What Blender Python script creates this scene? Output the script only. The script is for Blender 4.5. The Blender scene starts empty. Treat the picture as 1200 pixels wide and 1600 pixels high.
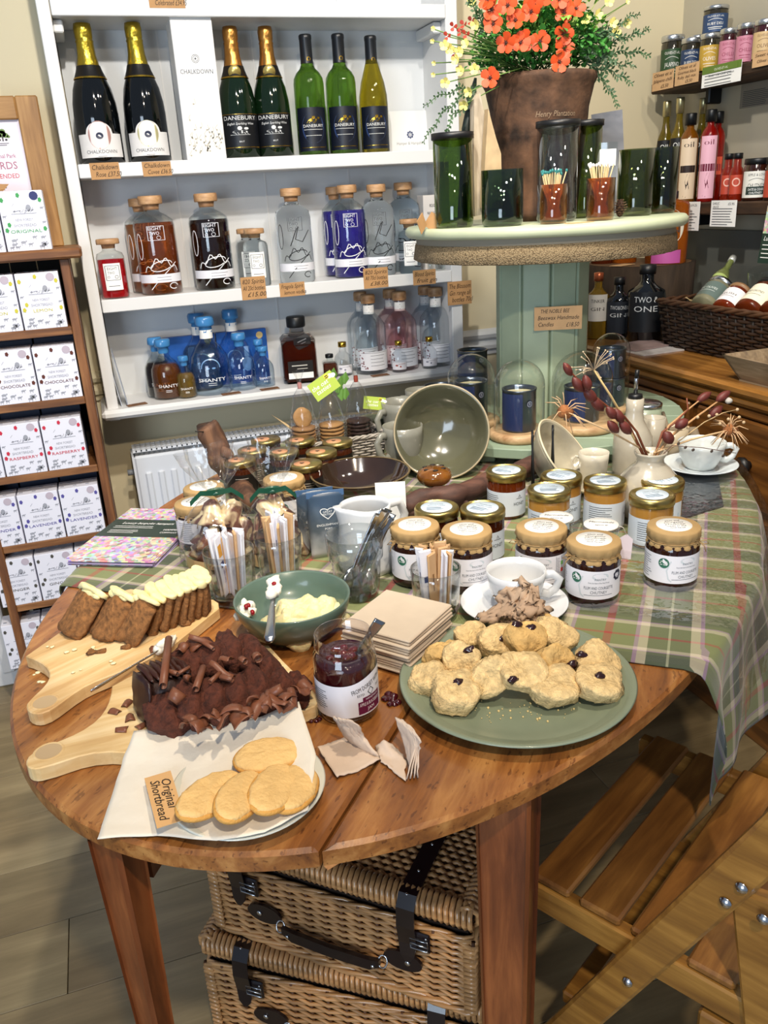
import bpy, bmesh, math, random
from math import sin, cos, pi, radians, sqrt, atan2
from mathutils import Vector, Matrix, noise
random.seed(7)
S = bpy.context.scene
try: S.cycles.transparent_max_bounces = 32
except Exception: pass
# ------------------------------------------------------------------ camera
PITCH, ROLL, YAW, FPX = radians(20.9), radians(3.3), radians(17.7), 1290.0
CAM = Vector((0, 0, 1.32))
FW = Vector((sin(YAW)*cos(PITCH), cos(YAW)*cos(PITCH), -sin(PITCH)))
R0 = Vector((cos(YAW), -sin(YAW), 0)); U0 = R0.cross(FW)
RT = R0*cos(ROLL) - U0*sin(ROLL); UP = U0*cos(ROLL) + R0*sin(ROLL)
cd = bpy.data.cameras.new('camera'); cam = bpy.data.objects.new('camera', cd)
S.collection.objects.link(cam); S.camera = cam
cam.matrix_world = Matrix(((RT.x, UP.x, -FW.x, CAM.x), (RT.y, UP.y, -FW.y, CAM.y), (RT.z, UP.z, -FW.z, CAM.z), (0, 0, 0, 1)))
cd.sensor_fit = 'HORIZONTAL'; cd.sensor_width = 36; cd.lens = 36*FPX/1200; cd.clip_start = 0.02
# ------------------------------------------------------------------ world, lights, exposure
w = bpy.data.worlds.new('world'); S.world = w; w.use_nodes = True
w.node_tree.nodes['Background'].inputs[0].default_value = (0.62, 0.76, 1.0, 1)
w.node_tree.nodes['Background'].inputs[1].default_value = 0.30
def lamp(name, kind, loc, target, power, color, size=0.1, spot=None, blend=0.6):
    ld = bpy.data.lights.new(name, kind); ld.energy = power; ld.color = color
    if kind == 'AREA': ld.shape = 'RECTANGLE'; ld.size = size[0]; ld.size_y = size[1]
    elif kind == 'SPOT': ld.shadow_soft_size = size; ld.spot_size = radians(spot); ld.spot_blend = blend
    else: ld.shadow_soft_size = size
    o = bpy.data.objects.new(name, ld); S.collection.objects.link(o); o.location = loc
    o.rotation_euler = (Vector(target)-Vector(loc)).to_track_quat('-Z', 'Y').to_euler(); return o
WARM = (1, .84, .64); WHITE = (1, .95, .87); COOL = (.70, .84, 1)
lamp('window_daylight', 'AREA', (-1.5, -1.3, 1.15), (0.3, 2.0, .7), 46, COOL, (1.1, 1.4))
lamp('ceiling_spot', 'SPOT', (0.45, 0.50, 2.45), (0.40, 0.95, .76), 52, WARM, .035, 110)
lamp('ceiling_spot.001', 'SPOT', (0.15, 0.75, 2.45), (0.35, 2.5, 1.3), 105, WHITE, .035, 120)
lamp('ceiling_spot.002', 'SPOT', (0.90, 0.95, 2.45), (0.95, 2.3, 1.2), 46, WHITE, .035, 120)
lamp('ceiling_spot.003', 'SPOT', (0.10, -0.5, 2.45), (0.2, 0.9, .3), 95, WARM, .04, 100)
lamp('ceiling_spot.004', 'SPOT', (1.30, 1.1, 2.45), (1.6, 2.1, 1.2), 16, WARM, .04, 120)
S.view_settings.view_transform = 'Standard'; S.view_settings.look = 'None'
S.view_settings.gamma = 1; S.view_settings.use_curve_mapping = False
S.view_settings.exposure = 0.04
# ------------------------------------------------------------------ geometry of the view: pixel of the photograph -> point of the room
def ray(x, y): return FW + RT*((x-600)/FPX) - UP*((y-800)/FPX)
def T(x, y, z=.76):
    d = ray(x, y); return CAM + d*((z-CAM.z)/d.z)
def YP(x, y, yw):
    d = ray(x, y); return CAM + d*(yw/d.y)
def XP(x, y, xw):
    d = ray(x, y); return CAM + d*(xw/d.x)
def PP(x, y, p0, n):
    d = ray(x, y); n = Vector(n); return CAM + d*((Vector(p0)-CAM).dot(n)/d.dot(n))
def dep(P): return (Vector(P)-CAM).dot(FW)
def px(P, n): return n*dep(P)/FPX
def proj(P):
    d = Vector(P)-CAM; z = d.dot(FW); return 600+FPX*d.dot(RT)/z, 800-FPX*d.dot(UP)/z
def topz(P, y):                     # height at which the vertical through P meets picture row y
    a, b = P[2]-.5, P[2]+1.2
    for _ in range(40):
        m = (a+b)/2
        if proj((P[0], P[1], m))[1] > y: a = m
        else: b = m
    return a
def face(P): return atan2(CAM.x-P[0], -(CAM.y-P[1]))
# ------------------------------------------------------------------ materials
MATS = {}
def srgb(c):
    return tuple(((v/12.92) if v <= .04045 else ((v+.055)/1.055)**2.4) for v in c)
def hexc(h): return srgb(tuple(int(h[i:i+2], 16)/255 for i in (0, 2, 4)))
def base(name):
    m = bpy.data.materials.new(name); m.use_nodes = True
    return m, m.node_tree, m.node_tree.nodes['Principled BSDF']
def mat(h, rough=.5, metal=0, trans=0, ior=1.45, bump=0, bs=60, var=0, vs=8, coat=0, sss=0, alpha=1, stretch=None):
    key = (h, rough, metal, trans, ior, bump, bs, var, vs, coat, sss, alpha, stretch)
    if key in MATS: return MATS[key]
    m, nt, b = base('m_%s_%d' % (h, len(MATS))); MATS[key] = m
    c = hexc(h); b.inputs['Base Color'].default_value = (*c, 1)
    b.inputs['Roughness'].default_value = rough; b.inputs['Metallic'].default_value = metal
    b.inputs['Transmission Weight'].default_value = trans; b.inputs['IOR'].default_value = ior
    b.inputs['Coat Weight'].default_value = coat; b.inputs['Coat Roughness'].default_value = .06
    b.inputs['Alpha'].default_value = alpha
    if sss: b.inputs['Subsurface Weight'].default_value = sss; b.inputs['Subsurface Scale'].default_value = .004
    L = nt.links
    if bump or var:
        tc = nt.nodes.new('ShaderNodeTexCoord'); mp = nt.nodes.new('ShaderNodeMapping'); L.new(tc.outputs['Object'], mp.inputs[0])
        if stretch: mp.inputs['Scale'].default_value = stretch
    if var:
        n = nt.nodes.new('ShaderNodeTexNoise'); n.inputs['Scale'].default_value = vs; n.inputs['Detail'].default_value = 6
        L.new(mp.outputs[0], n.inputs['Vector'])
        mx = nt.nodes.new('ShaderNodeValToRGB'); L.new(n.outputs[0], mx.inputs[0])
        e = mx.color_ramp.elements; e[0].position = .3; e[1].position = .7
        e[0].color = (*[v*(1-var) for v in c], 1); e[1].color = (*[min(1, v*(1+var*.7)) for v in c], 1)
        L.new(mx.outputs[0], b.inputs['Base Color'])
    if bump:
        n = nt.nodes.new('ShaderNodeTexNoise'); n.inputs['Scale'].default_value = bs; n.inputs['Detail'].default_value = 4
        L.new(mp.outputs[0], n.inputs['Vector'])
        bp = nt.nodes.new('ShaderNodeBump'); bp.inputs['Strength'].default_value = bump; bp.inputs['Distance'].default_value = .003
        L.new(n.outputs[0], bp.inputs['Height']); L.new(bp.outputs[0], b.inputs['Normal'])
    return m
def wood(name, dark, light, ang=0, scale=1.0, rough=.45, along=14, coat=0, third=None, axis='X', bump=.15, specks=0):
    m, nt, b = base(name); L = nt.links; N = nt.nodes.new
    tc = N('ShaderNodeTexCoord'); mp = N('ShaderNodeMapping'); L.new(tc.outputs['Object'], mp.inputs[0])
    mp.inputs['Rotation'].default_value = (0, 0, -ang)
    m2 = N('ShaderNodeMapping'); L.new(mp.outputs[0], m2.inputs[0])
    sc = {'X': (1, along, along), 'Y': (along, 1, along), 'Z': (along, along, 1)}[axis]
    m2.inputs['Scale'].default_value = sc
    n = N('ShaderNodeTexNoise'); n.inputs['Scale'].default_value = 3.2*scale; n.inputs['Detail'].default_value = 8; n.inputs['Roughness'].default_value = .62
    n.inputs['Distortion'].default_value = .35; L.new(m2.outputs[0], n.inputs['Vector'])
    n2 = N('ShaderNodeTexNoise'); n2.inputs['Scale'].default_value = 5*scale; n2.inputs['Detail'].default_value = 3; L.new(mp.outputs[0], n2.inputs['Vector'])
    r = N('ShaderNodeValToRGB'); L.new(n.outputs[0], r.inputs[0]); e = r.color_ramp.elements
    e[0].position = .33; e[0].color = (*hexc(dark), 1); e[1].position = .66; e[1].color = (*hexc(light), 1)
    if third:
        t = e.new(.5); t.color = (*hexc(third), 1)
    mx = N('ShaderNodeMix'); mx.data_type = 'RGBA'; mx.blend_type = 'MULTIPLY'
    r2 = N('ShaderNodeValToRGB'); L.new(n2.outputs[0], r2.inputs[0]); r2.color_ramp.elements[0].position = .3; r2.color_ramp.elements[1].position = .65
    r2.color_ramp.elements[0].color = (.62, .55, .5, 1); r2.color_ramp.elements[1].color = (1, 1, 1, 1)
    mx.inputs[0].default_value = .8; L.new(r.outputs[0], mx.inputs[6]); L.new(r2.outputs[0], mx.inputs[7]); out = mx.outputs[2]
    if specks:
        n3 = N('ShaderNodeTexNoise'); n3.inputs['Scale'].default_value = 190; n3.inputs['Detail'].default_value = 3; 
        m3 = N('ShaderNodeMapping'); L.new(mp.outputs[0], m3.inputs[0]); m3.inputs['Scale'].default_value = (.35, 1, 1); L.new(m3.outputs[0], n3.inputs['Vector'])
        r3 = N('ShaderNodeValToRGB'); L.new(n3.outputs[0], r3.inputs[0]); r3.color_ramp.elements[0].position = .34; r3.color_ramp.elements[1].position = .38
        r3.color_ramp.elements[0].color = (.2, .1, .05, 1); r3.color_ramp.elements[1].color = (1, 1, 1, 1)
        mz = N('ShaderNodeMix'); mz.data_type = 'RGBA'; mz.blend_type = 'MULTIPLY'; mz.inputs[0].default_value = specks
        L.new(out, mz.inputs[6]); L.new(r3.outputs[0], mz.inputs[7]); out = mz.outputs[2]
    L.new(out, b.inputs['Base Color']); b.inputs['Roughness'].default_value = rough; b.inputs['Coat Weight'].default_value = coat
    b.inputs['Coat Roughness'].default_value = .15
    bp = N('ShaderNodeBump'); bp.inputs['Strength'].default_value = bump; bp.inputs['Distance'].default_value = .002
    L.new(n.outputs[0], bp.inputs['Height']); L.new(bp.outputs[0], b.inputs['Normal'])
    return m
def film(name, amount=.22, tint=(1, 1, 1)):            # clear plastic film: transparent with a gloss
    m = bpy.data.materials.new(name); m.use_nodes = True; nt = m.node_tree; nt.nodes.clear(); N = nt.nodes.new; L = nt.links
    o = N('ShaderNodeOutputMaterial'); t = N('ShaderNodeBsdfTransparent'); t.inputs[0].default_value = (*tint, 1)
    g = N('ShaderNodeBsdfGlossy'); g.inputs['Roughness'].default_value = .08; x = N('ShaderNodeMixShader')
    lw = N('ShaderNodeLayerWeight'); lw.inputs[0].default_value = .35
    ml = N('ShaderNodeMath'); ml.operation = 'MULTIPLY_ADD'; L.new(lw.outputs['Facing'], ml.inputs[0]); ml.inputs[1].default_value = .45; ml.inputs[2].default_value = amount*.25
    tc = N('ShaderNodeTexCoord'); n = N('ShaderNodeTexNoise'); n.inputs['Scale'].default_value = 45; n.inputs['Detail'].default_value = 2; L.new(tc.outputs['Object'], n.inputs['Vector'])
    bp = N('ShaderNodeBump'); bp.inputs['Strength'].default_value = .5; bp.inputs['Distance'].default_value = .006; L.new(n.outputs[0], bp.inputs['Height']); L.new(bp.outputs[0], g.inputs['Normal'])
    L.new(ml.outputs[0], x.inputs[0]); L.new(t.outputs[0], x.inputs[1]); L.new(g.outputs[0], x.inputs[2]); L.new(x.outputs[0], o.inputs[0])
    return m
GLASS = mat('f4f8f8', .01, 0, 1, 1.45)
def thin(name, tint, amount=.0, rough=.02):            # thin-walled glass: see-through with a fresnel reflection
    m = bpy.data.materials.new(name); m.use_nodes = True; nt = m.node_tree; nt.nodes.clear(); N = nt.nodes.new; L = nt.links
    o = N('ShaderNodeOutputMaterial'); t = N('ShaderNodeBsdfTransparent'); t.inputs[0].default_value = (*tint, 1)
    g = N('ShaderNodeBsdfGlossy'); g.inputs['Roughness'].default_value = rough; x = N('ShaderNodeMixShader')
    fr = N('ShaderNodeLayerWeight'); pw = N('ShaderNodeMath'); pw.operation = 'POWER'; L.new(fr.outputs['Facing'], pw.inputs[0]); pw.inputs[1].default_value = 3
    ml = N('ShaderNodeMath'); ml.operation = 'MULTIPLY_ADD'; ml.use_clamp = True; L.new(pw.outputs[0], ml.inputs[0]); ml.inputs[1].default_value = .85; ml.inputs[2].default_value = .05+amount
    L.new(ml.outputs[0], x.inputs[0]); L.new(t.outputs[0], x.inputs[1]); L.new(g.outputs[0], x.inputs[2]); L.new(x.outputs[0], o.inputs[0])
    return m
CLEAR = thin('thin_clear_glass', (.93, .96, .95)); FILM = film('clear_film')
# ------------------------------------------------------------------ mesh builder
class MB:
    def __init__(s): s.v = []; s.f = []; s.sm = []
    def add(s, vs, fs, smooth=False, M=None):
        k = len(s.v)
        s.v += [tuple(M @ Vector(p)) if M else tuple(p) for p in vs]
        s.f += [tuple(k+i for i in q) for q in fs]; s.sm += [smooth]*len(fs); return s
    def box(s, c, d, M=None, rz=0, bev=0):
        x, y, z = [q/2 for q in d]
        if bev:
            b = min(bev, x*.9, y*.9, z*.9); vs = []
            for zz, e in ((-z, b), (-z+b, 0), (z-b, 0), (z, b)):
                X, Y = x-e, y-e
                bb = b
                vs += [(X-bb*(e == 0), -Y, zz), (X, -Y+bb*(e == 0), zz), (X, Y-bb*(e == 0), zz), (X-bb*(e == 0), Y, zz),
                       (-X+bb*(e == 0), Y, zz), (-X, Y-bb*(e == 0), zz), (-X, -Y+bb*(e == 0), zz), (-X+bb*(e == 0), -Y, zz)]
            fs = [tuple(reversed(range(8))), tuple(range(24, 32))]
            for r in range(3):
                for i in range(8):
                    j = (i+1) % 8; fs.append((r*8+i, r*8+j, r*8+8+j, r*8+8+i))
        else:
            vs = [(-x, -y, -z), (x, -y, -z), (x, y, -z), (-x, y, -z), (-x, -y, z), (x, -y, z), (x, y, z), (-x, y, z)]
            fs = [(3, 2, 1, 0), (4, 5, 6, 7), (0, 1, 5, 4), (1, 2, 6, 5), (2, 3, 7, 6), (3, 0, 4, 7)]
        m = Matrix.Translation(c) @ Matrix.Rotation(rz, 4, 'Z')
        return s.add(vs, fs, False, M @ m if M else m)
    def lathe(s, prof, seg=32, M=None, smooth=True, wob=None, cap=True, sx=1, sy=1):
        vs = []; fs = []; n = len(prof)
        for i in range(seg):
            a = 2*pi*i/seg
            for r, z in prof:
                q = r*(wob(a, z) if wob else 1); vs.append((q*cos(a)*sx, q*sin(a)*sy, z))
        for i in range(seg):
            j = (i+1) % seg
            for k in range(n-1):
                if prof[k][0] < 1e-6 and prof[k+1][0] < 1e-6: continue
                if prof[k][0] < 1e-6: fs.append((i*n+k, j*n+k+1, i*n+k+1))
                elif prof[k+1][0] < 1e-6: fs.append((i*n+k, j*n+k, i*n+k+1))
                else: fs.append((i*n+k, j*n+k, j*n+k+1, i*n+k+1))
        return s.add(vs, fs, smooth, M)
    def tube(s, pts, r, seg=8, M=None, flat=1.0, closed=False, smooth=True):
        P = [Vector(p) for p in pts]; n = len(P); rr = r if isinstance(r, (list, tuple)) else [r]*n
        vs = []; fs = []; up = None
        for i in range(n):
            if closed: t = (P[(i+1) % n]-P[i-1])
            else: t = (P[min(i+1, n-1)]-P[max(i-1, 0)])
            t = t.normalized() if t.length > 1e-9 else Vector((0, 0, 1))
            if up is None: up = Vector((0, 0, 1)) if abs(t.z) < .9 else Vector((1, 0, 0))
            sd = t.cross(up); sd = sd.normalized() if sd.length > 1e-6 else Vector((1, 0, 0)); up = sd.cross(t).normalized()
            for k in range(seg):
                a = 2*pi*k/seg; vs.append(P[i]+sd*cos(a)*rr[i]+up*sin(a)*rr[i]*flat)
        m = n if closed else n-1
        for i in range(m):
            j = (i+1) % n
            for k in range(seg):
                l = (k+1) % seg; fs.append((i*seg+k, i*seg+l, j*seg+l, j*seg+k))
        if not closed:
            fs.append(tuple(reversed(range(seg)))); fs.append(tuple((n-1)*seg+k for k in range(seg)))
        return s.add(vs, fs, smooth, M)
    def prism(s, pts, z0, z1, M=None, bev=0):           # pts counter-clockwise
        n = len(pts)
        if bev:
            c = Vector((sum(p[0] for p in pts)/n, sum(p[1] for p in pts)/n)); ins = []
            for i in range(n):
                a = Vector(pts[i-1][:2]); b = Vector(pts[i][:2]); d = Vector(pts[(i+1) % n][:2])
                t = (d-a); t = t.normalized() if t.length > 0 else Vector((1, 0)); ins.append(b+Vector((-t.y, t.x))*bev)
            rings = [[(p.x, p.y, z0) for p in ins], [(p[0], p[1], z0+bev) for p in pts], [(p[0], p[1], z1-bev) for p in pts], [(p.x, p.y, z1) for p in ins]]
        else: rings = [[(p[0], p[1], z0) for p in pts], [(p[0], p[1], z1) for p in pts]]
        vs = [p for r in rings for p in r]; fs = [tuple(reversed(range(n))), tuple((len(rings)-1)*n+i for i in range(n))]
        for r in range(len(rings)-1):
            for i in range(n):
                j = (i+1) % n; fs.append((r*n+i, r*n+j, r*n+n+j, r*n+n+i))
        return s.add(vs, fs, False, M)
    def blob(s, c, r, seg=14, rings=9, amp=0, fr=30, seed=0, M=None, power=1.0):
        vs = []; fs = []; rx, ry, rz = (r if isinstance(r, (tuple, list)) else (r, r, r))
        for i in range(rings+1):
            th = pi*i/rings
            for k in range(seg):
                a = 2*pi*k/seg; d = Vector((sin(th)*cos(a), sin(th)*sin(a), -cos(th)))
                if power != 1:
                    d.z = math.copysign(abs(d.z)**power, d.z); h = sqrt(d.x*d.x+d.y*d.y)
                    if h > 1e-6: q = h**power/h; d.x *= q; d.y *= q
                p = Vector((d.x*rx, d.y*ry, d.z*rz))
                if amp: p += d*amp*noise.noise((p+Vector((seed*3.1, seed, -seed)))*fr)*1.6
                vs.append(p+Vector(c))
        for i in range(rings):
            for k in range(seg):
                l = (k+1) % seg; a, b, d2, e = i*seg+k, i*seg+l, (i+1)*seg+l, (i+1)*seg+k
                if i == 0: fs.append((seg*0+k, d2, e))
                elif i == rings-1: fs.append((a, b, d2))
                else: fs.append((a, b, d2, e))
        return s.add(vs, fs, True, M)
    def grid(s, fn, nu, nv, M=None, thick=0, smooth=True):
        vs = [Vector(fn(i/nu, j/nv)) for j in range(nv+1) for i in range(nu+1)]
        fs = [(j*(nu+1)+i, j*(nu+1)+i+1, (j+1)*(nu+1)+i+1, (j+1)*(nu+1)+i) for j in range(nv) for i in range(nu)]
        if thick:
            W = nu+1; lo = []
            for j in range(nv+1):
                for i in range(nu+1):
                    a = vs[j*W+min(i+1, nu)]-vs[j*W+max(i-1, 0)]; b = vs[min(j+1, nv)*W+i]-vs[max(j-1, 0)*W+i]
                    n = a.cross(b); n = n.normalized() if n.length > 1e-12 else Vector((0, 0, 1)); lo.append(vs[j*W+i]-n*thick)
            k = len(vs); vs += lo; fs += [tuple(k+q for q in reversed(f)) for f in fs[:]]
            rim = [i for i in range(W)]+[j*W+nu for j in range(1, nv+1)]+[nv*W+i for i in range(nu-1, -1, -1)]+[j*W for j in range(nv-1, 0, -1)]
            for q in range(len(rim)):
                a, b = rim[q], rim[(q+1) % len(rim)]; fs.append((b, a, a+k, b+k))
        return s.add(vs, fs, smooth, M)
    def mesh(s, name, m):
        me = bpy.data.meshes.new(name); me.from_pydata([tuple(p) for p in s.v], [], s.f)
        me.polygons.foreach_set('use_smooth', s.sm); me.materials.append(m); me.update(); return me
COL = S.collection
def obj(name, mb, m, parent=None, loc=None, rot=None, shade=None):
    me = mb.mesh(name, m) if isinstance(mb, MB) else mb
    o = bpy.data.objects.new(name, me); COL.objects.link(o)
    if parent: o.parent = parent
    if loc is not None: o.location = loc
    if rot is not None: o.rotation_euler = rot if isinstance(rot, (tuple, list)) else (0, 0, rot)
    return o
def tag(o, label, cat, group=None, kind=None):
    if label: o['label'] = label
    if cat: o['category'] = cat
    if group: o['group'] = group
    if kind: o['kind'] = kind
    return o
def thing(name, label, cat, loc=(0, 0, 0), rz=0, group=None, rot=None):
    o = bpy.data.objects.new(name, None); COL.objects.link(o); o.empty_display_size = .02; o.location = loc
    o.rotation_euler = rot if rot else (0, 0, rz); return tag(o, label, cat, group)
def struct(name, mb, m, parent=None, **k):
    o = obj(name, mb, m, parent, **k)
    if not parent: o['kind'] = 'structure'
    return o
def stuff(o): o['kind'] = 'stuff'; return o
def copy_tree(o, parent=None):
    c = o.copy(); COL.objects.link(c); c.parent = parent
    for ch in list(o.children): copy_tree(ch, c)
    return c
# ------------------------------------------------------------------ lettering
_TX = {}
def tmesh(s, shear=0, res=2):
    if (s, shear) in _TX: return _TX[(s, shear)]
    c = bpy.data.curves.new('t', 'FONT'); c.body = s; c.size = 1; c.align_x = 'CENTER'; c.align_y = 'CENTER'; c.resolution_u = res; c.shear = shear
    o = bpy.data.objects.new('t', c); COL.objects.link(o); dg = bpy.context.evaluated_depsgraph_get(); dg.update()
    me = o.evaluated_get(dg).to_mesh(); vs = [tuple(v.co) for v in me.vertices]; fs = [tuple(p.vertices) for p in me.polygons]
    o.evaluated_get(dg).to_mesh_clear(); bpy.data.objects.remove(o); bpy.data.curves.remove(c)
    _TX[(s, shear)] = (vs, fs); return vs, fs
class Print:
    """flat print collected for one surface. cyl: wrapped on a cylinder of radius r; flat: on the plane facing -Y"""
    def __init__(s, r=None, y=0, M=None): s.mb = MB(); s.r = r; s.y = y; s.M = M
    def put(s, x, z):
        if s.r: a = x/s.r; p = Vector((s.r*sin(a), -s.r*cos(a), z))
        else: p = Vector((x, s.y, z))
        return s.M @ p if s.M else p
    def text(s, t, x, z, size, shear=0, width=None, rot=0, arc=0):
        if not t: return s
        vs, fs = tmesh(t, shear); kx = size
        if width:
            w0 = max(v[0] for v in vs)-min(v[0] for v in vs); kx = width/max(w0, .01)
        out = []
        for v in vs:
            X, Y = v[0]*kx, v[1]*size
            if arc:
                a = X/arc; X, Y = (arc+Y)*sin(a), (arc+Y)*cos(a)-arc
            if rot: X, Y = X*cos(rot)-Y*sin(rot), X*sin(rot)+Y*cos(rot)
            out.append(s.put(x+X, z+Y))
        s.mb.add(out, fs); return s
    def line(s, x0, x1, z, h, z1=None):
        n = max(1, int(abs(x1-x0)/.006)) if s.r else 1; z1 = z if z1 is None else z1
        for i in range(n):
            a, b = x0+(x1-x0)*i/n, x0+(x1-x0)*(i+1)/n; za, zb = z+(z1-z)*i/n, z+(z1-z)*(i+1)/n
            s.mb.add([s.put(a, za-h/2), s.put(b, zb-h/2), s.put(b, zb+h/2), s.put(a, za+h/2)], [(0, 1, 2, 3)])
        return s
    def rect(s, x0, x1, z0, z1): return s.line(x0, x1, (z0+z1)/2, z1-z0)
    def disc(s, x, z, r, n=20, ry=None, r0=0):
        ry = ry or r
        if r0:
            o = [s.put(x+r*cos(2*pi*i/n), z+ry*sin(2*pi*i/n)) for i in range(n)]+[s.put(x+(r-r0)*cos(2*pi*i/n), z+(ry-r0)*sin(2*pi*i/n)) for i in range(n)]
            s.mb.add(o, [(i, (i+1) % n, n+(i+1) % n, n+i) for i in range(n)])
        else: s.mb.add([s.put(x+r*cos(2*pi*i/n), z+ry*sin(2*pi*i/n)) for i in range(n)], [tuple(range(n))])
        return s
    def stroke(s, pts, wd):                     # a ribbon through points (x, z)
        n = len(pts); o = []
        for i in range(n):
            a, b = pts[max(i-1, 0)], pts[min(i+1, n-1)]; t = Vector((b[0]-a[0], b[1]-a[1])); t = t.normalized() if t.length else Vector((1, 0))
            o += [s.put(pts[i][0]-t.y*wd/2, pts[i][1]+t.x*wd/2), s.put(pts[i][0]+t.y*wd/2, pts[i][1]-t.x*wd/2)]
        s.mb.add(o, [(2*i, 2*i+1, 2*i+3, 2*i+2) for i in range(n-1)]); return s
    def poly(s, pts): s.mb.add([s.put(*p) for p in pts], [tuple(range(len(pts)))]); return s
    def micro(s, x0, x1, z1, z0, n, h=.0009, rnd=random.Random(3)):
        for i in range(n):
            z = z1+(z0-z1)*i/max(1, n-1); s.line(x0, x0+(x1-x0)*(.7+.3*rnd.random()), z, h)
        return s
    def out(s, name, m, parent): return obj(name, s.mb, m, parent)
def patch(r, z0, z1, w, m, parent, name='label', top=None, x0=0, n=14):       # paper wrapped on a cylinder, arc width w
    mb = MB(); vs = []
    for i in range(n+1):
        x = -w/2+w*i/n; a = (x+x0)/r; h = z1+(top(x) if top else 0)
        vs += [(r*sin(a), -r*cos(a), z0), (r*sin(a), -r*cos(a), h)]
    mb.add(vs, [(2*i, 2*i+2, 2*i+3, 2*i+1) for i in range(n)], True); return obj(name, mb, m, parent)
def band(r, z0, z1, m, parent, name='label', seg=32): return obj(name, MB().lathe([(r, z0), (r, z1)], seg), m, parent)
def scrib(pr, t, x, z, size, wd=None, rot=0): return pr.text(t, x, z, size, .25, wd, rot)
INK = mat('1a1614', .6); WHITEP = mat('f1f0ec', .55); KRAFT = mat('b58a5c', .8, var=.12, vs=30); KRAFTL = mat('cfa77a', .75, var=.08, vs=40)
PAPER = mat('e9e8ee', .6); GOLD = mat('c9a23e', .25, 1); GOLDB = mat('d8c071', .3, .8); STEEL = mat('c9ccd0', .22, 1); BLACK = mat('101113', .4)
# ================================================================== the room
FLOORM = [wood('floor_board_wood.%d' % i, a, b_, 0, .5, .42, 9, coat=.15, third=c, bump=.08) for i, (a, b_, c) in enumerate([('776849', 'a2916c', '8c7c5b'), ('706144', '9b8a66', '857555'), ('7b6d50', 'a89773', '928260')])]
fl = struct('floor', MB().box((.9, 1.3, -.02), (4.4, 3.2, .02)), mat('4a4234', .8))
y = -.2; row = 0
while y < 2.75:
    x = -1.3-((row*.47) % 1.2)
    while x < 3.1:
        obj('floor_board', MB().box((0, 0, -.003), (1.1985, .1788, .012), bev=.0007), FLOORM[(row*2+int(x*3)) % 3], fl, (x+.6, y+.09, -.004)); x += 1.2
    y += .18; row += 1
CREAM = mat('dacdab', .7, bump=.05, bs=200); CREAM2 = mat('d2c5a3', .7, bump=.05, bs=200)
WHT = mat('dcdcdb', .35, var=.03, vs=3); WHT2 = mat('d3d5d6', .5, var=.03, vs=3)
YW, XR = 2.60, 1.95
struct('wall_back', MB().box((.6, YW+.05, 1.3), (2.9, .1, 2.7)), CREAM)
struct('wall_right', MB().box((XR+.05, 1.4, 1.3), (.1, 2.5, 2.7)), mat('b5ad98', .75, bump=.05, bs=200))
struct('baseboard_back', MB().box((-.56, YW-.012, .06), (.6, .024, .12), bev=.004).box((.9, YW-.012, .06), (2.0, .024, .12), bev=.004), WHT)
struct('baseboard_left', MB().box((-.62, 2.43, .045), (.42, .02, .09), bev=.005), WHT)
struct('trim_1', MB().box((-.62, 2.52, .6), (.40, .16, 1.1)), CREAM)                 # low boxed pier left of the bookcase
struct('trim_2', MB().box((-.435, 2.42, .58), (.035, .03, 1.06), bev=.004), WHT)
# dado moulding left and right of the alcove shelves
dz = topz(YP(160, 600, YW-.02), 600)
prof = [(0, -.05), (.008, -.05), (.010, -.035), (.020, -.030), (.022, -.018), (.012, -.010), (.012, 0), (.024, .008), (.028, .02), (.018, .03), (.006, .036), (0, .036)]
def moulding(x0, x1):
    n = len(prof); vs = [(x, YW-d, dz+h) for x in (x0, x1) for d, h in prof]
    return MB().add(vs, [(i, (i+1) % n, n+(i+1) % n, n+i) for i in range(n)]+[tuple(range(n-1, -1, -1)), tuple(range(n, 2*n))])
struct('trim_3', moulding(-.40, -.03), CREAM2); struct('trim_4', moulding(1.062, XR), WHT2)
# ------------------------------------------------------------------ white shelf unit
UF, UB = 2.40, 2.575           # front plane, face of the backboard
Z1, Z2, Z3, Z4 = 1.800, 1.437, 1.100, .805
su = thing('shelf_unit', 'white painted wall shelf unit full of wine and spirit bottles above the radiator', 'shelves', (0.5, UF, .77))
def sup(n, mb, m): return obj(n, mb, m, su, (-.5, -UF, -.77))
sup('side_panel', MB().box((-.013, (UF+YW)/2, 1.53), (.030, YW-UF, 1.52), bev=.002), WHT)
sup('side_panel', MB().box((1.042, (UF+YW)/2, 1.53), (.036, YW-UF, 1.52), bev=.002), WHT)
sup('backboard', MB().box((.515, UB+.01, 1.53), (1.02, .02, 1.52)), WHT2)
for x in (.26, .515, .77): sup('batten', MB().box((x, UB-.001, 1.53), (.004, .004, 1.5)), WHT)
for z in (Z1, Z2, Z3):
    sup('shelf', MB().box((.514, (UF+UB)/2-.002, z-.017), (1.02, UB-UF+.004, .034), bev=.002), WHT)
for x in (.014, 1.012): sup('shelf_bracket', MB().box((x, (UF+UB)/2+.01, Z1-.05), (.024, UB-UF-.04, .028), bev=.003), WHT)
sup('sill', MB().box((.505, (UF+YW)/2-.012, Z4-.014), (1.10, YW-UF+.03, .028), bev=.009), WHT)
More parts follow.
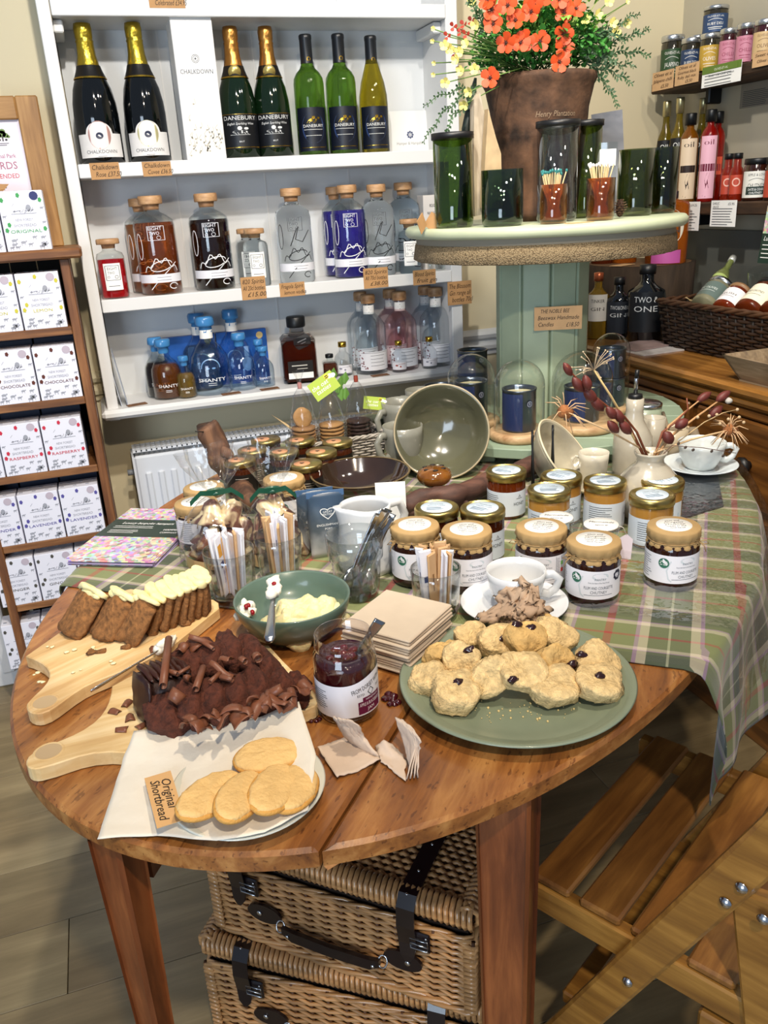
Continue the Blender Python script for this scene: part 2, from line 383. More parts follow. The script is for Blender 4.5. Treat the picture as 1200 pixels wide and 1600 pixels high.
# ------------------------------------------------------------------ radiator
rd = thing('radiator', 'white ribbed panel radiator with a top grille under the white sill', 'radiator', (.5, 2.505, .443))
RW = mat('d5dae2', .3); RX0, RX1 = -.48, .42
obj('panel', MB().box((-.03, -.045, -.08), (.90, .018, .56), bev=.006), RW, rd)
obj('panel', MB().box((-.03, .045, -.08), (.90, .018, .56), bev=.006), RW, rd)
for i in range(24):
    obj('rib', MB().box((-.445+i*.0365, -.056, -.085), (.019, .010, .47), bev=.004), RW, rd)
g = MB()
for i in range(60): g.box((-.47+i*.0149, .003, .212), (.004, .078, .006))
for k in (-.034, -.01, .014, .036): g.box((-.03, k, .211), (.90, .004, .007))
obj('grille', g, RW, rd); obj('side_cover', MB().box((-.482, .0, -.08), (.006, .10, .56)), RW, rd)
obj('vent_core', MB().box((-.03, .003, .15), (.86, .04, .05)), mat('6b7078', .6), rd)
tag(obj('valve_cap', MB().tube([(0, 0, 0), (-.02, 0, 0)], .009, 10), mat('8a8f96', .4), rd, (-.484, 0, .14)), None, None)
# ------------------------------------------------------------------ narrow oak bookcase on the left with shortbread boxes
BF = 2.25
OAKD = wood('bookcase_wood', '5b351c', '9c6b3f', 0, 1.2, .5, 12, axis='Z', third='7d4f2b'); OAKH = wood('bookcase_shelf_wood', '5f3a1f', 'a67445', 0, 1.2, .5, 12, axis='X', third='82552f')
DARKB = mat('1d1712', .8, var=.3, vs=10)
bxr = YP(150, 640, BF).x; bxl = YP(22, 980, BF).x-.005
bc = thing('bookcase', 'narrow dark oak bookcase holding rows of white biscuit boxes', 'bookcase', ((bxl+bxr)/2, BF, 0))
bw = (bxr-bxl)
zt = YP(60, 391, BF).z; zs = [YP(60, 515, BF).z, YP(75, 626, BF).z, YP(75, 737, BF).z, YP(90, 842, BF).z, YP(60, 941, BF).z, YP(60, 941, BF).z-.19, .06]
for sx in (-1, 1): obj('side_panel', MB().box((sx*(bw/2-.011), .11, zt/2-.012), (.022, .22, zt-.024), bev=.002), OAKD, bc)
obj('top', MB().box((.008, .10, zt-.011), (bw+.05, .25, .024), bev=.005), OAKH, bc)
for z in zs: obj('shelf', MB().box((0, .11, z-.010), (bw-.044, .215, .020), bev=.002), OAKH, bc)
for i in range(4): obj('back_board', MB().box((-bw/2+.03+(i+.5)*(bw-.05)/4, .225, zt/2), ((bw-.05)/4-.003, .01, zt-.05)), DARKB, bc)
FL = [('ORIGINAL', '3f9a54', 'green'), ('LEMON', 'c6bf3a', 'yellow'), ('CHOCOLATE', '5c2a1e', 'brown'), ('RASPBERRY', 'c62b45', 'red'), ('LAVENDER', '55509b', 'purple'), ('GINGER', '4c4a44', 'grey')]
BOXM = mat('e3e4f0', .5); BOXG = mat('9b9ea9', .7); BOXD = mat('22242e', .6)
def cow(p, x, z, s):                # little engraved animals of the box print
    p.disc(x, z, s, 8, s*.5); p.line(x-s*.7, x-s*.5, z-s*.8, s*.9); p.line(x+s*.5, x+s*.7, z-s*.8, s*.9); p.disc(x+s*1.15, z+s*.35, s*.3, 6)
def shortbread_box(word, col, label, loc, grp, w_=.100, h_=.135, rz=0, open_=False):
    t = thing('biscuit_box', label, 'box', loc, rz, grp)
    obj('carton', MB().box((0, .035, h_/2), (w_, .07, h_), bev=.001), BOXM, t)
    g = Print(y=-.0006); m = random.Random(5)
    
    for i in range(22): q = m.random(); g.stroke([(-.022+.044*q, h_*(.63+.05*m.random())), (-.018+.044*q, h_*(.66+.07*m.random()*(1 if abs(q-.7) < .3 else .4)))], .0011)
    g.line(-.026, .03, h_*.625, .0014); g.disc(.014, h_*.715, .006, 8, .008)
    g.line(-.022, -.016, h_*.75, .0012, h_*.80); g.text('NEW FOREST', 0, h_*.52, .0085, 0, .040); g.text('SHORTBREAD', 0, h_*.43, .0095, 0, .050)
    for i in range(11): cow(g, -.040+.08*m.random(), h_*(.06+.17*m.random()), .0045+.002*m.random())
    for i in range(4): cow(g, -.043+.086*(i % 2), h_*(.35+.12*i), .004)
    obj('engraving', g.mb, BOXG, t)
    c = Print(y=-.0009); c.text(word, 0, h_*.33, .0105, 0, min(.07, .0088*len(word)))
    for xx, zz in ((-.042, .36), (.043, .36), (-.005, .93), (-.042, .86), (.042, .84), (-.035, .45)): c.disc(xx, h_*zz, .0045, 5, .006)
    obj('lettering', c.mb, mat(col, .6), t)
    l = Print(y=-.0008); l.disc(.030, h_*.91, .010, 12); obj('badge', l.mb, mat('b9aebb' if word != 'ORIGINAL' else '2c3468', .6), t)
    top = MB()
    for i in range(6): top.box((-.04+.016*i, .02+.03*(i % 2), h_+.0006), (.009, .006, .0008))
    obj('top_print', top, BOXG, t)
    return t
rowsb = [(zt, 'ORIGINAL', 0), (zs[0], 'LEMON', 1), (zs[1], 'CHOCOLATE', 2), (zs[2], 'RASPBERRY', 3), (zs[3], 'LAVENDER', 4), (zs[4], 'GINGER', 5), (zs[5], 'GINGER', 5)]
rightx = [YP(78, 370, BF).x, YP(104, 500, BF).x, YP(126, 600, BF).x, YP(138, 720, BF).x, YP(163, 815, BF).x, YP(118, 900, BF).x+.11, bxr-.04]
pos_w = ['right end', 'middle', 'left end']
for (z, wd, fi), rx in zip(rowsb, rightx):
    nme = {'ORIGINAL': 'green lettered', 'LEMON': 'yellow lettered', 'CHOCOLATE': 'brown lettered', 'RASPBERRY': 'red lettered', 'LAVENDER': 'purple lettered', 'GINGER': 'grey lettered'}[wd]
    low = z == zs[5]
    for k in range(3 if wd != 'ORIGINAL' else 2):
        x = rx-.050-k*.104
        where = {0: 'right end', 1: 'middle', 2: 'left end'}[k] if wd != 'ORIGINAL' else ['right end', 'left side'][k]
        lab = 'white biscuit box, %s, at the %s of the %s' % (nme, where, 'bookcase top' if wd == 'ORIGINAL' else ('lowest row row' if low else 'bookcase row of that flavour'))
        shortbread_box(wd, FL[fi][1], lab, (x, BF+.004, z), 'biscuit boxes on the bookcase')
        if wd in ('RASPBERRY', 'LAVENDER', 'GINGER', 'CHOCOLATE') and not low:        # dark boxes standing behind
            tt = thing('dark_box', 'dark navy carton standing behind the %s biscuit box at the %s' % (nme, where), 'box', (x, BF+.125, z), 0, 'dark cartons behind the biscuit boxes')
            obj('carton', MB().box((0, .035, .071), (.1, .07, .142), bev=.001), mat('232c45', .5), tt)
            obj('flap', MB().box((0, .035, .1435), (.098, .066, .0025)), mat('2f3b5c', .5), tt)
# open flap of the left box on top
ff = YP(30, 310, BF+.03)
tag(obj('cardboard_tray', MB().box((0, .03, .004), (.06, .05, .002)).add([(-.03, 0, 0), (.03, 0, 0), (.042, .045, .016), (-.02, .05, .02)], [(0, 1, 2, 3)]), KRAFT, None, (rightx[0]-.115, BF+.03, zt+.137)), 'open brown cardboard flap on the green lettered boxes', 'carton')
# framed certificate standing on the bookcase
FY = 2.40
fr = thing('picture_frame', 'oak framed award certificate standing on the bookcase', 'picture', (YP(100, 381, FY).x, FY, zt+.001), 0)
fh = topz(YP(100, 381, FY), 150)-zt; fwid = .36
FOAK = wood('frame_oak', '8a6234', 'c59a60', 0, 1, .5, 10, third='aa7f49')
bwid = .052
obj('frame_rail', MB().box((-bwid/2, 0, fh/2), (bwid, .02, fh), bev=.003), wood('frame_oak_upright', '8a6234', 'c59a60', 0, 1, .5, 10, axis='Z', third='aa7f49'), fr)
obj('frame_rail', MB().box((-fwid+bwid/2, 0, fh/2), (bwid, .02, fh), bev=.003), FOAK, fr)
obj('frame_rail', MB().box((-fwid/2, 0, fh-bwid/2), (fwid-2*bwid, .02, bwid), bev=.003), FOAK, fr)
obj('frame_rail', MB().box((-fwid/2, 0, bwid/2), (fwid-2*bwid, .02, bwid), bev=.003), FOAK, fr)
obj('certificate', MB().box((-fwid/2, .004, fh/2), (fwid-2*bwid+.004, .004, fh-2*bwid+.004)), mat('e2dbe6', .5, var=.05, vs=5), fr)
x1 = -bwid-.015; cx = -fwid/2
def rt_(g, s_, z, size, w_, sh=0, dx=0): g.text(s_, x1-.008-w_/2+dx, z, size, sh, w_)
x1 += 0
g = Print(y=.0015); rt_(g, 'New Forest National Park', fh-.133, .013, .125); rt_(g, 'AWARDS', fh-.155, .024, .095); obj('lettering', g.mb, mat('a8657a', .6), fr)
g = Print(y=.0015); rt_(g, 'RECOMMENDED', fh-.179, .015, .105); obj('lettering', g.mb, mat('c03a3a', .6), fr)
g = Print(y=.0015); rt_(g, 'The Hamper Company', fh-.232, .014, .125, .35, .008); rt_(g, 'Local Produce', fh-.295, .013, .075, 0, .015)
g.micro(x1-.12, x1-.02, fh-.205, fh-.206, 1, .002); g.micro(x1-.13, x1-.004, fh-.255, fh-.275, 3, .002); obj('lettering', g.mb, mat('55505c', .6), fr)
g = Print(y=.0013); tx, tz = x1-.030, fh-.083
for a, b_, r in ((0, 0, .010), (-.008, -.003, .007), (.008, -.003, .007), (.002, .006, .007), (-.013, -.006, .004), (.014, -.006, .004)): g.disc(tx+a, tz+b_, r, 12, r*.8)
obj('tree_emblem', g.mb, mat('6c8a4c', .6), fr)
g = Print(y=.0012); g.rect(tx-.001, tx+.002, tz-.016, tz-.004); g.micro(tx-.016, tx+.016, tz-.021, tz-.025, 2, .0012); g.disc(tx-.007, tz-.013, .003, 7, .0025); g.disc(tx+.008, tz-.013, .003, 7, .0025); obj('lettering', g.mb, mat('3b3f38', .6), fr)
# ------------------------------------------------------------------ right side: chest, stacked shelves
CT = .88
p0 = T(985, 558, CT); CX = T(1100, 588, CT).x+.018
ch = thing('chest_of_drawers', 'long polished oak chest with black knobs under the stocked shelves', 'chest', (CX, 1.5, 0))
CO = wood('chest_oak', '4a2c12', '8a5a28', 0, 1, .35, 14, coat=.3, axis='Y', third='6b431d'); CO2 = wood('chest_top_oak', '6b4219', 'b07c3c', 0, 1, .3, 14, coat=.4, axis='Y', third='8f6029')
L_ = 1.84; yc = .16; CDp = XR-CX-.008
obj('carcase', MB().box((CDp/2+.01, yc, (CT-.06)/2), (CDp-.02, L_-.04, CT-.06)), CO, ch)
obj('top', MB().box((CDp/2-.01, yc, CT-.012), (CDp+.02, L_, .024), bev=.007), CO2, ch)
obj('cornice', MB().box((CDp/2-.005, yc, CT-.038), (CDp+.01, L_-.02, .028), bev=.010), CO2, ch)
obj('cornice', MB().box((CDp/2, yc, CT-.064), (CDp, L_-.04, .024), bev=.006), CO, ch)
for r, (z0, z1) in enumerate(((.60, .80), (.36, .58), (.12, .34))):
    for k in range(2):
        yy = yc-.45+k*.90
        d = obj('drawer', MB().box((.012, yy, (z0+z1)/2), (.022, .87, z1-z0), bev=.005), CO, ch)
        for q in (-.28, .24):
            obj('knob', MB().lathe([(0, 0), (.010, 0), (.009, .008), (.020, .014), (.022, .022), (.015, .030), (0, .032)], 16, Matrix.Translation((0, yy+q, (z0+z1)/2)) @ Matrix.Rotation(-pi/2, 4, 'Y')), BLACK, d)
RSX = XP(1020, 135, 1.78).x
RUST = wood('rustic_shelf_wood', '2a1a0e', '5a3e25', 0, 1.3, .7, 8, axis='Y', third='402a17', bump=.4)
zup = XP(1100, 112, 1.78).z; zlo = XP(1110, 316, 1.78).z; yl = XP(1020, 135, 1.78).y
su2 = thing('wall_shelf', 'dark rustic upper wall shelf carrying coloured jars of olives', 'shelf', (1.78, yl, zup))
obj('board', MB().box((.085, -.55, -.016), (.17, 1.12, .032), bev=.004), RUST, su2)
for y_ in (-.12, -.9): obj('bracket', MB().box((.14, y_, -.05), (.05, .02, .05), bev=.004), BLACK, su2)
sl = thing('wall_shelf', 'dark rustic lower wall shelf carrying syrup bottles and sauces', 'shelf', (1.78, yl, zlo))
obj('board', MB().box((.085, -.55, -.018), (.17, 1.12, .036), bev=.004), RUST, sl)
for y_ in (-.12, -.9): obj('bracket', MB().box((.14, y_, -.05), (.05, .02, .05), bev=.004), BLACK, sl)
struct('trim_5', MB().box((XR-.01, 1.6, 1.02), (.02, 1.9, .28)), mat('63655f', .7))        # thin dark grey panel along the wall behind the counter
# ================================================================== bottles on the white shelf unit
def sc(prof, r, h): return [(a*r, b*h) for a, b in prof]
CORKW = wood('stopper_wood', '9c7350', 'd9b48a', 0, 4, .5, 3, third='bd9368')
def glassmat(h, ior=1.33, rough=.0): return mat(h, rough, 0, 1, ior)
def bottle(kind, loc, r, h, rz, label, cat='bottle', group=None, **k):
    t = thing('bottle', label, cat, loc, rz, group)
    if kind in ('champagne', 'cuvee'):
        gm = mat('07090a', .05, coat=.5) if kind == 'champagne' else mat('0f2410', .04, 0, .35, 1.4, coat=.5)
        obj('glass_body', MB().lathe(sc([(0, 0), (.9, 0), (1, .015), (1, .36), (.97, .44), (.86, .54), (.66, .63), (.48, .70), (.38, .78), (.34, .86), (.34, .95), (0, .95)], r, h), 40), gm, t)
        fm = mat('b9a037', .28, .9, bump=.5, bs=90) if kind == 'champagne' else mat('b98543', .3, .9, bump=.5, bs=90)
        obj('foil', MB().lathe(sc([(.575, .665), (.505, .70), (.405, .78), (.375, .86), (.40, .875), (.36, .885), (.385, .90), (.40, .96), (.36, .995), (0, 1)], r, h), 28, wob=lambda a, z: 1+.02*sin(a*9+z*300)), fm, t)
        band_m = mat('15120f', .3)
        obj('neck_band', MB().lathe(sc([(.70, .622), (.585, .668), (.52, .705)], r*1.012, h), 28), band_m, t)
        obj('gold_ring', MB().lathe(sc([(.735, .612), (.705, .624)], r*1.012, h), 28), GOLD, t)
        R = r*1.008
        if kind == 'champagne':
            arch = lambda x: sqrt(max(0, 1-(x/(r*.62))**2))*h*.085 if abs(x) < r*.62 else 0
            lb = patch(R, h*.045, h*.215, r*2.3, mat('dcd9d6', .5), t, top=arch, n=40)
            g = Print(R+.0003); g.text('CHALKDOWN', 0, h*.085, h*.036, 0, r*1.45); g.line(-r*.2, r*.2, h*.052, .001); obj('lettering', g.mb, mat('4b4c50', .5), lb)
            g = Print(R+.0003); g.disc(0, h*.205, r*.52, 26, r*.60); obj('emblem', g.mb, mat(k.get('emb', 'c39a8e'), .4, .4), lb)
            g = Print(R+.0005); g.disc(0, h*.20, r*.17, 16, h*.024); obj('emblem', g.mb, mat('1c2440', .4), lb)
            g = Print(r*.56); g.text('BRUT', 0, h*.665, h*.02, 0); 
        else:
            lb = patch(R, h*.07, h*.34, r*2.5, mat('0c0e13', .4), t, n=26)
            g = Print(R+.0003); g.text('DANEBURY', 0, h*.305, h*.045, 0, r*1.9); g.text('English Sparkling Wine', 0, h*.262, h*.026, .3, r*1.5)
            g.disc(-r*.05, h*.20, r*.42, 14, h*.012); g.disc(r*.3, h*.225, r*.13, 10, h*.01); g.disc(-r*.05, h*.228, r*.13, 10, h*.016); g.line(-r*.6, r*.5, h*.178, .0008); g.text('BRUT', 0, h*.125, h*.018, 0)
            for q in (-.35, -.2, .15, .3): g.stroke([(r*q, h*.197), (r*(q+.1), h*.182)], .001)
            obj('lettering', g.mb, mat('cfd0cf', .4), lb)
            g = Print(R+.0002); g.line(-r*1.25, r*1.25, h*.335, .0012); g.line(-r*1.25, r*1.25, h*.082, .0016); obj('gold_line', g.mb, GOLD, lb)
            sd = obj('seal', MB().lathe([(0, .0), (h*.052, 0), (h*.052, -.001), (0, -.001)], 24, Matrix.Translation((0, -r*.66, h*.652)) @ Matrix.Rotation(radians(-72), 4, 'X')), GOLDB, t)
            q = Print(y=0, M=Matrix.Translation((0, -r*.68, h*.652)) @ Matrix.Rotation(radians(18), 4, 'X')); q.disc(0, 0, h*.043, 20); obj('seal_face', q.mb, BLACK, sd)
            q = Print(y=-.0004, M=Matrix.Translation((0, -r*.68, h*.652)) @ Matrix.Rotation(radians(18), 4, 'X')); q.text('2021', 0, 0, h*.03, 0); q.text('CUVEE', 0, h*.022, h*.018, 0); q.text('CLASSIC', 0, -h*.022, h*.018, 0); obj('lettering', q.mb, GOLDB, sd)
    elif kind in ('wine', 'wine_slope'):
        gm = mat(k['glass'], .02, 0, .85, 1.36)
        p = [(0, 0), (.92, 0), (1, .012), (1, .60), (.96, .645), (.78, .69), (.52, .725), (.40, .76), (.37, .80), (.37, .985), (0, .985)] if kind == 'wine' else \
            [(0, 0), (.92, 0), (1, .012), (1, .42), (.97, .50), (.82, .61), (.58, .71), (.42, .78), (.37, .84), (.37, .985), (0, .985)]
        obj('glass_body', MB().lathe(sc(p, r, h), 36), gm, t)
        obj('capsule', MB().lathe(sc([(.42, .765), (.405, .80), (.40, .955), (.42, .965), (.42, .99), (.36, 1), (0, 1)], r, h), 24), mat('14171c', .35), t)
        q = Print(r*.41); q.disc(r*.12, h*.80, r*.14, 12, h*.018, r*.05); obj('capsule_seal', q.mb, GOLD, t)
        R = r*1.008; lb = patch(R, h*.035, h*.40, r*2.3, mat('0e1321', .4), t, n=24)
        g = Print(R+.0002); g.disc(r*.05, h*.23, r*.8, 24, h*.13); obj('emblem', g.mb, mat('24365e', .4), lb)
        g = Print(R+.0004); g.disc(r*.05, h*.295, r*.3, 10, h*.013); g.disc(r*.1, h*.315, r*.12, 8, h*.013); g.disc(r*.42, h*.31, r*.1, 8, h*.01)
        for q in (-.25, -.1, .2, .3): g.stroke([(r*q, h*.29), (r*(q-.12), h*.268)], .0012)
        g.line(-r*.9, r*.9, h*.065, .0016); obj('horse_print', g.mb, GOLD, lb)
        g = Print(R+.0004); g.text('DANEBURY', r*.05, h*.245, h*.036, 0, r*1.4); g.line(-r*.6, r*.7, h*.215, .001); g.line(-r*.5, r*.6, h*.165, .001); obj('lettering', g.mb, mat('d8d8d4', .4), lb)
    elif kind == 'tall':          # tall stoppered decanter with looping script
        liq = k['liq']
        if k.get('clear'):
            obj('glass_body', MB().lathe(sc([(0, 0), (.93, 0), (1, .02), (1, .70), (.93, .76), (.66, .805), (.40, .835), (.33, .87), (.33, .885)], r, h), 36), mat(liq, .0, 0, 1, 1.16), t)
        else:
            obj('glass_body', MB().lathe(sc([(0, 0), (.93, 0), (1, .02), (1, .70), (.93, .76), (.66, .805), (.40, .835), (.33, .87), (.33, .885)], r, h), 36), CLEAR, t)
            obj('liquid', MB().lathe(sc([(0, .012), (.90, .012), (.97, .03), (.97, .69), (.93, .735), (0, .738)], r, h), 36), mat(liq, .03, 0, k.get('tr', .85), 1.33, coat=.4), t)
        st = obj('stopper', MB().lathe(sc([(0, .86), (.37, .86), (.40, .915), (0, .915)], r, h), 24).lathe(sc([(0, .915), (.56, .915), (.58, .925), (.58, .985), (.55, 1), (0, 1)], r, h), 28), CORKW, t)
        R = r*1.01; ink = mat('e6e6e8', .5) if not k.get('clear') else mat('17181a', .5)
        lb = patch(R, h*.13, h*.215, r*2.6, mat('e4e4ea', .5), t)
        g = Print(R+.0003); g.micro(-r*.2, r*.7, h*.185, h*.155, 2, .001); obj('lettering', g.mb, mat('5a5a62', .5), lb)
        g = Print(R+.0004); wd = .0022
        g.stroke([(r*(-.9+.16*cos(a)), h*(.50+.13*sin(a))) for a in [i*2*pi/18 for i in range(19)]], wd)
        g.stroke([(r*(-.75+1.7*i/20), h*(.24+.12*sin(i/20*pi)+.03*sin(i*1.1))) for i in range(21)], wd)
        g.stroke([(r*(.1+.55*cos(a)), h*(.30+.055*sin(a+.4))) for a in [i*2*pi/18 for i in range(17)]], wd)
        g.stroke([(-r*.55, h*.06), (-r*.1, h*.16), (r*.35, h*.24), (r*.9, h*.33)], wd); g.stroke([(r*(.6+.22*cos(a)), h*(.09+.03*sin(a))) for a in [i*2*pi/14 for i in range(13)]], wd)
        if k.get('clear'): g.stroke([(-r*.3, h*.40), (r*.1, h*.58), (r*.2, h*.60), (r*.0, h*.47), (r*.4, h*.44), (r*.9, h*.56)], wd*1.2)
        obj('script_print', g.mb, ink, t)
        g = Print(R+.0004); q = .04
        for a, b_, c, d in ((-.38, .46, .56, .56), (-.38, .46, .70, .70)): g.line(r*a, r*b_, h*b_ if 0 else h*c, .0010)
        g.line(-r*.38, -r*.35, h*.63, h*.14); g.line(r*.43, r*.46, h*.63, h*.14)
        g.text('EIGHT', 0, h*.675, h*.048, 0, r*.65); g.text('TWO', -r*.05, h*.628, h*.048, 0, r*.5); g.text('O', -r*.2, h*.583, h*.045, 0); g.disc(r*.15, h*.585, r*.11, 10, h*.02, .001)
        obj('emblem', g.mb, mat('dcdce4', .5) if not k.get('clear') else mat('55585c', .5), t)
    elif kind == 'mini_tall':     # small square bottle, paper label
        obj('glass_body', MB().lathe(sc([(0, 0), (.95, 0), (1, .03), (1, .70), (.9, .76), (.5, .80), (.42, .86), (.42, .90)], r, h), 4*8, wob=lambda a, z: 1 if z > h*.78 else 1+.10*abs(sin(2*a))-.03), CLEAR if k['liq'] != 'clear' else mat('eef3f4', 0, 0, 1, 1.16), t)
        if k['liq'] != 'clear': obj('liquid', MB().lathe(sc([(0, .02), (.90, .02), (.94, .04), (.94, .66), (0, .665)], r, h), 32, wob=lambda a, z: 1+.10*abs(sin(2*a))-.03), mat(k['liq'], .05, 0, .7, 1.33), t)
        obj('stopper', MB().lathe(sc([(0, .84), (.46, .84), (.50, .91), (.80, .91), (.82, .92), (.82, .985), (.76, 1), (0, 1)], r, h), 24), CORKW, t)
        R = r*1.09; lb = patch(R, h*.15, h*.60, r*1.25, WHITEP, t)
        g = Print(R+.0003); g.text('EIGHT', 0, h*.51, h*.065, 0, r*.7); g.text('TWO', -r*.1, h*.44, h*.065, 0, r*.5); g.text('O', -r*.3, h*.37, h*.06, 0); g.disc(r*.25, h*.37, r*.14, 10, h*.03, .0012)
        g.line(-r*.5, r*.5, h*.56, .0012); g.line(-r*.5, r*.5, h*.32, .0012); g.line(-r*.52, -r*.48, h*.44, h*.24); g.line(r*.48, r*.52, h*.44, h*.24); g.line(-r*.4, r*.4, h*.22, .0015)
        obj('lettering', g.mb, mat('4a4c50', .5), lb)
    elif kind == 'shanty':
        q = k.get('squat', 1)
        body = [(0, 0), (.9, 0), (1, .03), (1, .42), (.95, .52), (.72, .62), (.44, .69), (.33, .74), (.31, .80)] if q == 1 else [(0, 0), (.82, 0), (.95, .03), (1, .15), (.98, .35), (.86, .50), (.60, .61), (.36, .68), (.28, .74), (.27, .80)]
        obj('glass_body', MB().lathe(sc(body, r, h), 32, wob=(None if q == 1 else (lambda a, z: 1+.015*sin(a*9+z*80)))), CLEAR if k['liq'] != 'clear' else thin('blue_clear_glass', (.80, .88, .94), .03), t)
        if k['liq'] != 'clear': obj('liquid', MB().lathe(sc([(0, .03), (.88, .03), (.95, .05), (.95, .42), (.88, .52), (.70, .585), (0, .59)], r, h), 28), mat(k['liq'], .05, 0, '.75' and .75, 1.33), t)
        if q != 1:
            band(r*.31, h*.72, h*.83, WHITEP, t, 'neck_label')
            g = Print(r*.9 if not k.get('hid') else r*.5); g.stroke([(r*(.45*cos(a)), h*(.36+.12*sin(a))) for a in [pi*i/14 for i in range(15)]], .003); g.disc(-r*.14, h*.36, r*.09, 10, h*.012); g.disc(r*.14, h*.36, r*.09, 10, h*.012); obj('face_print', g.mb, mat('8fb4e0', .5), t)
        obj('wax_cap', MB().lathe(sc([(.34, .77), (.36, .80), (.36, .87), (.50, .88), (.52, .90), (.52, .97), (.46, 1), (0, 1)], r*(1 if q == 1 else .85), h), 20, wob=lambda a, z: 1+.04*sin(a*5+z*200)), mat('3f7fb8', .25, coat=.4), t)
        g = Print(r*1.01); g.text('' if k.get('hid') else 'SHANTY', 0, h*(.24 if q == 1 else .21), h*.075*(1 if q == 1 else .85), 0, r*1.35)
        g.line(-r*.2, r*.2, h*.17, .0012); g.line(-r*.2, r*.2, h*.145, .0012); obj('lettering', g.mb, mat('eef0f2', .5), t)
    elif kind == 'gin':
        obj('glass_body', MB().lathe(sc([(0, 0), (.92, 0), (1, .02), (1, .56), (.94, .63), (.70, .70), (.42, .755), (.34, .80), (.34, .90)], r, h), 36), thin('gin_glass', srgb(tuple(int(k['liq'][i:i+2], 16)/255 for i in (0, 2, 4))), .02), t)
        obj('stopper', MB().lathe(sc([(0, .89), (.42, .89), (.44, .90), (.44, .98), (.41, 1), (0, 1)], r, h), 24), CORKW, t)
        R = r*1.01; lb = patch(R, h*.06, h*.30, r*2.1, mat('dfe0e6', .5, alpha=1), t, x0=r*.25)
        g = Print(R+.0003); g.micro(-r*.1, r*.9, h*.25, h*.12, 4, .0012); g.line(-r*.7, r*1.1, h*.285, .001); obj('lettering', g.mb, mat('5b5f6a', .5), lb)
        g = Print(R+.0004); rr = random.Random(2)
        for i in range(16): g.disc(-r*(.3+.6*rr.random()), h*(.08+.24*rr.random()), r*.06, 6, h*.008)
        obj('leaf_print', g.mb, mat('7b4a4f', .5), lb)
        nl = patch(r*.37, h*.76, h*.87, r*.8, mat('d9d8d6', .5), t, 'neck_label'); g = Print(r*.375); g.disc(0, h*.815, r*.14, 4, h*.035); obj('emblem', g.mb, mat('4d4a42', .5), nl)
    elif kind == 'gin_mini':
        obj('glass_body', MB().lathe(sc([(0, 0), (.93, 0), (1, .03), (1, .48), (.85, .60), (.40, .70), (.36, .86)], r, h), 24), thin('mini_glass', (.93, .95, .96), .03), t)
        obj('screw_cap', MB().lathe(sc([(0, .85), (.46, .85), (.46, 1), (0, 1)], r, h), 20), GOLD, t)
        lb = patch(r*1.02, h*.10, h*.34, r*2.2, mat('e6e4ea', .5), t); g = Print(r*1.03); g.disc(-r*.4, h*.24, r*.2, 7, h*.03); g.disc(r*.1, h*.2, r*.12, 7, h*.03); g.line(-r*.2, r*.8, h*.28, .001); obj('leaf_print', g.mb, mat('a04a40' if k.get('red') else '8d8f9d', .5), lb)
    elif kind == 'square':
        s_ = r*1.75
        obj('glass_body', MB().box((0, 0, h*.36), (s_, s_, h*.72), bev=r*.2).lathe(sc([(.5, .70), (.36, .76), (.34, .86)], r, h), 20), CLEAR if h < .1 else mat('e9e2dc', 0, 0, 1, 1.1), t)
        obj('liquid', MB().box((0, 0, h*.34), (s_*.93, s_*.93, h*.62), bev=r*.18), mat('5a2110', .05, 0, .45, 1.33), t)
        obj('cap', MB().lathe(sc([(0, .84), (.46, .84), (.48, .86), (.48, .985), (.44, 1), (0, 1)], r, h), 20), BLACK, t)
        g = Print(y=-s_/2-.0006); g.rect(-s_*.36, s_*.36, h*.08, h*.36); lb = obj('label', g.mb, mat('17120f', .5), t)
        g = Print(y=-s_/2-.0010); g.rect(-s_*.36, s_*.36, h*.09, h*.18); obj('label_panel', g.mb, WHITEP, lb)
        g = Print(y=-s_/2-.0010); g.line(-s_*.25, s_*.2, h*.29, .003); g.line(-s_*.1, s_*.2, h*.24, .002); obj('lettering', g.mb, mat('c8c4ba', .5), lb)
    return t
def shelf_bottle(kind, x, ytop, wpx, zs_, yw, label, group=None, rz=None, **k):
    P0 = YP(x, 300, yw)                              # direction only; x position on the row plane at shelf height
    lo = proj((P0.x, yw, zs_)); P = Vector((P0.x, yw, zs_))
    for _ in range(6):                              # slide so that the middle of the bottle sits at picture column x
        zt_ = topz(P, ytop); mx_ = proj((P.x, yw, zt_))[0]; P.x += (x-mx_)*dep(P)/FPX
    h = topz(P, ytop)-zs_
    return bottle(kind, P, px(P, wpx)/2, h, rz if rz is not None else face(P)*.75, label, 'bottle', group, **k)
FRT, BCK = 2.45, 2.525
G1 = 'sparkling wine bottles on the shelf unit'
shelf_bottle('champagne', 127, 36, 66, Z2, 2.46, 'black sparkling wine bottle, gold foil, pale label with a pinkish emblem, farthest left', G1, emb='b98f86')
shelf_bottle('champagne', 206, 35, 62, Z2, 2.46, 'black sparkling wine bottle, gold foil, greenish gold emblem, beside the tall white carton', G1, emb='b9b284')
shelf_bottle('cuvee', 358, 41, 57, Z2, 2.46, 'dark green sparkling wine bottle with copper foil right beside the white carton', G1)
shelf_bottle('cuvee', 413, 41, 55, Z2, 2.46, 'dark green sparkling wine bottle with copper foil next to the plain wine bottles', G1)
G2 = 'still wine bottles on the shelf unit'
shelf_bottle('wine', 476, 54, 46, Z2, 2.46, 'green wine bottle with black capsule and navy label, next to the copper foiled bottles', G2, glass='5f8a2c')
shelf_bottle('wine', 527, 53, 46, Z2, 2.46, 'green wine bottle with black capsule and navy label, middle one of three', G2, glass='5f8a2c')
shelf_bottle('wine_slope', 578, 56, 44, Z2, 2.46, 'yellowish sloping-shouldered wine bottle with navy label at the right of its row', G2, glass='9a8b1d')
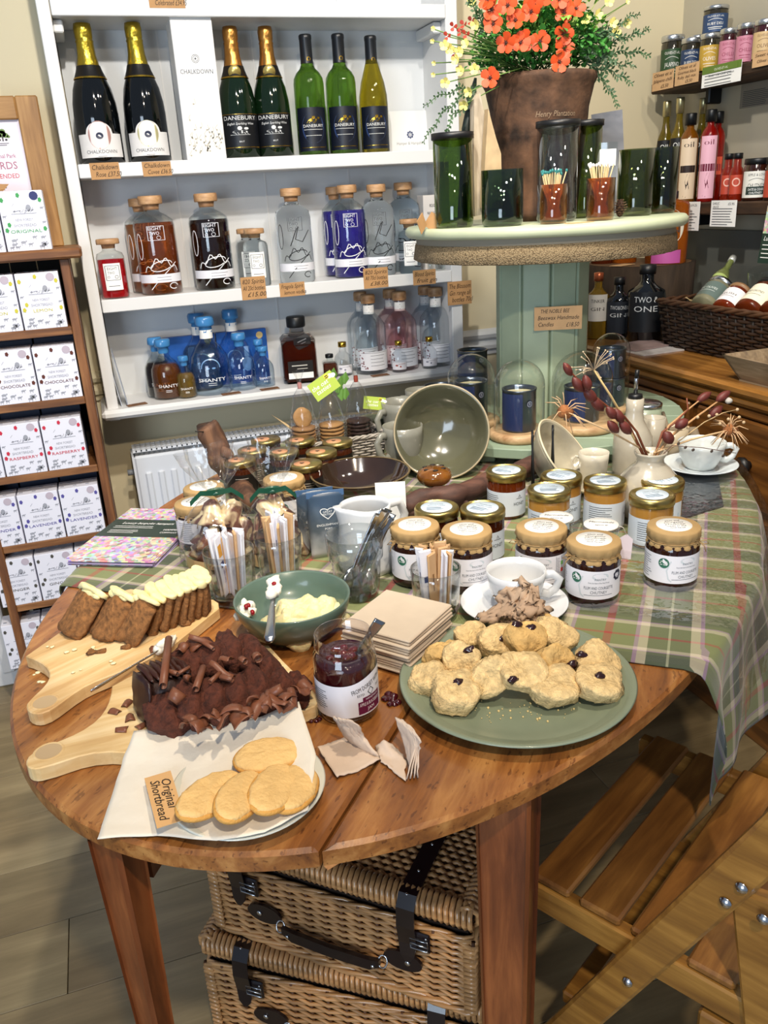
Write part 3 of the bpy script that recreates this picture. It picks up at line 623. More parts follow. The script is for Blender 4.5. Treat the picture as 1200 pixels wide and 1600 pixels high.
# tall white carton
P = YP(294, 30, 2.46); P = Vector((YP(320, 249, 2.46).x, 2.46, Z2)); hh = topz(Vector((P.x-.01, 2.46, Z2)), 30)-Z2
ct = thing('wine_carton', 'tall white wine carton with embossed pale pattern between the dark bottles', 'box', P, 0)
cw = px(P, 60)
obj('carton', MB().box((0, 0, hh/2), (cw, cw*.95, hh), bev=.0015), mat('e0dfdd', .5), ct)
g = Print(y=-cw*.475-.0005); g.text('CHALKDOWN', 0, hh*.62, .015, 0, cw*.8); g.disc(0, hh*.71, .010, 20, None, .001); g.disc(0, hh*.71, .007, 20, None, .001); g.disc(0, hh*.71, .0025, 12); obj('lettering', g.mb, mat('54565c', .5), ct)
g = Print(y=-cw*.475-.0005); rr = random.Random(9)
for i in range(42):
    x_, z_ = (rr.random()-.5)*cw*.92, hh*(.02+.34*rr.random()*rr.random()+.1*rr.random()); x_ = x_+cw*.12 if z_ > hh*.15 else x_
    x_ = max(-cw*.44, min(cw*.44, x_)); a = rr.random()*6.3
    g.stroke([(x_, z_), (x_+.006*cos(a), z_+.008*abs(sin(a))), (x_+.003, z_+.013)], .0014)
    g.disc(x_, z_, .0025, 7)
obj('embossed_pattern', g.mb, mat('c9c3b2', .35, .3), ct)
# second shelf
G3 = 'tall stoppered spirit bottles on the second shelf'
shelf_bottle('tall', 216, 310, 54, Z3, BCK+.01, 'amber stoppered spirit bottle partly hidden behind its twin', G3, liq='cf7a3a')
shelf_bottle('tall', 233, 306, 62, Z3, FRT, 'amber stoppered spirit bottle standing in front beside the small red bottle', G3, liq='c46a30')
shelf_bottle('tall', 320, 302, 60, Z3, FRT, 'almost black stoppered spirit bottle with white looping script', G3, liq='1c0b08', tr=.1)
shelf_bottle('tall', 453, 294, 54, Z3, FRT, 'clear stoppered bottle with black looping script standing alone', G3, liq='eff3f4', clear=1)
shelf_bottle('tall', 520, 292, 40, Z3, BCK+.01, 'violet blue stoppered bottle partly hidden behind its twin', G3, liq='3a319a', tr=.5)
shelf_bottle('tall', 541, 289, 52, Z3, FRT, 'violet blue stoppered bottle with white script in front', G3, liq='3a319a', tr=.5)
shelf_bottle('tall', 587, 288, 50, Z3, FRT, 'clear stoppered bottle with black script beside the violet bottles', G3, liq='e6ecef', clear=1)
shelf_bottle('tall', 629, 285, 48, Z3, BCK-.01, 'clear stoppered bottle at the row end beside the green table disc', G3, liq='dfe7ec', clear=1)
G4 = 'small stoppered spirit bottles on the second shelf'
shelf_bottle('mini_tall', 167, 373, 42, Z3, FRT-.01, 'small bottle of bright red spirit with white label at the shelf left', G4, liq='e01525')
shelf_bottle('mini_tall', 383, 357, 34, Z3, BCK-.02, 'small clear bottle half hidden behind another small clear bottle', G4, liq='clear')
shelf_bottle('mini_tall', 396, 357, 38, Z3, FRT-.01, 'small clear bottle with white label behind a brown price card', G4, liq='clear')
shelf_bottle('mini_tall', 638, 342, 34, Z3, FRT-.02, 'small clear bottle with white label just left of the burlap edge', G4, liq='clear')
sbx = thing('spirit_carton', 'narrow white printed carton at the right end of the second shelf', 'box', (YP(668, 340, 2.5).x, 2.5, Z3), 0)
hz = topz(Vector(sbx.location), 305)-Z3
obj('carton', MB().box((0, 0, hz/2), (.045, .05, hz), bev=.001), mat('cfc9c4', .6), sbx); g = Print(y=-.0256)
g.text('820', .006, hz*.86, .012); g.text('spirits', .004, hz*.77, .012); g.text('minis', .005, hz*.68, .012); obj('lettering', g.mb, INK, sbx)
for i, xx in enumerate((672, 683, 691)):
    P = YP(xx, 410, 2.44); tt = thing('sample_tube', ['slim wooden tipped tester at the second shelf end, outermost left', 'slim wooden tipped tester in the middle of three at the shelf end', 'slim wooden tipped tester nearest the shelf end panel'][i], 'tube', (P.x, 2.44, Z3), 0, 'testers at the shelf end')
    obj('tube_body', MB().lathe([(0, 0), (.008, 0), (.008, .03), (0, .03)], 12), CLEAR, tt); obj('cap', MB().lathe([(0, .03), (.008, .03), (.008, .042), (0, .042)], 12), CORKW, tt)
# bottom shelf
G5 = 'blue capped bottles on the bottom shelf'
shelf_bottle('shanty', 240, 527, 42, Z4, BCK-.03, 'dark rum bottle with blue wax cap behind the other brown ones', G5, liq='2a130b')
shelf_bottle('shanty', 252, 530, 46, Z4, FRT+.01, 'brown spirit bottle with blue wax cap and white lettering', G5, liq='a35a24')
shelf_bottle('shanty', 285, 556, 30, Z4, FRT-.015, 'smallest amber miniature with blue cap standing at the front', G5, liq='b08a3a')
shelf_bottle('shanty', 305, 489, 58, Z4, BCK+.005, 'large dark blue-capped bottle half hidden behind the big clear flask', G5, liq='4f6f98', squat=2, hid=1)
shelf_bottle('shanty', 318, 494, 64, Z4, FRT+.01, 'largest clear flask-shaped bottle with blue cap and bearded face', G5, liq='clear', squat=2)
shelf_bottle('shanty', 358, 483, 56, Z4, BCK+.005, 'tall clear flask with blue cap in front of the blue carton', G5, liq='clear', squat=2, hid=1)
shelf_bottle('shanty', 371, 520, 42, Z4, FRT+.01, 'middle sized clear bottle with blue cap and white lettering', G5, liq='clear')
shelf_bottle('shanty', 402, 530, 28, Z4, BCK-.04, 'clear miniature with blue cap tucked behind another miniature', G5, liq='clear', hid=1)
shelf_bottle('shanty', 409, 541, 30, Z4, FRT+.01, 'clear miniature with blue cap at the right of its group', G5, liq='clear')
for a, b_, n in ((262, 345, 'left'), (345, 424, 'right')):
    A, B = YP(a, 600, BCK+.03), YP(b_, 600, BCK+.03); hz = topz(Vector((B.x, BCK+.03, Z4)), 512 if n == 'right' else 520)-Z4
    t = thing('gift_carton', 'bright blue gift carton with a gold seal, the %s one of two' % n, 'box', ((A.x+B.x)/2, BCK+.03, Z4), 0, 'blue gift cartons behind the bottles')
    obj('carton', MB().box((0, 0, hz/2), (B.x-A.x-.004, .02, hz)), mat('1f57a8', .4, var=.35, vs=14), t)
    g = Print(y=-.0105); g.disc((B.x-A.x)*.35, hz-.018, .0105, 18); obj('gold_seal', g.mb, mat('c9b27a', .4), t)
    g = Print(y=-.0105); g.disc(.01, hz*.36, .016, 14, .022); g.rect(.003, .017, hz*.5, hz*.7); obj('bottle_print', g.mb, mat('a9c6ee', .5), t)
for i in range(2):
    P = YP(180+i*4, 635, 2.45+.02*i); tag(obj('greeting_card', MB().box((0, 0, .075), (.002, .11, .15)), mat('9aa1b0', .5) if i else mat('b9bec8', .5), None, (.012+i*.016, 2.47, Z4), (0, radians(-7), 0)), ['grey card leaning on the left side panel of the bottom shelf', 'darker grey card leaning in front of another leaning card'][i], 'card')
sq = shelf_bottle('square', 461, 494, 60, Z4, FRT+.02, 'large square bottle of dark brown spirit with black cap and hanging tag', None)
tagm = MB().prism([(-.02, -.018), (.02, -.018), (.028, 0), (.02, .018), (-.02, .018), (-.028, 0)], -.001, .001, Matrix.Translation((.012, -.045, .125)) @ Matrix.Rotation(radians(80), 4, 'X') @ Matrix.Rotation(radians(20), 4, 'Z'))
ht = obj('swing_tag', tagm, mat('17171a', .5), sq)
g = Print(y=-.047, M=Matrix.Translation((.012, 0, .125)) @ Matrix.Rotation(radians(-20), 4, 'Y')); g.line(-.014, .014, .004, .003); g.line(-.009, .009, -.004, .002); obj('lettering', g.mb, mat('b9b9bb', .5), ht)
shelf_bottle('square', 514, 553, 26, Z4, FRT+.02, 'tiny square miniature of brown spirit with black cap', None)
shelf_bottle('gin_mini', 534, 534, 28, Z4, FRT+.03, 'frosted white miniature bottle with gold screw cap', None)
G6 = 'clear gin bottles at the right of the bottom shelf'
shelf_bottle('gin', 562, 456, 46, Z4, BCK+.01, 'clear gin bottle at the back left of its group', G6, liq='eef3f7')
shelf_bottle('gin', 574, 460, 50, Z4, FRT+.02, 'clear gin bottle with leaf printed label in front, leftmost', G6, liq='f2f6f8')
shelf_bottle('gin', 608, 452, 46, Z4, BCK+.01, 'pinkish gin bottle standing at the back', G6, liq='f7e8ea')
shelf_bottle('gin', 623, 455, 50, Z4, FRT+.02, 'pale pink gin bottle with white leaf printed label', G6, liq='f8e6e7')
shelf_bottle('gin', 663, 447, 46, Z4, BCK+.01, 'clear gin bottle at the back right of its group', G6, liq='eef3f7')
shelf_bottle('gin', 679, 449, 50, Z4, FRT+.02, 'clear gin bottle in front next to the right side panel', G6, liq='f2f6f8')
shelf_bottle('gin_mini', 622, 532, 24, Z4, FRT-.02, 'clear miniature with red printed label before the pink gin', None, red=1)
shelf_bottle('gin_mini', 670, 526, 24, Z4, FRT-.02, 'clear miniature with white label before the right hand gin', None)
# ---- price cards
def price_card(x0, y0, x1, y1, yw, label, lines, col=KRAFT, tilt=0, ink='2b1a10'):
    a, b_ = YP(x0, y0, yw), YP(x1, y1, yw); w_, h_ = abs(b_.x-a.x), abs(a.z-b_.z)
    t = thing('price_card', label, 'price tag', ((a.x+b_.x)/2, yw, (a.z+b_.z)/2), 0); t.rotation_euler = (0, tilt, 0)
    obj('card', MB().box((0, 0, 0), (w_, .0012, h_)), col, t); g = Print(y=-.0011); n = len(lines)
    for i, s_ in enumerate(lines): scrib(g, s_, 0 if i < n-1 else w_*.1, h_*(.5-(i+.5)/n)*.86, min(h_/n*.85, .02), min(w_*.88, .012*len(s_)*.75))
    obj('handwriting', g.mb, mat(ink, .6), t); return t
YS = UF-.004
price_card(139, 255, 189, 279, YS, 'brown handwritten price card under the leftmost black bottle', ['Chalkdown', 'Rose £37.50'])
price_card(221, 253, 269, 274, YS, 'brown handwritten price card left of the tall white carton', ['Chalkdown', 'Cuvee £36.50'])
price_card(230, -16, 290, 13, YS, 'brown handwritten price card on the topmost shelf edge', ['Cuvee', 'Celebrated £34.95'])
price_card(375, 434, 417, 466, YS, 'brown price card reading fifteen pounds below small clear bottle', ['820 Spirits', 'All 20cl bottles', '£15.00'])
price_card(436, 443, 477, 461, YS, 'small brown closely written card left of the violet bottles', ['Fragola Spirit', 'lemon vodka'])
price_card(567, 420, 607, 448, YS, 'brown price card under the clear bottle with black script', ['820 Spirits', 'All 70cl bottles', '£38.00'])
price_card(645, 423, 681, 443, YS, 'small brown closely written card nearest the shelf end panel', ['Blood Spirits', 'fruit gin'])
price_card(699, 441, 737, 474, YS-.002, 'dark brown written card fixed on the right side panel', ['The Blossom', 'Gin range all', 'bottles 70cl'])
for i, (x, y, rz_) in enumerate(((214, 632, .25), (362, 616, .1), (424, 610, .08), (597, 588, .05))):
    P = T(x, y, Z4+.001); t = thing('price_card', ['brown card lying flat on the bottom shelf left of the rum', 'brown card lying flat before the large clear flask', 'brown card lying flat before the clear miniatures', 'brown card lying flat before the gin bottles'][i], 'price tag', (P.x, max(P.y, UF+.005), Z4+.0015), rz_)
    obj('card', MB().box((0, .0, 0), (.055, .026, .001)), mat('7c5638', .8), t); g = Print(y=0, M=Matrix.Translation((0, 0, .0008)) @ Matrix.Rotation(-pi/2, 4, 'X')); scrib(g, '£38.00', 0, 0, .012); obj('handwriting', g.mb, INK, t)
# white notice leaning at the right of the wine shelf
t = thing('notice_card', 'white leaning sheet with a small blue flower emblem on the wine shelf', 'sign', (YP(630, 200, 2.52).x, 2.55, Z2), 0, rot=(radians(-8), 0, 0))
obj('sheet', MB().box((.02, 0, .06), (.15, .0015, .118)), mat('dcdcda', .6), t); g = Print(y=-.001); g.text('Hamper & Hampshire', .035, .028, .012, 0, .09); obj('lettering', g.mb, mat('8d8a86', .6), t)
g = Print(y=-.001)
for i in range(8): g.disc(.035+.008*cos(i*pi/4), .052+.008*sin(i*pi/4), .0032, 8)
g.disc(.035, .052, .004, 10, None, .0015); obj('flower_emblem', g.mb, mat('3a4468', .6), t)
# ================================================================== table
TZ = .76
EC = Vector((.553, 1.382)); EA = Vector((.655, .756)).normalized(); EB = Vector((-EA.y, EA.x)); RA, RB = .931, .554
tbl = thing('dining_table', 'worn oval pine table on square tapered legs laden with food and jars', 'table', (EC.x, EC.y, 0), atan2(EA.y, EA.x))
PINE = wood('table_top_pine', '70421e', 'bb8549', 0, 2.0, .36, 6, coat=.2, third='99612d', bump=.22, specks=.55)
PINE2 = wood('table_leg_pine', '5e2f14', '9c5a2e', 0, 1.3, .38, 9, coat=.2, axis='Z', third='7c4320', bump=.1)
gapb = -.178; N_ = 160
def half(sgn):
    pts = []
    for i in range(N_):
        a = 2*pi*i/N_; p = (RA*cos(a), RB*sin(a))
        if (p[1]-gapb)*sgn > .0015: pts.append(p)
        else: pts.append(None)
    k = [i for i in range(N_) if pts[i] is None and pts[(i+1) % N_] is not None][0]; out = []
    for i in range(1, N_+1):
        p = pts[(k+i) % N_]
        if p: out.append(p)
    xe = RA*sqrt(1-((gapb+sgn*.0015)/RB)**2)*sgn
    return [(xe, gapb+sgn*.0015)]+out+[(-xe, gapb+sgn*.0015)]
obj('table_leaf', MB().prism(half(1), TZ-.025, TZ, bev=.004), PINE, tbl)
obj('table_leaf', MB().prism(half(-1), TZ-.025, TZ, bev=.004), PINE, tbl)
obj('hinge', MB().box((-.80, gapb, TZ-.020), (.03, .03, .012)), GOLDB, tbl)
def leg(P, w0=.066, wm=.06, w1=.044):
    v = Vector((P[0]-EC.x, P[1]-EC.y)); x, y = v.dot(EA), v.dot(EB)
    mb = MB(); vs = []
    for z, s_ in ((0, w1), (.47, wm), (TZ-.026, w0)):
        for a, b_ in ((-1, -1), (1, -1), (1, 1), (-1, 1)):
            c = .004
            vs += [(x+a*(s_/2-c*(1)), y+b_*s_/2, z), (x+a*s_/2, y+b_*(s_/2-c), z)] if (a*b_ > 0) else [(x+a*s_/2, y+b_*(s_/2-c), z), (x+a*(s_/2-c), y+b_*s_/2, z)]
    fs = [tuple(reversed(range(8))), tuple(range(16, 24))]
    for r in range(2):
        for i in range(8): fs.append((r*8+i, r*8+(i+1) % 8, r*8+8+(i+1) % 8, r*8+8+i))
    mb.add(vs, fs); obj('leg', mb, PINE2, tbl)
LL = T(190, 1352, .715); LR = T(796, 1264, .715)
l1 = Vector((LL.x, LL.y))+Vector((-.10, .99))*.030; l2 = Vector((LR.x, LR.y))+Vector((.43, .9))*.036
leg(l1, .041, .032, .024); leg(l2, .062, .056, .046)
for l in (l1, l2):
    v = l-EC; q = EC-v; leg(q)
ap = MB()
for l, s_ in ((l1, 1), (l2, 1)): pass
a1, a2 = [(l-EC) for l in (l1, l2)]
def apron(P, Q):
    x0, y0 = P.dot(EA), P.dot(EB); x1, y1 = Q.dot(EA), Q.dot(EB); d = Vector((x1-x0, y1-y0)); L = d.length
    obj('apron', MB().box(((x0+x1)/2, (y0+y1)/2, TZ-.075), (L-.07, .02, .09), rz=atan2(d.y, d.x)), PINE2, tbl)
apron(a1, a2-EA*0) if (a1-a2).length < .1 else None
apron(a2, -a1); apron(-a2, a1)
# ------------------------------------------------------------------ tablecloth
def plaid():
    m, nt, b = base('plaid_wool'); N = nt.nodes.new; L = nt.links
    tc = N('ShaderNodeTexCoord'); sp = N('ShaderNodeSeparateXYZ'); L.new(tc.outputs['UV'], sp.inputs[0]); outs = []
    G1_, G2_, G3_ = '747b4c', '4a5238', '30392f'; W_, RD, LI = 'c2b79e', '9c3a30', 'a585a0'
    def ramp(src, period, stops):
        d = N('ShaderNodeMath'); d.operation = 'DIVIDE'; L.new(src, d.inputs[0]); d.inputs[1].default_value = period
        f = N('ShaderNodeMath'); f.operation = 'FRACT'; L.new(d.outputs[0], f.inputs[0]); r = N('ShaderNodeValToRGB'); r.color_ramp.interpolation = 'CONSTANT'; L.new(f.outputs[0], r.inputs[0])
        e = r.color_ramp.elements; e[0].position = 0; e[0].color = (*hexc(stops[0][1]), 1); e[1].position = stops[1][0]; e[1].color = (*hexc(stops[1][1]), 1)
        for p, c in stops[2:]: q = e.new(p); q.color = (*hexc(c), 1)
        return r.outputs[0]
    U = ramp(sp.outputs[0], .165, [(0, RD), (.06, G1_), (.24, LI), (.27, W_), (.34, G2_), (.49, 'a8a98a'), (.51, G2_), (.66, W_), (.73, LI), (.76, G1_)])
    V = ramp(sp.outputs[1], .118, [(0, W_), (.07, LI), (.09, G2_), (.16, G3_), (.36, G2_), (.42, LI), (.44, W_), (.50, G1_), (.72, RD), (.765, G1_)])
    wv = N('ShaderNodeTexWave'); wv.inputs['Scale'].default_value = 260; wv.bands_direction = 'DIAGONAL'; L.new(tc.outputs['UV'], wv.inputs['Vector'])
    mx = N('ShaderNodeMix'); mx.data_type = 'RGBA'; mx.inputs[0].default_value = .5; L.new(U, mx.inputs[6]); L.new(V, mx.inputs[7])
    lt = N('ShaderNodeMix'); lt.data_type = 'RGBA'; lt.blend_type = 'LIGHTEN'; lt.inputs[0].default_value = .35; L.new(mx.outputs[2], lt.inputs[6]); L.new(U, lt.inputs[7])
    L.new(mx.outputs[2], b.inputs['Base Color']); b.inputs['Roughness'].default_value = .9; b.inputs['Sheen Weight'].default_value = .2
    n = N('ShaderNodeTexNoise'); n.inputs['Scale'].default_value = 500; L.new(tc.outputs['UV'], n.inputs['Vector'])
    bp = N('ShaderNodeBump'); bp.inputs['Strength'].default_value = .35; bp.inputs['Distance'].default_value = .001; L.new(n.outputs[0], bp.inputs['Height']); L.new(bp.outputs[0], b.inputs['Normal'])
    return m
A_, B_ = T(100, 915, TZ+.002), T(1062, 1045, TZ+.002)
CU = Vector((B_.x-A_.x, B_.y-A_.y)).normalized(); CV = Vector((-CU.y, CU.x)); LEN = (B_-A_).length
def ell_near(p):
    x, y = (p-EC).dot(EA), (p-EC).dot(EB); t = atan2(y/RB, x/RA)
    for _ in range(8):
        ex, ey = RA*cos(t), RB*sin(t); dx, dy = -RA*sin(t), RB*cos(t); f = (x-ex)*dx+(y-ey)*dy
        g = dx*dx+dy*dy-(x-ex)*RA*-cos(t)*-1*-1 if 0 else dx*dx+dy*dy+(x-ex)*RA*cos(t)+(y-ey)*RB*sin(t)
        t += max(-.3, min(.3, f/max(g, 1e-3)))
    ex, ey = RA*cos(t), RB*sin(t); n = Vector((ex/RA**2, ey/RB**2)).normalized()
    return EC+EA*ex+EB*ey, (EA*n.x+EB*n.y), t
def drape(u, v, lift=.0015, extra=0):
    p = Vector((A_.x, A_.y))+CU*u+CV*v; x, y = (p-EC).dot(EA), (p-EC).dot(EB)
    ins = (x/RA)**2+(y/RB)**2; z0 = TZ+lift+extra
    wr = .0012*(1+noise.noise(Vector((u*9, v*9, 1))))
    if ins <= 1: return Vector((p.x, p.y, z0+wr))
    E_, n, t = ell_near(p); d = (p-E_).length; r0 = .010
    ph = t*17; am = min(1, d/.16)
    out = .008+extra+min(d, .02)*.4+am*(.018+.020*sin(ph)+.010*sin(ph*2.3+1)); tang = Vector((-n.y, n.x))
    q = E_+n*out+tang*am*.012*cos(ph*1.3)
    return Vector((q.x, q.y, z0-max(0, d-.006)*.985))
NU, NV = 150, 150; U0_, U1_, V0_, V1_ = -.03, LEN+.30, 0.0, 1.30
cl = MB().grid(lambda a, b_: drape(U0_+(U1_-U0_)*a, V0_+(V1_-V0_)*b_), NU, NV, thick=.0012)
to = obj('tablecloth', cl, plaid()); tag(to, 'green plaid wool tablecloth draped over the back and right of the oval table', 'tablecloth')
me = to.data; uv = me.uv_layers.new(name='UVMap'); W1 = (NU+1); tot = W1*(NV+1)
for lp in me.loops:
    i = lp.vertex_index % tot; uv.data[lp.index].uv = ((i % W1)/NU*(U1_-U0_)+.12, (i//W1)/NV*(V1_-V0_)+.02)
# clear plastic cover lying over the right side, hanging past the cloth
pc = MB().grid(lambda a, b_: drape(LEN*.72+.48*a, .10+.95*b_, .004, .010*(1 if a > .3 else a/.3)), 50, 60)
tag(obj('plastic_cover', pc, film('cover_film', .06)), 'clear plastic cover over the tablecloth hanging down its right side', 'table cover')
slate = MB().prism([(p.x, p.y) for p in [T(1010, 838), T(1075, 812), T(1130, 795), T(1120, 742), T(1060, 705), T(985, 730)]], TZ+.004, TZ+.007)
tag(obj('placemat', slate, mat('2a3036', .35, bump=.1)), 'dark slate grey mat under the teacup and saucer with dried stems', 'mat')
# ================================================================== green cable drum stand
SCX, SCY = .90, 1.77; DT = 1.250
for _ in range(6): SCX += (848-proj((SCX, SCY, DT))[0])*dep((SCX, SCY, DT))/FPX
GREEN = mat('9fae94', .5, var=.12, vs=12, bump=.1, bs=30); GREEND = mat('8a9c86', .5, var=.12, vs=12, bump=.1, bs=30)
sp = thing('display_stand', 'pale green painted cable drum stand with a burlap trimmed round top', 'display stand', (SCX, SCY, TZ+.004), 0)
RD_ = px((SCX, SCY-.0, DT), 437)/2*.985
obj('top_disc', MB().lathe([(0, -.022), (RD_-.006, -.022), (RD_, -.016), (RD_, -.006), (RD_-.006, 0), (0, 0)], 72, Matrix.Translation((0, 0, DT-TZ-.004))), mat('b5bd9f', .42, var=.08, vs=10), sp)
obj('drum_ring', MB().lathe([(RD_-.035, -.060), (RD_-.024, -.060), (RD_-.024, -.022)], 60, Matrix.Translation((0, 0, DT-TZ-.004))), mat('938c7c', .8), sp)
def burlap():
    m, nt, b = base('burlap'); N = nt.nodes.new; L = nt.links; tc = N('ShaderNodeTexCoord')
    n = N('ShaderNodeTexVoronoi'); n.inputs['Scale'].default_value = 330; L.new(tc.outputs['Object'], n.inputs['Vector'])
    r = N('ShaderNodeValToRGB'); L.new(n.outputs[0], r.inputs[0]); e = r.color_ramp.elements; e[0].color = (*hexc('b09a76'), 1); e[1].position = .8; e[1].color = (*hexc('6e5c42'), 1)
    L.new(r.outputs[0], b.inputs['Base Color']); b.inputs['Roughness'].default_value = .95
    bp = N('ShaderNodeBump'); bp.inputs['Strength'].default_value = .8; bp.inputs['Distance'].default_value = .002; bp.invert = True; L.new(n.outputs[0], bp.inputs['Height']); L.new(bp.outputs[0], b.inputs['Normal']); return m
BUR = burlap()
obj('burlap_trim', MB().lathe([(RD_-.0235, -.036), (RD_-.021, -.040), (RD_-.018, -.071), (RD_-.022, -.073), (RD_-.025, -.060)], 90, Matrix.Translation((0, 0, DT-TZ-.004)), wob=lambda a, z: 1+(.006*sin(a*21)+.004*sin(a*47) if z < -.04 else 0)), BUR, sp)
PR = .094
for i in range(10):
    a = 2*pi*(i+.5)/10; obj('post_board', MB().box((PR*cos(a), PR*sin(a), .235), (.018, .0600, .42), rz=a, bev=.0025), GREEN, sp)
RBs = .335; ys = -RBs
for i in range(7):
    y0, y1 = ys+i*RBs*2/7+.001, ys+(i+1)*RBs*2/7-.001; pts = []
    for k in range(15):
        y_ = y0+(y1-y0)*k/14; pts.append((sqrt(max(0, RBs*RBs-y_*y_)), y_))
    pts += [(-x_, y_) for x_, y_ in reversed(pts)]
    c_, s_ = cos(-.55), sin(-.55); pts = [(x_*c_-y_*s_, x_*s_+y_*c_) for x_, y_ in pts]
    obj('base_board', MB().prism(pts, .020, .042, bev=.002), GREEND, sp)
for a in (-2.6, -1.6, -.5, .6, 1.6, 2.7): obj('foot_block', MB().box((.26*cos(a), .26*sin(a), .010), (.13, .06, .020), rz=a+.6, bev=.003), GREEND, sp)
BZ = TZ+.004+.042
pc_ = PP(872, 497, (SCX-.03, SCY-.108, 1), (-.35, -.93, 0)); t = thing('price_card', 'kraft card for beeswax candles pinned on the green post', 'price tag', pc_, radians(-22))
cw, chh = px(pc_, 74), px(pc_, 36)
obj('card', MB().box((0, 0, 0), (cw, .001, chh)), KRAFTL, t); g = Print(y=-.0009)
scrib(g, 'THE NOBLE BEE', -.008, chh*.30, .012, cw*.6); scrib(g, 'Beeswax Handmade', 0, chh*.02, .013, cw*.86); scrib(g, 'Candles', -cw*.26, -chh*.26, .013, cw*.32); scrib(g, '£18.50', cw*.3, -chh*.30, .014, cw*.27); obj('handwriting', g.mb, INK, t)
pc2 = PP(917, 527, (SCX+.09, SCY-.05, 1), (.6, -.8, 0)); t = thing('price_card', 'kraft card edge-on at the right side of the green post', 'price tag', pc2, radians(55))
obj('card', MB().box((0, 0, 0), (.045, .001, .075)), KRAFT, t); g = Print(y=-.0009); g.micro(-.018, .018, .03, -.03, 8, .0012); obj('handwriting', g.mb, INK, t)
def on_disc(x, dy):
    P = Vector((0, SCY+dy, DT)); P.x = YP(x, 340, P.y).x
    for _ in range(4): P.x += (x-proj(P)[0])*dep(P)/FPX
    return P
# glasses made of cut bottles
GG = lambda h, name: thin(name, srgb(tuple(int(h[i:i+2], 16)/255 for i in (0, 2, 4))), .02)
def cut_glass(P, wpx, ytop, m, label, grp, rim=None, name='glass_tumbler'):
    P = Vector(P); r = px(P, wpx)/2; h = topz(P, ytop)-P.z; t = thing(name, label, 'glass', P, 0, grp)
    obj('glass_body', MB().lathe([(0, .004), (r*.5, .003), (r*.86, 0), (r*.98, .006), (r, .02), (r, h), (r-.003, h), (r-.003, .02), (r*.9, .010), (r*.4, .014), (0, .022)], 40), m, t)
    if rim: obj('rim', MB().lathe([(r-.006, h-.002), (r+.003, h-.002), (r+.003, h+.010), (r-.006, h+.010), (r-.006, h-.002)], 40), mat('161618', .4), t)
    return t
GG = lambda h, name: thin(name, tuple(v**.32 for v in srgb(tuple(int(h[i:i+2], 16)/255 for i in (0, 2, 4)))), .02)
dG = GG('52701f', 'green_cut_glass'); dG2 = GG('2f4a2a', 'dark_green_cut_glass'); dG3 = GG('4d5c26', 'olive_cut_glass')
cut_glass(on_disc(710, -.07), 60, 216, dG, 'tall green cut bottle glass with black rim at the left of the stand top', None, True)
cut_glass(on_disc(785, -.16), 64, 265, dG2, 'short dark green cut bottle tumbler left of the match holders', None)
cut_glass(on_disc(869, -.12), 62, 197, thin('clear_cut_glass', (.80, .82, .86), .03), 'tall clear cut bottle glass with black rim before the big pot', None, True)
cut_glass(on_disc(913, -.04), 46, 196, GG('5a6d1c', 'yellow_green_cut_glass'), 'tall olive green glass with black rim behind the clear one', None, True)
cut_glass(on_disc(990, -.12), 54, 233, dG3, 'short olive green cut bottle tumbler with a pinecone beside it', None)
cut_glass(on_disc(1033, -.09), 42, 230, dG3, 'short olive green cut bottle tumbler at the right rim of the stand', None)
AMB = thin('amber_cut_glass', (.78, .52, .28), .03); AMB2 = mat('d08a3a', .1, 0, .6, 1.3, coat=.5)
def match_cup(P, wpx, ytop, head, label):
    P = Vector(P); r = px(P, wpx)/2; h = topz(P, ytop)-P.z; t = thing('match_holder', label, 'match holder', P, 0)
    obj('glass_body', MB().lathe([(0, .001), (r*.9, 0), (r, .008), (r, h), (r-.002, h), (r-.002, .008), (0, .006)], 32), AMB, t)
    obj('inner_funnel', MB().lathe([(r*.75, .008), (r*.6, h*.2), (r*.42, h*.42), (r*.50, h*.65), (r*.8, h*.9), (r*.96, h)], 32), AMB2, t)
    rr = random.Random(int(wpx*7)); hd = mat(head, .6); st = mat('d9bd8c', .7)
    for i in range(20):
        a = rr.random()*6.28; k = r*.30*rr.random(); top = r*(.2+.8*rr.random()); b0 = Vector((k*cos(a), k*sin(a), h*.35)); a2 = a+.3*(rr.random()-.5)
        e = Vector((top*cos(a2)*1.35, top*sin(a2)*1.35, h*(1.24+.10*rr.random()))); d = (e-b0).normalized()
        mt = thing('match', 'wooden match with %s head in the %s' % (('teal', 'left match holder') if head != 'f0ece6' else ('white', 'right match holder')), 'match', P, 0, 'matches with %s heads' % ('teal' if head != 'f0ece6' else 'white'))
        obj('stick', MB().tube([b0, e], .0013, 4, smooth=False), st, mt); obj('head', MB().blob(e, (.0026, .0026, .0036), 7, 5), hd, mt)
match_cup(on_disc(864, -.22), 43, 288, '2f7a78', 'amber glass match holder with teal tipped matches')
match_cup(on_disc(937, -.22), 43, 278, 'f0ece6', 'amber glass match holder with white tipped matches')
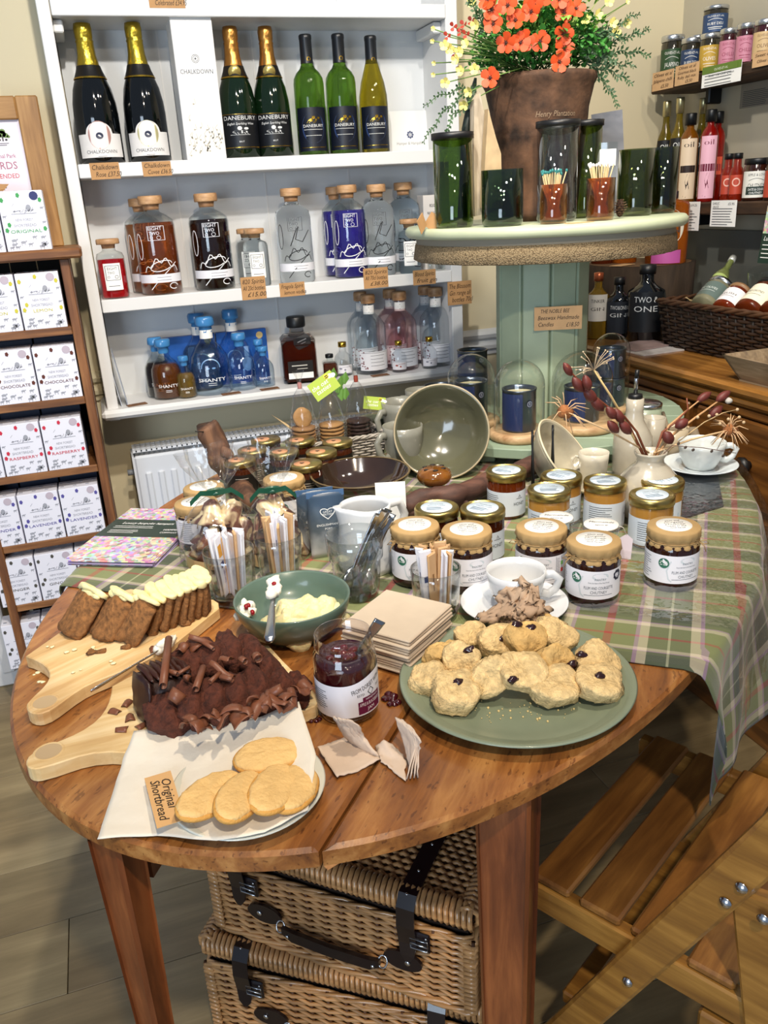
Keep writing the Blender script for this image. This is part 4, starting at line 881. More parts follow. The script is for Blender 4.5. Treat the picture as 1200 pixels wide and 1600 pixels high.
# big terracotta pot of flowers
pp = on_disc(840, .03); pt = thing('flower_pot', 'big weathered brown terracotta pot of orange and yellow artificial flowers', 'flower pot', pp, 0)
pz = topz(pp, 120)-pp.z; pr_ = px((pp.x, pp.y, pp.z+pz), 178)/2; pb = px(pp, 118)/2
POT = mat('543a28', .8, var=.8, vs=26, bump=.7, bs=50)
obj('pot_body', MB().lathe([(0, 0), (pb, 0), (pb*1.02, .01), (pb*1.05, pz*.04), (pb*1.01, pz*.06), (pb*1.08, pz*.3), (pb*1.16, pz*.58), (pb*1.19, pz*.60), (pb*1.17, pz*.62), (pb*1.20, pz*.635), (pb*1.19, pz*.655), (pb*1.22, pz*.70), (pb*1.235, pz*.78), (pb*1.30, pz*.86), (pr_*.95, pz*.93), (pr_, pz*.965), (pr_*.99, pz), (pr_*.92, pz), (pb*1.15, pz*.80), (pb*1.0, pz*.4), (0, pz*.35)], 56), POT, pt)
g = Print(pb*1.235, M=Matrix.Rotation(face(pp)+.35, 4, 'Z')); scrib(g, 'Henry Plantation', 0, pz*.72, .016, .09); obj('stamped_script', g.mb, mat('85705a', .8), pt)
obj('soil', MB().lathe([(0, pz*.9), (pr_*.9, pz*.88)], 24), mat('2b1d12', .9), pt)
lf = MB(); rr = random.Random(21)
for i in range(2300):
    a = rr.random()*6.283; e = rr.random()**.6*1.45; R_ = (.045+.088*rr.random()**.5)
    c = Vector((R_*sin(e)*cos(a)*1.22, R_*sin(e)*sin(a)*1.1, pz+.004+R_*cos(e)*1.05+.006)); s_ = .007+.006*rr.random()
    if c.z < pz*.98+.004: c.z = pz+.006
    M_ = Matrix.Translation(c) @ Matrix.Rotation(rr.random()*6.28, 4, 'Z') @ Matrix.Rotation(rr.random()*2.2-1.1, 4, 'X')
    lf.add([(0, 0, 0), (s_*.55, s_*.5, s_*.12), (s_*.35, s_*1.1, 0), (0, s_*1.35, -s_*.15), (-s_*.35, s_*1.1, 0), (-s_*.55, s_*.5, s_*.12)], [(0, 1, 2, 3), (0, 3, 4, 5)], False, M_)
stuff(obj('foliage', lf, mat('3f8232', .5, var=.5, vs=22), pt))
lf = MB()
for i in range(900):
    a = rr.random()*6.283; e = rr.random()*1.0; R_ = (.09+.07*rr.random())
    c = Vector((R_*sin(e)*cos(a)*1.1, R_*sin(e)*sin(a), pz+R_*cos(e)*1.05)); s_ = .008+.007*rr.random()
    M_ = Matrix.Translation(c) @ Matrix.Rotation(rr.random()*6.28, 4, 'Z') @ Matrix.Rotation(rr.random()*2.6-1.3, 4, 'X')
    lf.add([(0, 0, 0), (s_*.55, s_*.5, s_*.2), (0, s_*1.3, -s_*.1), (-s_*.55, s_*.5, s_*.2)], [(0, 1, 2, 3)], False, M_)
stuff(obj('foliage', lf, mat('7bab44', .5, var=.3, vs=22), pt))
stm = mat('5f7d3a', .6); pc0 = Vector((pp.x, pp.y, pp.z+pz))
def local(v): return Vector(v)-Vector(pp)
def flow(x, y, kind, dy=-.12, r_=None):
    P = YP(x, y, pp.y+dy); r = px(P, r_ or {'o': 15, 'y': 7.5, 'r': 6.5}[kind]); d = (P-pc0).normalized()*.6+(CAM-P).normalized(); rr_ = random.Random(int(x*13+y)); d += Vector((rr_.random()-.5, rr_.random()-.5, rr_.random()-.5))*.8
    q = d.to_track_quat('Z', 'Y').to_matrix().to_4x4(); M_ = Matrix.Translation(local(P)) @ q
    col = {'o': 'c94a1c', 'y': 'e9dc83', 'r': 'a83a2a'}[kind]; f = MB(); n = 5 if kind != 'r' else 3
    for i in range(n):
        a = 2*pi*i/n+rr_.random()*.3; ring = []
        for tt in range(9):
            b_ = pi*tt/8; l = r*(.12+.9*sin(b_/2)**.8); sp_ = (tt-4)/4*.62*sin(pi*min(1, .35+tt/12 if tt < 5 else .35+(8-tt)/12))
        pts = [(.08, 0), (.40, -.36), (.80, -.46), (1.04, -.22), (1.05, .18), (.84, .45), (.40, .36)]
        vs = [(r*(u*cos(a)-v*sin(a)), r*(u*sin(a)+v*cos(a)), r*(.28*u*u-.05+.04*rr_.random()+(.35*u if kind != 'o' else 0))) for u, v in pts]
        f.add(vs, [(0, 1, 2, 3), (0, 3, 4), (0, 4, 5, 6)], True, M_)
    s_ = tuple(local(pc0)*0+Vector((rr_.random()*.06-.03, rr_.random()*.06-.03, pz*.97)))
    e = local(P); mid = (Vector(s_)+e)/2+Vector((0, 0, .02))
    h_ = obj({'o': 'orange_flower', 'y': 'yellow_flower', 'r': 'red_bud'}[kind], f, mat(col, .55, var=.15, vs=60), pt)
    obj('stem', MB().tube([s_, mid, e-(e-mid).normalized()*r*.1], .0012, 5), stm, h_)
    if kind == 'o':
        c = MB().blob((0, 0, 0), (r*.16, r*.16, r*.12), 7, 5, M=M_)
        for i in range(6): a = 2*pi*i/6; c.tube([(0, 0, r*.02), (r*.26*cos(a), r*.26*sin(a), r*.16)], r*.035, 4, M=M_)
        obj('flower_centre', c, mat('3a1410', .6), h_)
for x, y in ((505, 45), (512, 112), (617, 95), (572, 200), (640, 200), (732, 195), (845, 60), (843, 160), (845, 225), (822, 290), (498, 365), (580, 25), (700, 20), (487, 0), (820, -5), (900, 40), (690, 55), (660, 190), (745, -8)): flow(600+x/3, y/3, 'o')
for x, y in ((285, 215), (310, 230), (385, 210), (430, 115), (425, 325), (360, 335), (286, 388), (340, 280), (945, 95), (1000, 70), (1052, 10), (1070, 110), (1085, 150), (1133, 110), (400, 430), (375, 490), (415, 12), (350, 245)): flow(600+x/3, y/3, 'y', -.08)
for x, y in ((297, 170), (325, 125), (360, 150), (410, 100), (330, 250), (355, 330), (375, 115), (385, 160)): flow(600+x/3, y/3, 'r', -.07)
for x, y in ((230, 135), (228, 192), (235, 295), (232, 350), (1140, 12)): flow(600+x/3, y/3, 'y', -.06, 3.5)
LFM = mat('3c5a38', .5, var=.3, vs=30)
def sprig(pts, dys=(-.06, -.10), seed=1, n=9, s0=8):
    rr_ = random.Random(seed); P = [local(YP(x, y, pp.y+dys[0]+(dys[1]-dys[0])*i/(len(pts)-1))) for i, (x, y) in enumerate(pts)]; C = []
    for i in range(n*2+1):
        t = i/(n*2)*(len(P)-1); k = min(int(t), len(P)-2); C.append(P[k].lerp(P[k+1], t-k)+Vector((0, 0, .004*sin(i))))
    f = MB().tube(C, [.0017*(1-.6*i/len(C)) for i in range(len(C))], 5)
    for i in range(2, len(C)):
        d = (C[i]-C[i-1]).normalized(); sd = d.cross(Vector((0, 1, .3))).normalized(); s_ = px(pp, s0)*(1.1-.6*i/len(C))
        for q in (-1, 1):
            v = (sd*q+d*.8+Vector((0, rr_.random()-.5, 0))*.8).normalized(); w_ = v.cross(Vector((rr_.random()-.5, 1, rr_.random()-.5))).normalized(); c = C[i]
            f.add([c, c+v*s_*.5+w_*s_*.28, c+v*s_, c+v*s_*.5-w_*s_*.28], [(0, 1, 2, 3)])
    obj('eucalyptus_sprig', f, LFM, pt)
sprig([(752, 135), (722, 150), (690, 178), (662, 222)], seed=1, n=11); sprig([(745, 148), (715, 138), (663, 162)], seed=2); sprig([(745, 150), (708, 180), (695, 212)], seed=3, n=7)
sprig([(760, 55), (748, 25), (730, -5)], seed=4, s0=11); sprig([(920, 70), (967, 37), (998, 20)], seed=5); sprig([(925, 78), (985, 55), (1014, 47)], seed=6, n=11)
sprig([(920, 90), (976, 81), (1014, 84)], seed=7, s0=10); sprig([(920, 95), (967, 101), (992, 101)], seed=8); sprig([(915, 98), (959, 114), (987, 128)], seed=9, s0=10); sprig([(915, 100), (945, 128), (965, 163)], seed=10, s0=10)
sprig([(905, 60), (950, 50), (975, 62)], seed=11, s0=10); sprig([(900, 75), (935, 85), (960, 95)], seed=12, s0=11)
bl = MB()
for i, (x0, y0, x1, y1) in enumerate(((880, 95, 925, -10), (885, 95, 915, -15), (890, 92, 940, -8), (880, 90, 905, -20), (900, 80, 975, 8))):
    a, b_ = local(YP(x0, y0, pp.y-.05)), local(YP(x1, y1, pp.y-.07)); c = (a+b_)/2+Vector((-.008, 0, .008)); w_ = .0025
    bl.add([a-Vector((w_, 0, 0)), a+Vector((w_, 0, 0)), c+Vector((w_, 0, 0)), c-Vector((w_, 0, 0)), b_], [(0, 1, 2, 3), (3, 2, 4)])
obj('grass_blades', bl, mat('9bab5c', .6), pt)
st_ = [on_disc(728, 0)+Vector((0, 0, .15)), YP(728, 200, SCY-.09), YP(737, 150, SCY-.09), YP(744, 120, SCY-.09)]
b0 = on_disc(722, .0)
tag(obj('metal_stake', MB().tube([(b0.x, b0.y, DT), YP(729, 200, b0.y), YP(738, 150, b0.y), YP(743, 122, b0.y)], [.012, .011, .009, .003], 8), mat('1d2a24', .5)), 'dark slanted stake rising behind the tall green glass', 'stake')
# bleached wood pieces, card, holder, pinecone
b1 = on_disc(752, -.06); BW = wood('bleached_wood', '9a8c76', 'd2c7b2', 0, 1.5, .8, 8, axis='Z')
def slab(pts, th, m, name, label, cat, y): 
    P = [YP(a, b_, y) for a, b_ in pts]; mb = MB(); n = len(P)
    vs = [p for p in P]+[p+Vector((0, th, 0)) for p in P]; fs = [tuple(reversed(range(n))), tuple(range(n, 2*n))]+[(i, (i+1) % n, n+(i+1) % n, n+i) for i in range(n)]
    mb.add(vs, fs); return tag(obj(name, mb, m), label, cat)
slab([(742, 338), (776, 330), (765, 235), (756, 175), (750, 142), (741, 155), (740, 240)], .02, BW, 'driftwood_piece', 'pale bleached wood slab with a small knot hole standing beside the pot', 'wood', b1.y+.01)
slab([(755, 325), (785, 325), (783, 240), (775, 215), (763, 170), (758, 250)], .018, mat('b39b77', .8, var=.2, vs=30), 'paper_bag', 'crumpled beige paper standing between bleached wood and pot', 'paper', b1.y-.012)
gc = on_disc(955, .10); t = thing('card_sheet', 'plain grey card leaning upright behind the white tipped matches', 'card', (gc.x, gc.y, DT), face(gc), rot=None)
hgt = topz(gc, 170)-DT; obj('sheet', MB().box((0, .01, hgt/2), (px(gc, 46), .002, hgt), M=Matrix.Rotation(radians(-6), 4, 'X') @ Matrix.Rotation(radians(-5), 4, 'Y')), mat('85878f', .6), t)
gc = on_disc(946, -.08); t = thing('card_holder', 'small clear acrylic holder with a white slip among the glasses', 'holder', (gc.x, gc.y, DT), face(gc)); hgt = topz(gc, 222)-DT
obj('acrylic_plate', MB().box((0, .006, hgt/2), (px(gc, 28), .002, hgt)), CLEAR, t); obj('paper_slip', MB().box((0, .002, hgt*.80), (px(gc, 24), .001, hgt*.22)), WHITEP, t)
gc = on_disc(968, -.19); t = thing('pinecone', 'small brown pinecone between amber holder and olive glass', 'pinecone', (gc.x, gc.y, DT)); cn = MB().blob((0, 0, .02), (.009, .009, .018), 8, 6); rr = random.Random(4)
scl = MB()
for k in range(7):
    for i in range(7):
        a = 2*pi*(i+.5*(k % 2))/7; z = .005+.0048*k; R_ = .0135*sin(pi*(k+1.2)/8.6); u = Vector((cos(a), sin(a), 0)); v = Vector((-sin(a), cos(a), 0)); c = Vector((0, 0, z))
        scl.add([c+u*R_*.4, c+u*R_+v*.004+Vector((0, 0, .002)), c+u*R_*1.12+Vector((0, 0, .004)), c+u*R_-v*.004+Vector((0, 0, .002))], [(0, 1, 2, 3)])
obj('core', cn, mat('3a261a', .8), t); obj('scales', scl, mat('7a5c48', .7), t)
for i, (x, y, rz_) in enumerate(((662, -.06, .7), (672, -.04, -.6))):
    gc = on_disc(x, y); tag(obj('folded_card', MB().box((0, 0, .013), (.030, .001, .032), M=Matrix.Rotation(radians(35 if i else -35), 4, 'Y')), KRAFT, None, (gc.x, gc.y, DT+.002), rz_), ['folded kraft card leaning at the left edge of the stand top', 'second kraft card propped beside the tall green glass'][i], 'card')
gc = on_disc(905, -.262); t = thing('price_card', 'kraft card lying flat at the front edge of the stand top', 'price tag', (gc.x, gc.y, DT+.001), .12); obj('card', MB().box((0, 0, 0), (.06, .018, .001)), KRAFTL, t)
# candle tins under glass domes on the lower green boards
TIN = mat('59616c', .28, .85); NAVY = mat('26335c', .4)
def tin(P, wpx, hm, label, grp='candle tins'):
    r = px(P, wpx)/2; t = thing('candle_tin', label, 'candle', P, face(P)+.3, grp)
    obj('tin_body', MB().lathe([(0, 0), (r*.98, 0), (r, .003), (r, hm-.004), (r*1.03, hm-.003), (r*1.03, hm), (r*.93, hm), (r*.93, hm-.008)], 36), TIN, t)
    obj('wax', MB().lathe([(0, hm-.010), (r*.93, hm-.010)], 24), mat('d9cfa8', .4, sss=.2), t)
    obj('label', patch(r*1.01, .006, hm-.008, r*1.7, NAVY, t, x0=-r*.75).data, NAVY, t) if 0 else patch(r*1.01, .004, hm-.007, r*1.6, NAVY, t, x0=-r*.9)
    g = Print(r*1.02); g.disc(r*.35, hm*.68, r*.22, 16); e = obj('badge', g.mb, mat('1c2440', .4), t); g = Print(r*1.025); g.disc(r*.35, hm*.68, r*.17, 16, None, .0012); g.text('B', r*.35, hm*.68, r*.24); obj('lettering', g.mb, mat('a8adbb', .4), e)
    return t
WB = wood('dome_base_wood', 'a8825a', 'd8b88c', 0, 3, .5, 6)
def dome(P, wpx, ytop, label, basew=1.22):
    P = Vector(P); r = px(P, wpx)/2; h = topz(P, ytop)-P.z; t = thing('glass_dome', label, 'cloche', (P.x, P.y, P.z), 0)
    obj('wooden_base', MB().lathe([(0, -.019), (r*basew-.004, -.019), (r*basew, -.014), (r*basew, -.005), (r*basew-.005, 0), (0, 0)], 40), WB, t)
    s_ = [(r, .0005), (r, h-r)]+[(r*cos(a), h-r+r*sin(a)) for a in [pi/2*i/10 for i in range(1, 11)]]
    obj('dome', MB().lathe(s_, 44), thin('dome_glass', (.955, .965, .96), .02), t); return t
DB = BZ+.0195
d1 = T(811, 670, DB); dome(d1, 78, 562, 'glass dome over a candle tin directly in front of the green post'); tin(d1, 52, topz(d1, 606)-d1.z, 'candle tin under the dome before the green post')
d2 = T(737, 652, DB); dome(d2, 72, 553, 'glass dome over a candle tin at the left of the green post'); tin(d2, 50, topz(d2, 594)-d2.z, 'candle tin under the left hand dome')
d3 = T(908, 655, DB); dome(d3, 92, 548, 'glass dome behind the dried red stems right of the green post'); tin(d3, 54, topz(d3, 602)-d3.z, 'candle tin under the dome behind the dried stems')
d4 = T(952, 632, DB); dome(d4, 56, 520, 'narrow glass dome farthest right behind the pourer bottle', 1.05)
hh = (topz(d4, 543)-d4.z)/2; tin(d4, 44, hh, 'lower of two stacked candle tins at the far right'); tin(d4+Vector((0, 0, hh)), 44, hh, 'upper of two stacked candle tins at the far right')
d5 = T(757, 632, BZ)+Vector((-.005, .06, 0)); hh = (topz(d5, 546)-d5.z)/2; tin(d5, 46, hh, 'lower tin of the stack behind the left dome'); tin(d5+Vector((0, 0, hh)), 46, hh, 'upper tin of the stack behind the left dome')
# ================================================================== jars
CH = .0915; HH = .0855
def emb_label(R, w_, z0, z1, parent, m): return patch(R, z0, z1, w_, m, parent)
def jar_glass(parent, r, h, m, liq=None, lvl=.93):
    p = [(0, 0), (r*.88, 0), (r*.98, .004), (r, .010), (r, h*.76), (r*.96, h*.83), (r*.86, h*.88), (r*.86, h*.96)]
    obj('glass_body', MB().lathe(p, 36), m, parent)
DKG = mat('2a110c', .06, 0, .15, 1.4, coat=.7); SEAM = mat('2f6a55', .5)
def chutney(x, ylid, label, variant, rz=0, w_=None, words=('PLUM AND COURGETTE', 'CHUTNEY'), h=CH):
    P = T(x, ylid, TZ+h); P.z = TZ+.003; r = .0378; t = thing('chutney_jar', label, 'jar', P, face(P)+rz, 'paper topped chutney jars')
    jar_glass(t, r, h-.008, DKG)
    lb = patch(r*1.008, .015, .058, r*(4.2 if variant != 'plain' else 5), PAPER, t, n=26)
    g = Print(r*1.015); g.text('PANTRY', r*.30, .0455, .0045, 0, .016); g.text('From the heart of the New Forest', r*.25, .0405, .0030, 0, .030)
    g.text(words[0], r*.25, .0325, .0062, 0, .042); g.text(words[1], r*.25, .0258, .0062, 0, .024); g.line(-r*.3, r*.8, .0215, .0006)
    g.micro(-r*1.95, -r*1.1, .052, .020, 10, .0007); obj('lettering', g.mb, mat('4c5560', .5), lb)
    g = Print(r*1.014); g.disc(-r*.62, .046, .0078, 20); b_ = obj('badge', g.mb, SEAM, lb)
    g = Print(r*1.018); g.line(-r*.62-.005, -r*.62+.005, .0485, .0010); g.line(-r*.62-.006, -r*.62+.006, .046, .0010); g.line(-r*.62-.005, -r*.62+.005, .0435, .0010); obj('badge_lettering', g.mb, WHITEP, lb)
    g = Print(r*1.012); g.disc(r*.3, .050, .012, 16, .005); g.stroke([(-r*.35, .05), (-r*.5, .035), (-r*.42, .022), (-r*.3, .018)], .002); obj('pale_drawing', g.mb, mat('cdd5da', .6), lb)
    if variant in ('badge', 'table'):
        g = Print(r*1.016)
        if variant == 'badge':
            g.poly([(r*1.05+.0085*(1 if i % 2 else .85)*cos(i*pi/8), .048+.0085*(1 if i % 2 else .85)*sin(i*pi/8)) for i in range(16)]); e = obj('award_badge', g.mb, mat('1e2038', .5), lb)
            g = Print(r*1.02); g.disc(r*1.05, .0475, .0038, 12, None, .0012); g.disc(r*1.05+.002, .049, .0016, 8); obj('award_emblem', g.mb, mat('c8cad4', .5), lb)
        g = Print(r*1.016); x0 = r*1.45 if variant == 'badge' else r*.85; g.micro(x0, x0+.007, .053, .020, 14, .0006); g.line(x0-.001, x0-.0005, .037, .038); g.line(x0+.009, x0+.0095, .037, .038); obj('nutrition_table', g.mb, mat('6a6f80', .5), lb)
        if variant == 'table':
            for i, c in enumerate(('6fae5a', 'c83a35')): g = Print(r*1.018); g.rect(r*1.05, r*1.05+.005, .042-.011*i, .048-.011*i); obj('nutrition_mark', g.mb, mat(c, .5), lb)
    # paper cap
    n = 9; ph = x
    def wob(a, z):
        q = 1
        if z < h-.0085: q += .035*sin(a*16+ph)+.025*sin(a*9+ph*2)
        q *= 1-.018*(cos(a*n/1)*.5+.5)
        return q
    cp = [(r*.98, h-.026), (r*1.0, h-.024), (r*.93, h-.0185), (r*.90, h-.0175), (r*.95, h-.0145), (r*1.0, h-.011), (r*1.0, h-.003), (r*.96, h-.0005), (0, h)]
    obj('paper_cap', MB().lathe(cp, 54, wob=wob), mat('b0905f', .75, var=.07, vs=30, bump=.3, bs=60), t)
    st = obj('lid_sticker', MB().lathe([(0, h+.0006), (r*.66, h+.0006), (r*.66, h-.0005)], 30), mat('eceae4', .6), t)
    g = Print(y=0, M=Matrix.Translation((0, 0, h+.001)) @ Matrix.Rotation(-pi/2, 4, 'X'))
    for i in range(5): scrib(g, ['plum and', 'courgette', 'chutney', 'made in the', 'New Forest'][i], .001, .014-.0068*i, .0062, .018+.012*sin(pi*(i+.5)/5))
    obj('lettering', g.mb, mat('44484e', .6), st)
    tw = MB(); tw.tube([(r*.955*cos(a), r*.955*sin(a), h-.0180+.0006*sin(a*3)) for a in [2*pi*i/30 for i in range(30)]], .0009, 5, closed=True)
    ka = -pi/2+.9*(-1 if variant != 'right' else 1); K = Vector((r*.98*cos(ka), r*.98*sin(ka), h-.018))
    for s_ in (-1, 1): tw.tube([K, K+Vector((s_*.008, -.005, .004)), K+Vector((s_*.013, -.004, -.002)), K+Vector((s_*.006, -.003, -.003)), K], .0008, 5); tw.tube([K, K+Vector((s_*.007, -.004, -.006)), K+Vector((s_*.010, -.003, -.015))], .0008, 5)
    obj('twine_bow', tw, mat('a88a5e', .9), t); return t
chutney(648, 822, 'dark chutney jar with paper cap farthest left beside the white jug', 'std', 0)
chutney(729, 829, 'dark chutney jar with paper cap directly behind the coffee cup', 'std', .1)
chutney(846, 825, 'dark chutney jar showing its coloured nutrition panel behind the coffee cup handle', 'table', -.2)
chutney(928, 845, 'dark chutney jar with navy award badge, nearest the scone plate', 'badge', 0)
chutney(1053, 823, 'dark chutney jar standing alone on bare plaid cloth at the right', 'right', .35)
t_ = chutney(306, 786, 'paper capped chutney jar with pale blue label beside the brochures', 'plain', .9, h=.080)
chutney(443, 748, 'paper capped jar behind the cellophane chocolate bags', 'plain', .5)
chutney(318, 762, 'paper capped jar mostly hidden behind the left chocolate bag', 'plain', .5, h=.074)
HON = {'dark': mat('4d1f0b', .05, 0, .55, 1.4, coat=.6), 'amber': mat('7a3310', .05, 0, .5, 1.4, coat=.6), 'tan': mat('b0803a', .15, 0, .1, 1.4, coat=.6)}
def honey(x, ylid, kind, label, rz=0, h=HH, words='HONEY', r=.0345):
    P = T(x, ylid, TZ+h); P.z = TZ+.003; t = thing('honey_jar', label, 'jar', P, face(P)+rz, 'gold lidded honey jars')
    obj('glass_body', MB().lathe([(0, 0), (r*.88, 0), (r*.97, .004), (r, .012), (r, h*.80), (r*.97, h*.84), (r*.97, h*.9)], 36), HON[kind], t)
    ld = obj('gold_lid', MB().lathe([(r*1.0, h-.015), (r*1.045, h-.0145), (r*1.05, h-.003), (r*1.01, h), (r*.93, h), (r*.92, h-.0012), (0, h-.0012)], 40), mat('bda768', .33, 1), t)
    s_ = obj('lid_sticker', MB().lathe([(0, h-.0004), (r*.74, h-.0004), (r*.74, h-.001)], 28), mat('cfdde9', .5), ld)
    g = Print(y=0, M=Matrix.Translation((0, 0, h)) @ Matrix.Rotation(-pi/2, 4, 'X')); g.text('HAMPSHIRE', 0, .011, .0042); g.text('WILDFLOWER', 0, .004, .0045); g.micro(-.016, .016, -.003, -.014, 4, .0012); obj('lettering', g.mb, mat('4a6076', .5), s_) if 0 else obj('sticker_print', g.mb, mat('4a6076', .5), ld)
    lb = patch(r*1.008, .007, h*.62, r*4.3, mat('d5e0ec', .5), t, n=24)
    g = Print(r*1.012); g.poly([(r*.1, .008), (r*1.9, .008), (r*1.9, .034), (r*1.3, .036), (r*.8, .026), (r*.3, .014)]); obj('blue_wave', g.mb, mat('8fb4cf', .5), lb)
    g = Print(r*1.016); g.text(words, r*1.25, .030, .0088, 0, .024); g.stroke([(r*1.2, .042), (r*1.25, .047), (r*1.32, .042)], .001); g.line(r*1.05, r*1.45, .040, .0008); g.micro(-r*1.1, r*.15, .046, .016, 9, .0008); obj('lettering', g.mb, mat('2f3a44', .5), lb)
    return t
honey(682, 794, 'dark', 'dark honey jar with gold lid behind the leftmost chutney jar')
honey(754, 795, 'dark', 'dark honey jar with gold lid behind the second chutney jar', -.5)
honey(791, 736, 'amber', 'red-brown honey jar with gold lid in front of the driftwood', -.5)
honey(877, 744, 'tan', 'tan set honey jar with gold lid just before the tilted cream bowl', -.6)
honey(858, 765, 'tan', 'tan set honey jar with gold lid in front of another tan jar', .1)
honey(945.5, 752, 'tan', 'tan set honey jar with gold lid standing left of the speckled vase', .3)
honey(1035, 751, 'tan', 'darker golden jar with gold lid behind the right hand tan jar', -.9, words='COMB')
honey(1019, 774, 'tan', 'tan set honey jar with gold lid behind the lone chutney jar', .5)
def marmalade(x, y, label):
    r = .031; h = .078; P = T(x, y, TZ+h); P.z = TZ+.003; t = thing('marmalade_jar', label, 'jar', P, face(P), 'dark jars with orange stickered lids')
    obj('glass_body', MB().lathe([(0, 0), (r*.9, 0), (r, .006), (r, h*.78), (r*.92, h*.86), (r*.92, h*.92)], 30), mat('4b2210', .05, 0, .3, 1.4, coat=.6), t)
    ld = obj('gold_lid', MB().lathe([(r, h-.012), (r*1.04, h-.0115), (r*1.04, h-.002), (r*.98, h), (0, h-.001)], 32), mat('bda568', .32, 1), t)
    q = obj('lid_sticker', MB().lathe([(0, h+.0004), (r*.52, h+.0004), (r*.52, h-.001)], 24, Matrix.Translation((-r*.25, -r*.1, 0))), mat('c98f66', .5), ld)
    g = Print(y=0, M=Matrix.Translation((-r*.25, -r*.1, h+.0008)) @ Matrix.Rotation(-pi/2, 4, 'X')); g.poly([(0, -.005), (.005, .001), (.003, .004), (0, .002), (-.003, .004), (-.005, .001)]); obj('heart_print', g.mb, INK, ld)
    lb = patch(r*1.01, .008, .052, r*3.2, mat('1a1512', .4), t, n=16); g = Print(r*1.015); g.micro(-.014, .014, .044, .016, 7, .0011); obj('lettering', g.mb, mat('b7aea2', .5), lb); return t
for (x, y), s_ in zip(((415, 687), (469, 688), (527, 690), (395, 703), (443, 706), (502, 706), (375, 719), (478, 725)),
    ('at the back left of the cluster', 'at the back before the biscuit basket', 'at the back right below the basket rim', 'in the second row nearest the driftwood', 'in the second row middle', 'in the second row behind the brown bowl', 'frontmost beside the upright driftwood', 'frontmost touching the brown bowl')):
    marmalade(x, y, 'dark marmalade jar with orange stickered lid, '+s_)
def spice(x, y, label):
    h = .062; r = .026; P = T(x, y, TZ+h); P.z = TZ+.003; t = thing('spice_jar', label, 'jar', P, face(P), 'small clear jars with written tops')
    obj('glass_body', MB().lathe([(0, 0), (r, .003), (r, h*.8), (r*1.06, h*.86), (r*1.06, h*.96), (r*.9, h)], 28), CLEAR, t); obj('contents', MB().lathe([(0, .004), (r*.93, .004), (r*.93, h*.6), (0, h*.62)], 24), mat('3a2a22', .8), t)
    s_ = obj('lid_sticker', MB().lathe([(r*1.02, h), (r*1.02, h+.002), (0, h+.002)], 26), WHITEP, t); g = Print(y=0, M=Matrix.Translation((0, 0, h+.0026)) @ Matrix.Rotation(-pi/2, 4, 'X')); scrib(g, 'Marmalade', 0, .006, .008, .038); scrib(g, 'spice', 0, -.006, .008, .02); obj('lettering', g.mb, INK, s_)
spice(869, 812, 'small clear jar with handwritten white top behind the nutrition panel jar'); tj = spice(939, 823, 'small clear jar with handwritten white top behind the award badge jar')
P = T(975, 875); t = thing('swing_tag', 'lilac white card tag tied with string leaning on a small jar', 'tag', (P.x, P.y, TZ+.004), face(P)); obj('card', MB().prism([(-.012, 0), (.010, -.002), (.012, .030), (.002, .038), (-.010, .030)], -.0006, .0006, Matrix.Rotation(radians(70), 4, 'X')), mat('c9c0cc', .6), t); obj('string', MB().tube([(.002, .012, .034), (-.004, .016, .045), (-.014, .012, .050)], .0007, 4), mat('d8d4cc', .8), t)
# ================================================================== crockery and glassware
CER = mat('d9dcdf', .12, coat=.5); CREAMC = mat('cdc6b4', .25, var=.10, vs=25, coat=.5)
def cup(P, r, h, m, label, hang, name='teacup', grp=None, hs=1.0):
    t = thing(name, label, 'cup', P, 0, grp)
    obj('bowl', MB().lathe([(0, .003), (r*.45, .003), (r*.50, 0), (r*.60, .001), (r*.72, h*.18), (r*.90, h*.50), (r*.97, h*.80), (r, h), (r*.965, h), (r*.93, h*.8), (r*.86, h*.5), (r*.66, h*.2), (0, h*.12)], 44), m, t)
    d = Vector((cos(hang), sin(hang), 0)); a = d*r*.93+Vector((0, 0, h*.82)); b_ = d*r*.80+Vector((0, 0, h*.35))
    obj('handle', MB().tube([a, a+d*r*.28+Vector((0, 0, h*.02)), a+d*r*.52-Vector((0, 0, h*.12)), b_+d*r*.52+Vector((0, 0, h*.08)), b_+d*r*.28-Vector((0, 0, h*.06)), b_], [.0055*hs, .0048*hs, .0045*hs, .0045*hs, .0048*hs, .0055*hs], 10, flat=1.3), m, t); return t
def saucer(P, r, m, label): return tag(obj('saucer', MB().lathe([(0, .004), (r*.35, .004), (r*.38, .001), (r*.42, .002), (r*.75, .009), (r*.99, .016), (r, .0175), (r*.98, .018), (r*.73, .012), (r*.45, .006), (r*.40, .0075), (0, .0075)], 56), m, None, P), label, 'saucer')
sp_ = T(803, 946, TZ+.012); sp_.z = TZ+.003; saucer(sp_, .0755, CER, 'white saucer under the coffee cup next to the scone plate')
cp_ = T(806, 945, TZ+.011); cp_.z = TZ+.011; cup(cp_, .0415, .056, CER, 'white coffee cup on its saucer in front of the chutney jars', radians(-22), 'coffee_cup')
obj_m = MB().lathe([(0, .013), (.031, .013)], 30); c_ = S.objects['coffee_cup']; obj('coffee_dregs', obj_m, mat('a08e74', .3), c_)
sp2 = T(1092, 733, TZ+.012); sp2.z = TZ+.008; saucer(sp2, .074, mat('cdd6da', .2, coat=.5), 'pale blue grey saucer at the far right of the table')
cp2 = Vector((sp2.x+.002, sp2.y, sp2.z+.0075)); cup(cp2, .046, .055, mat('c9cdcb', .22, coat=.5), 'pale grey teacup overhung by dried stems at the far right', radians(-28))
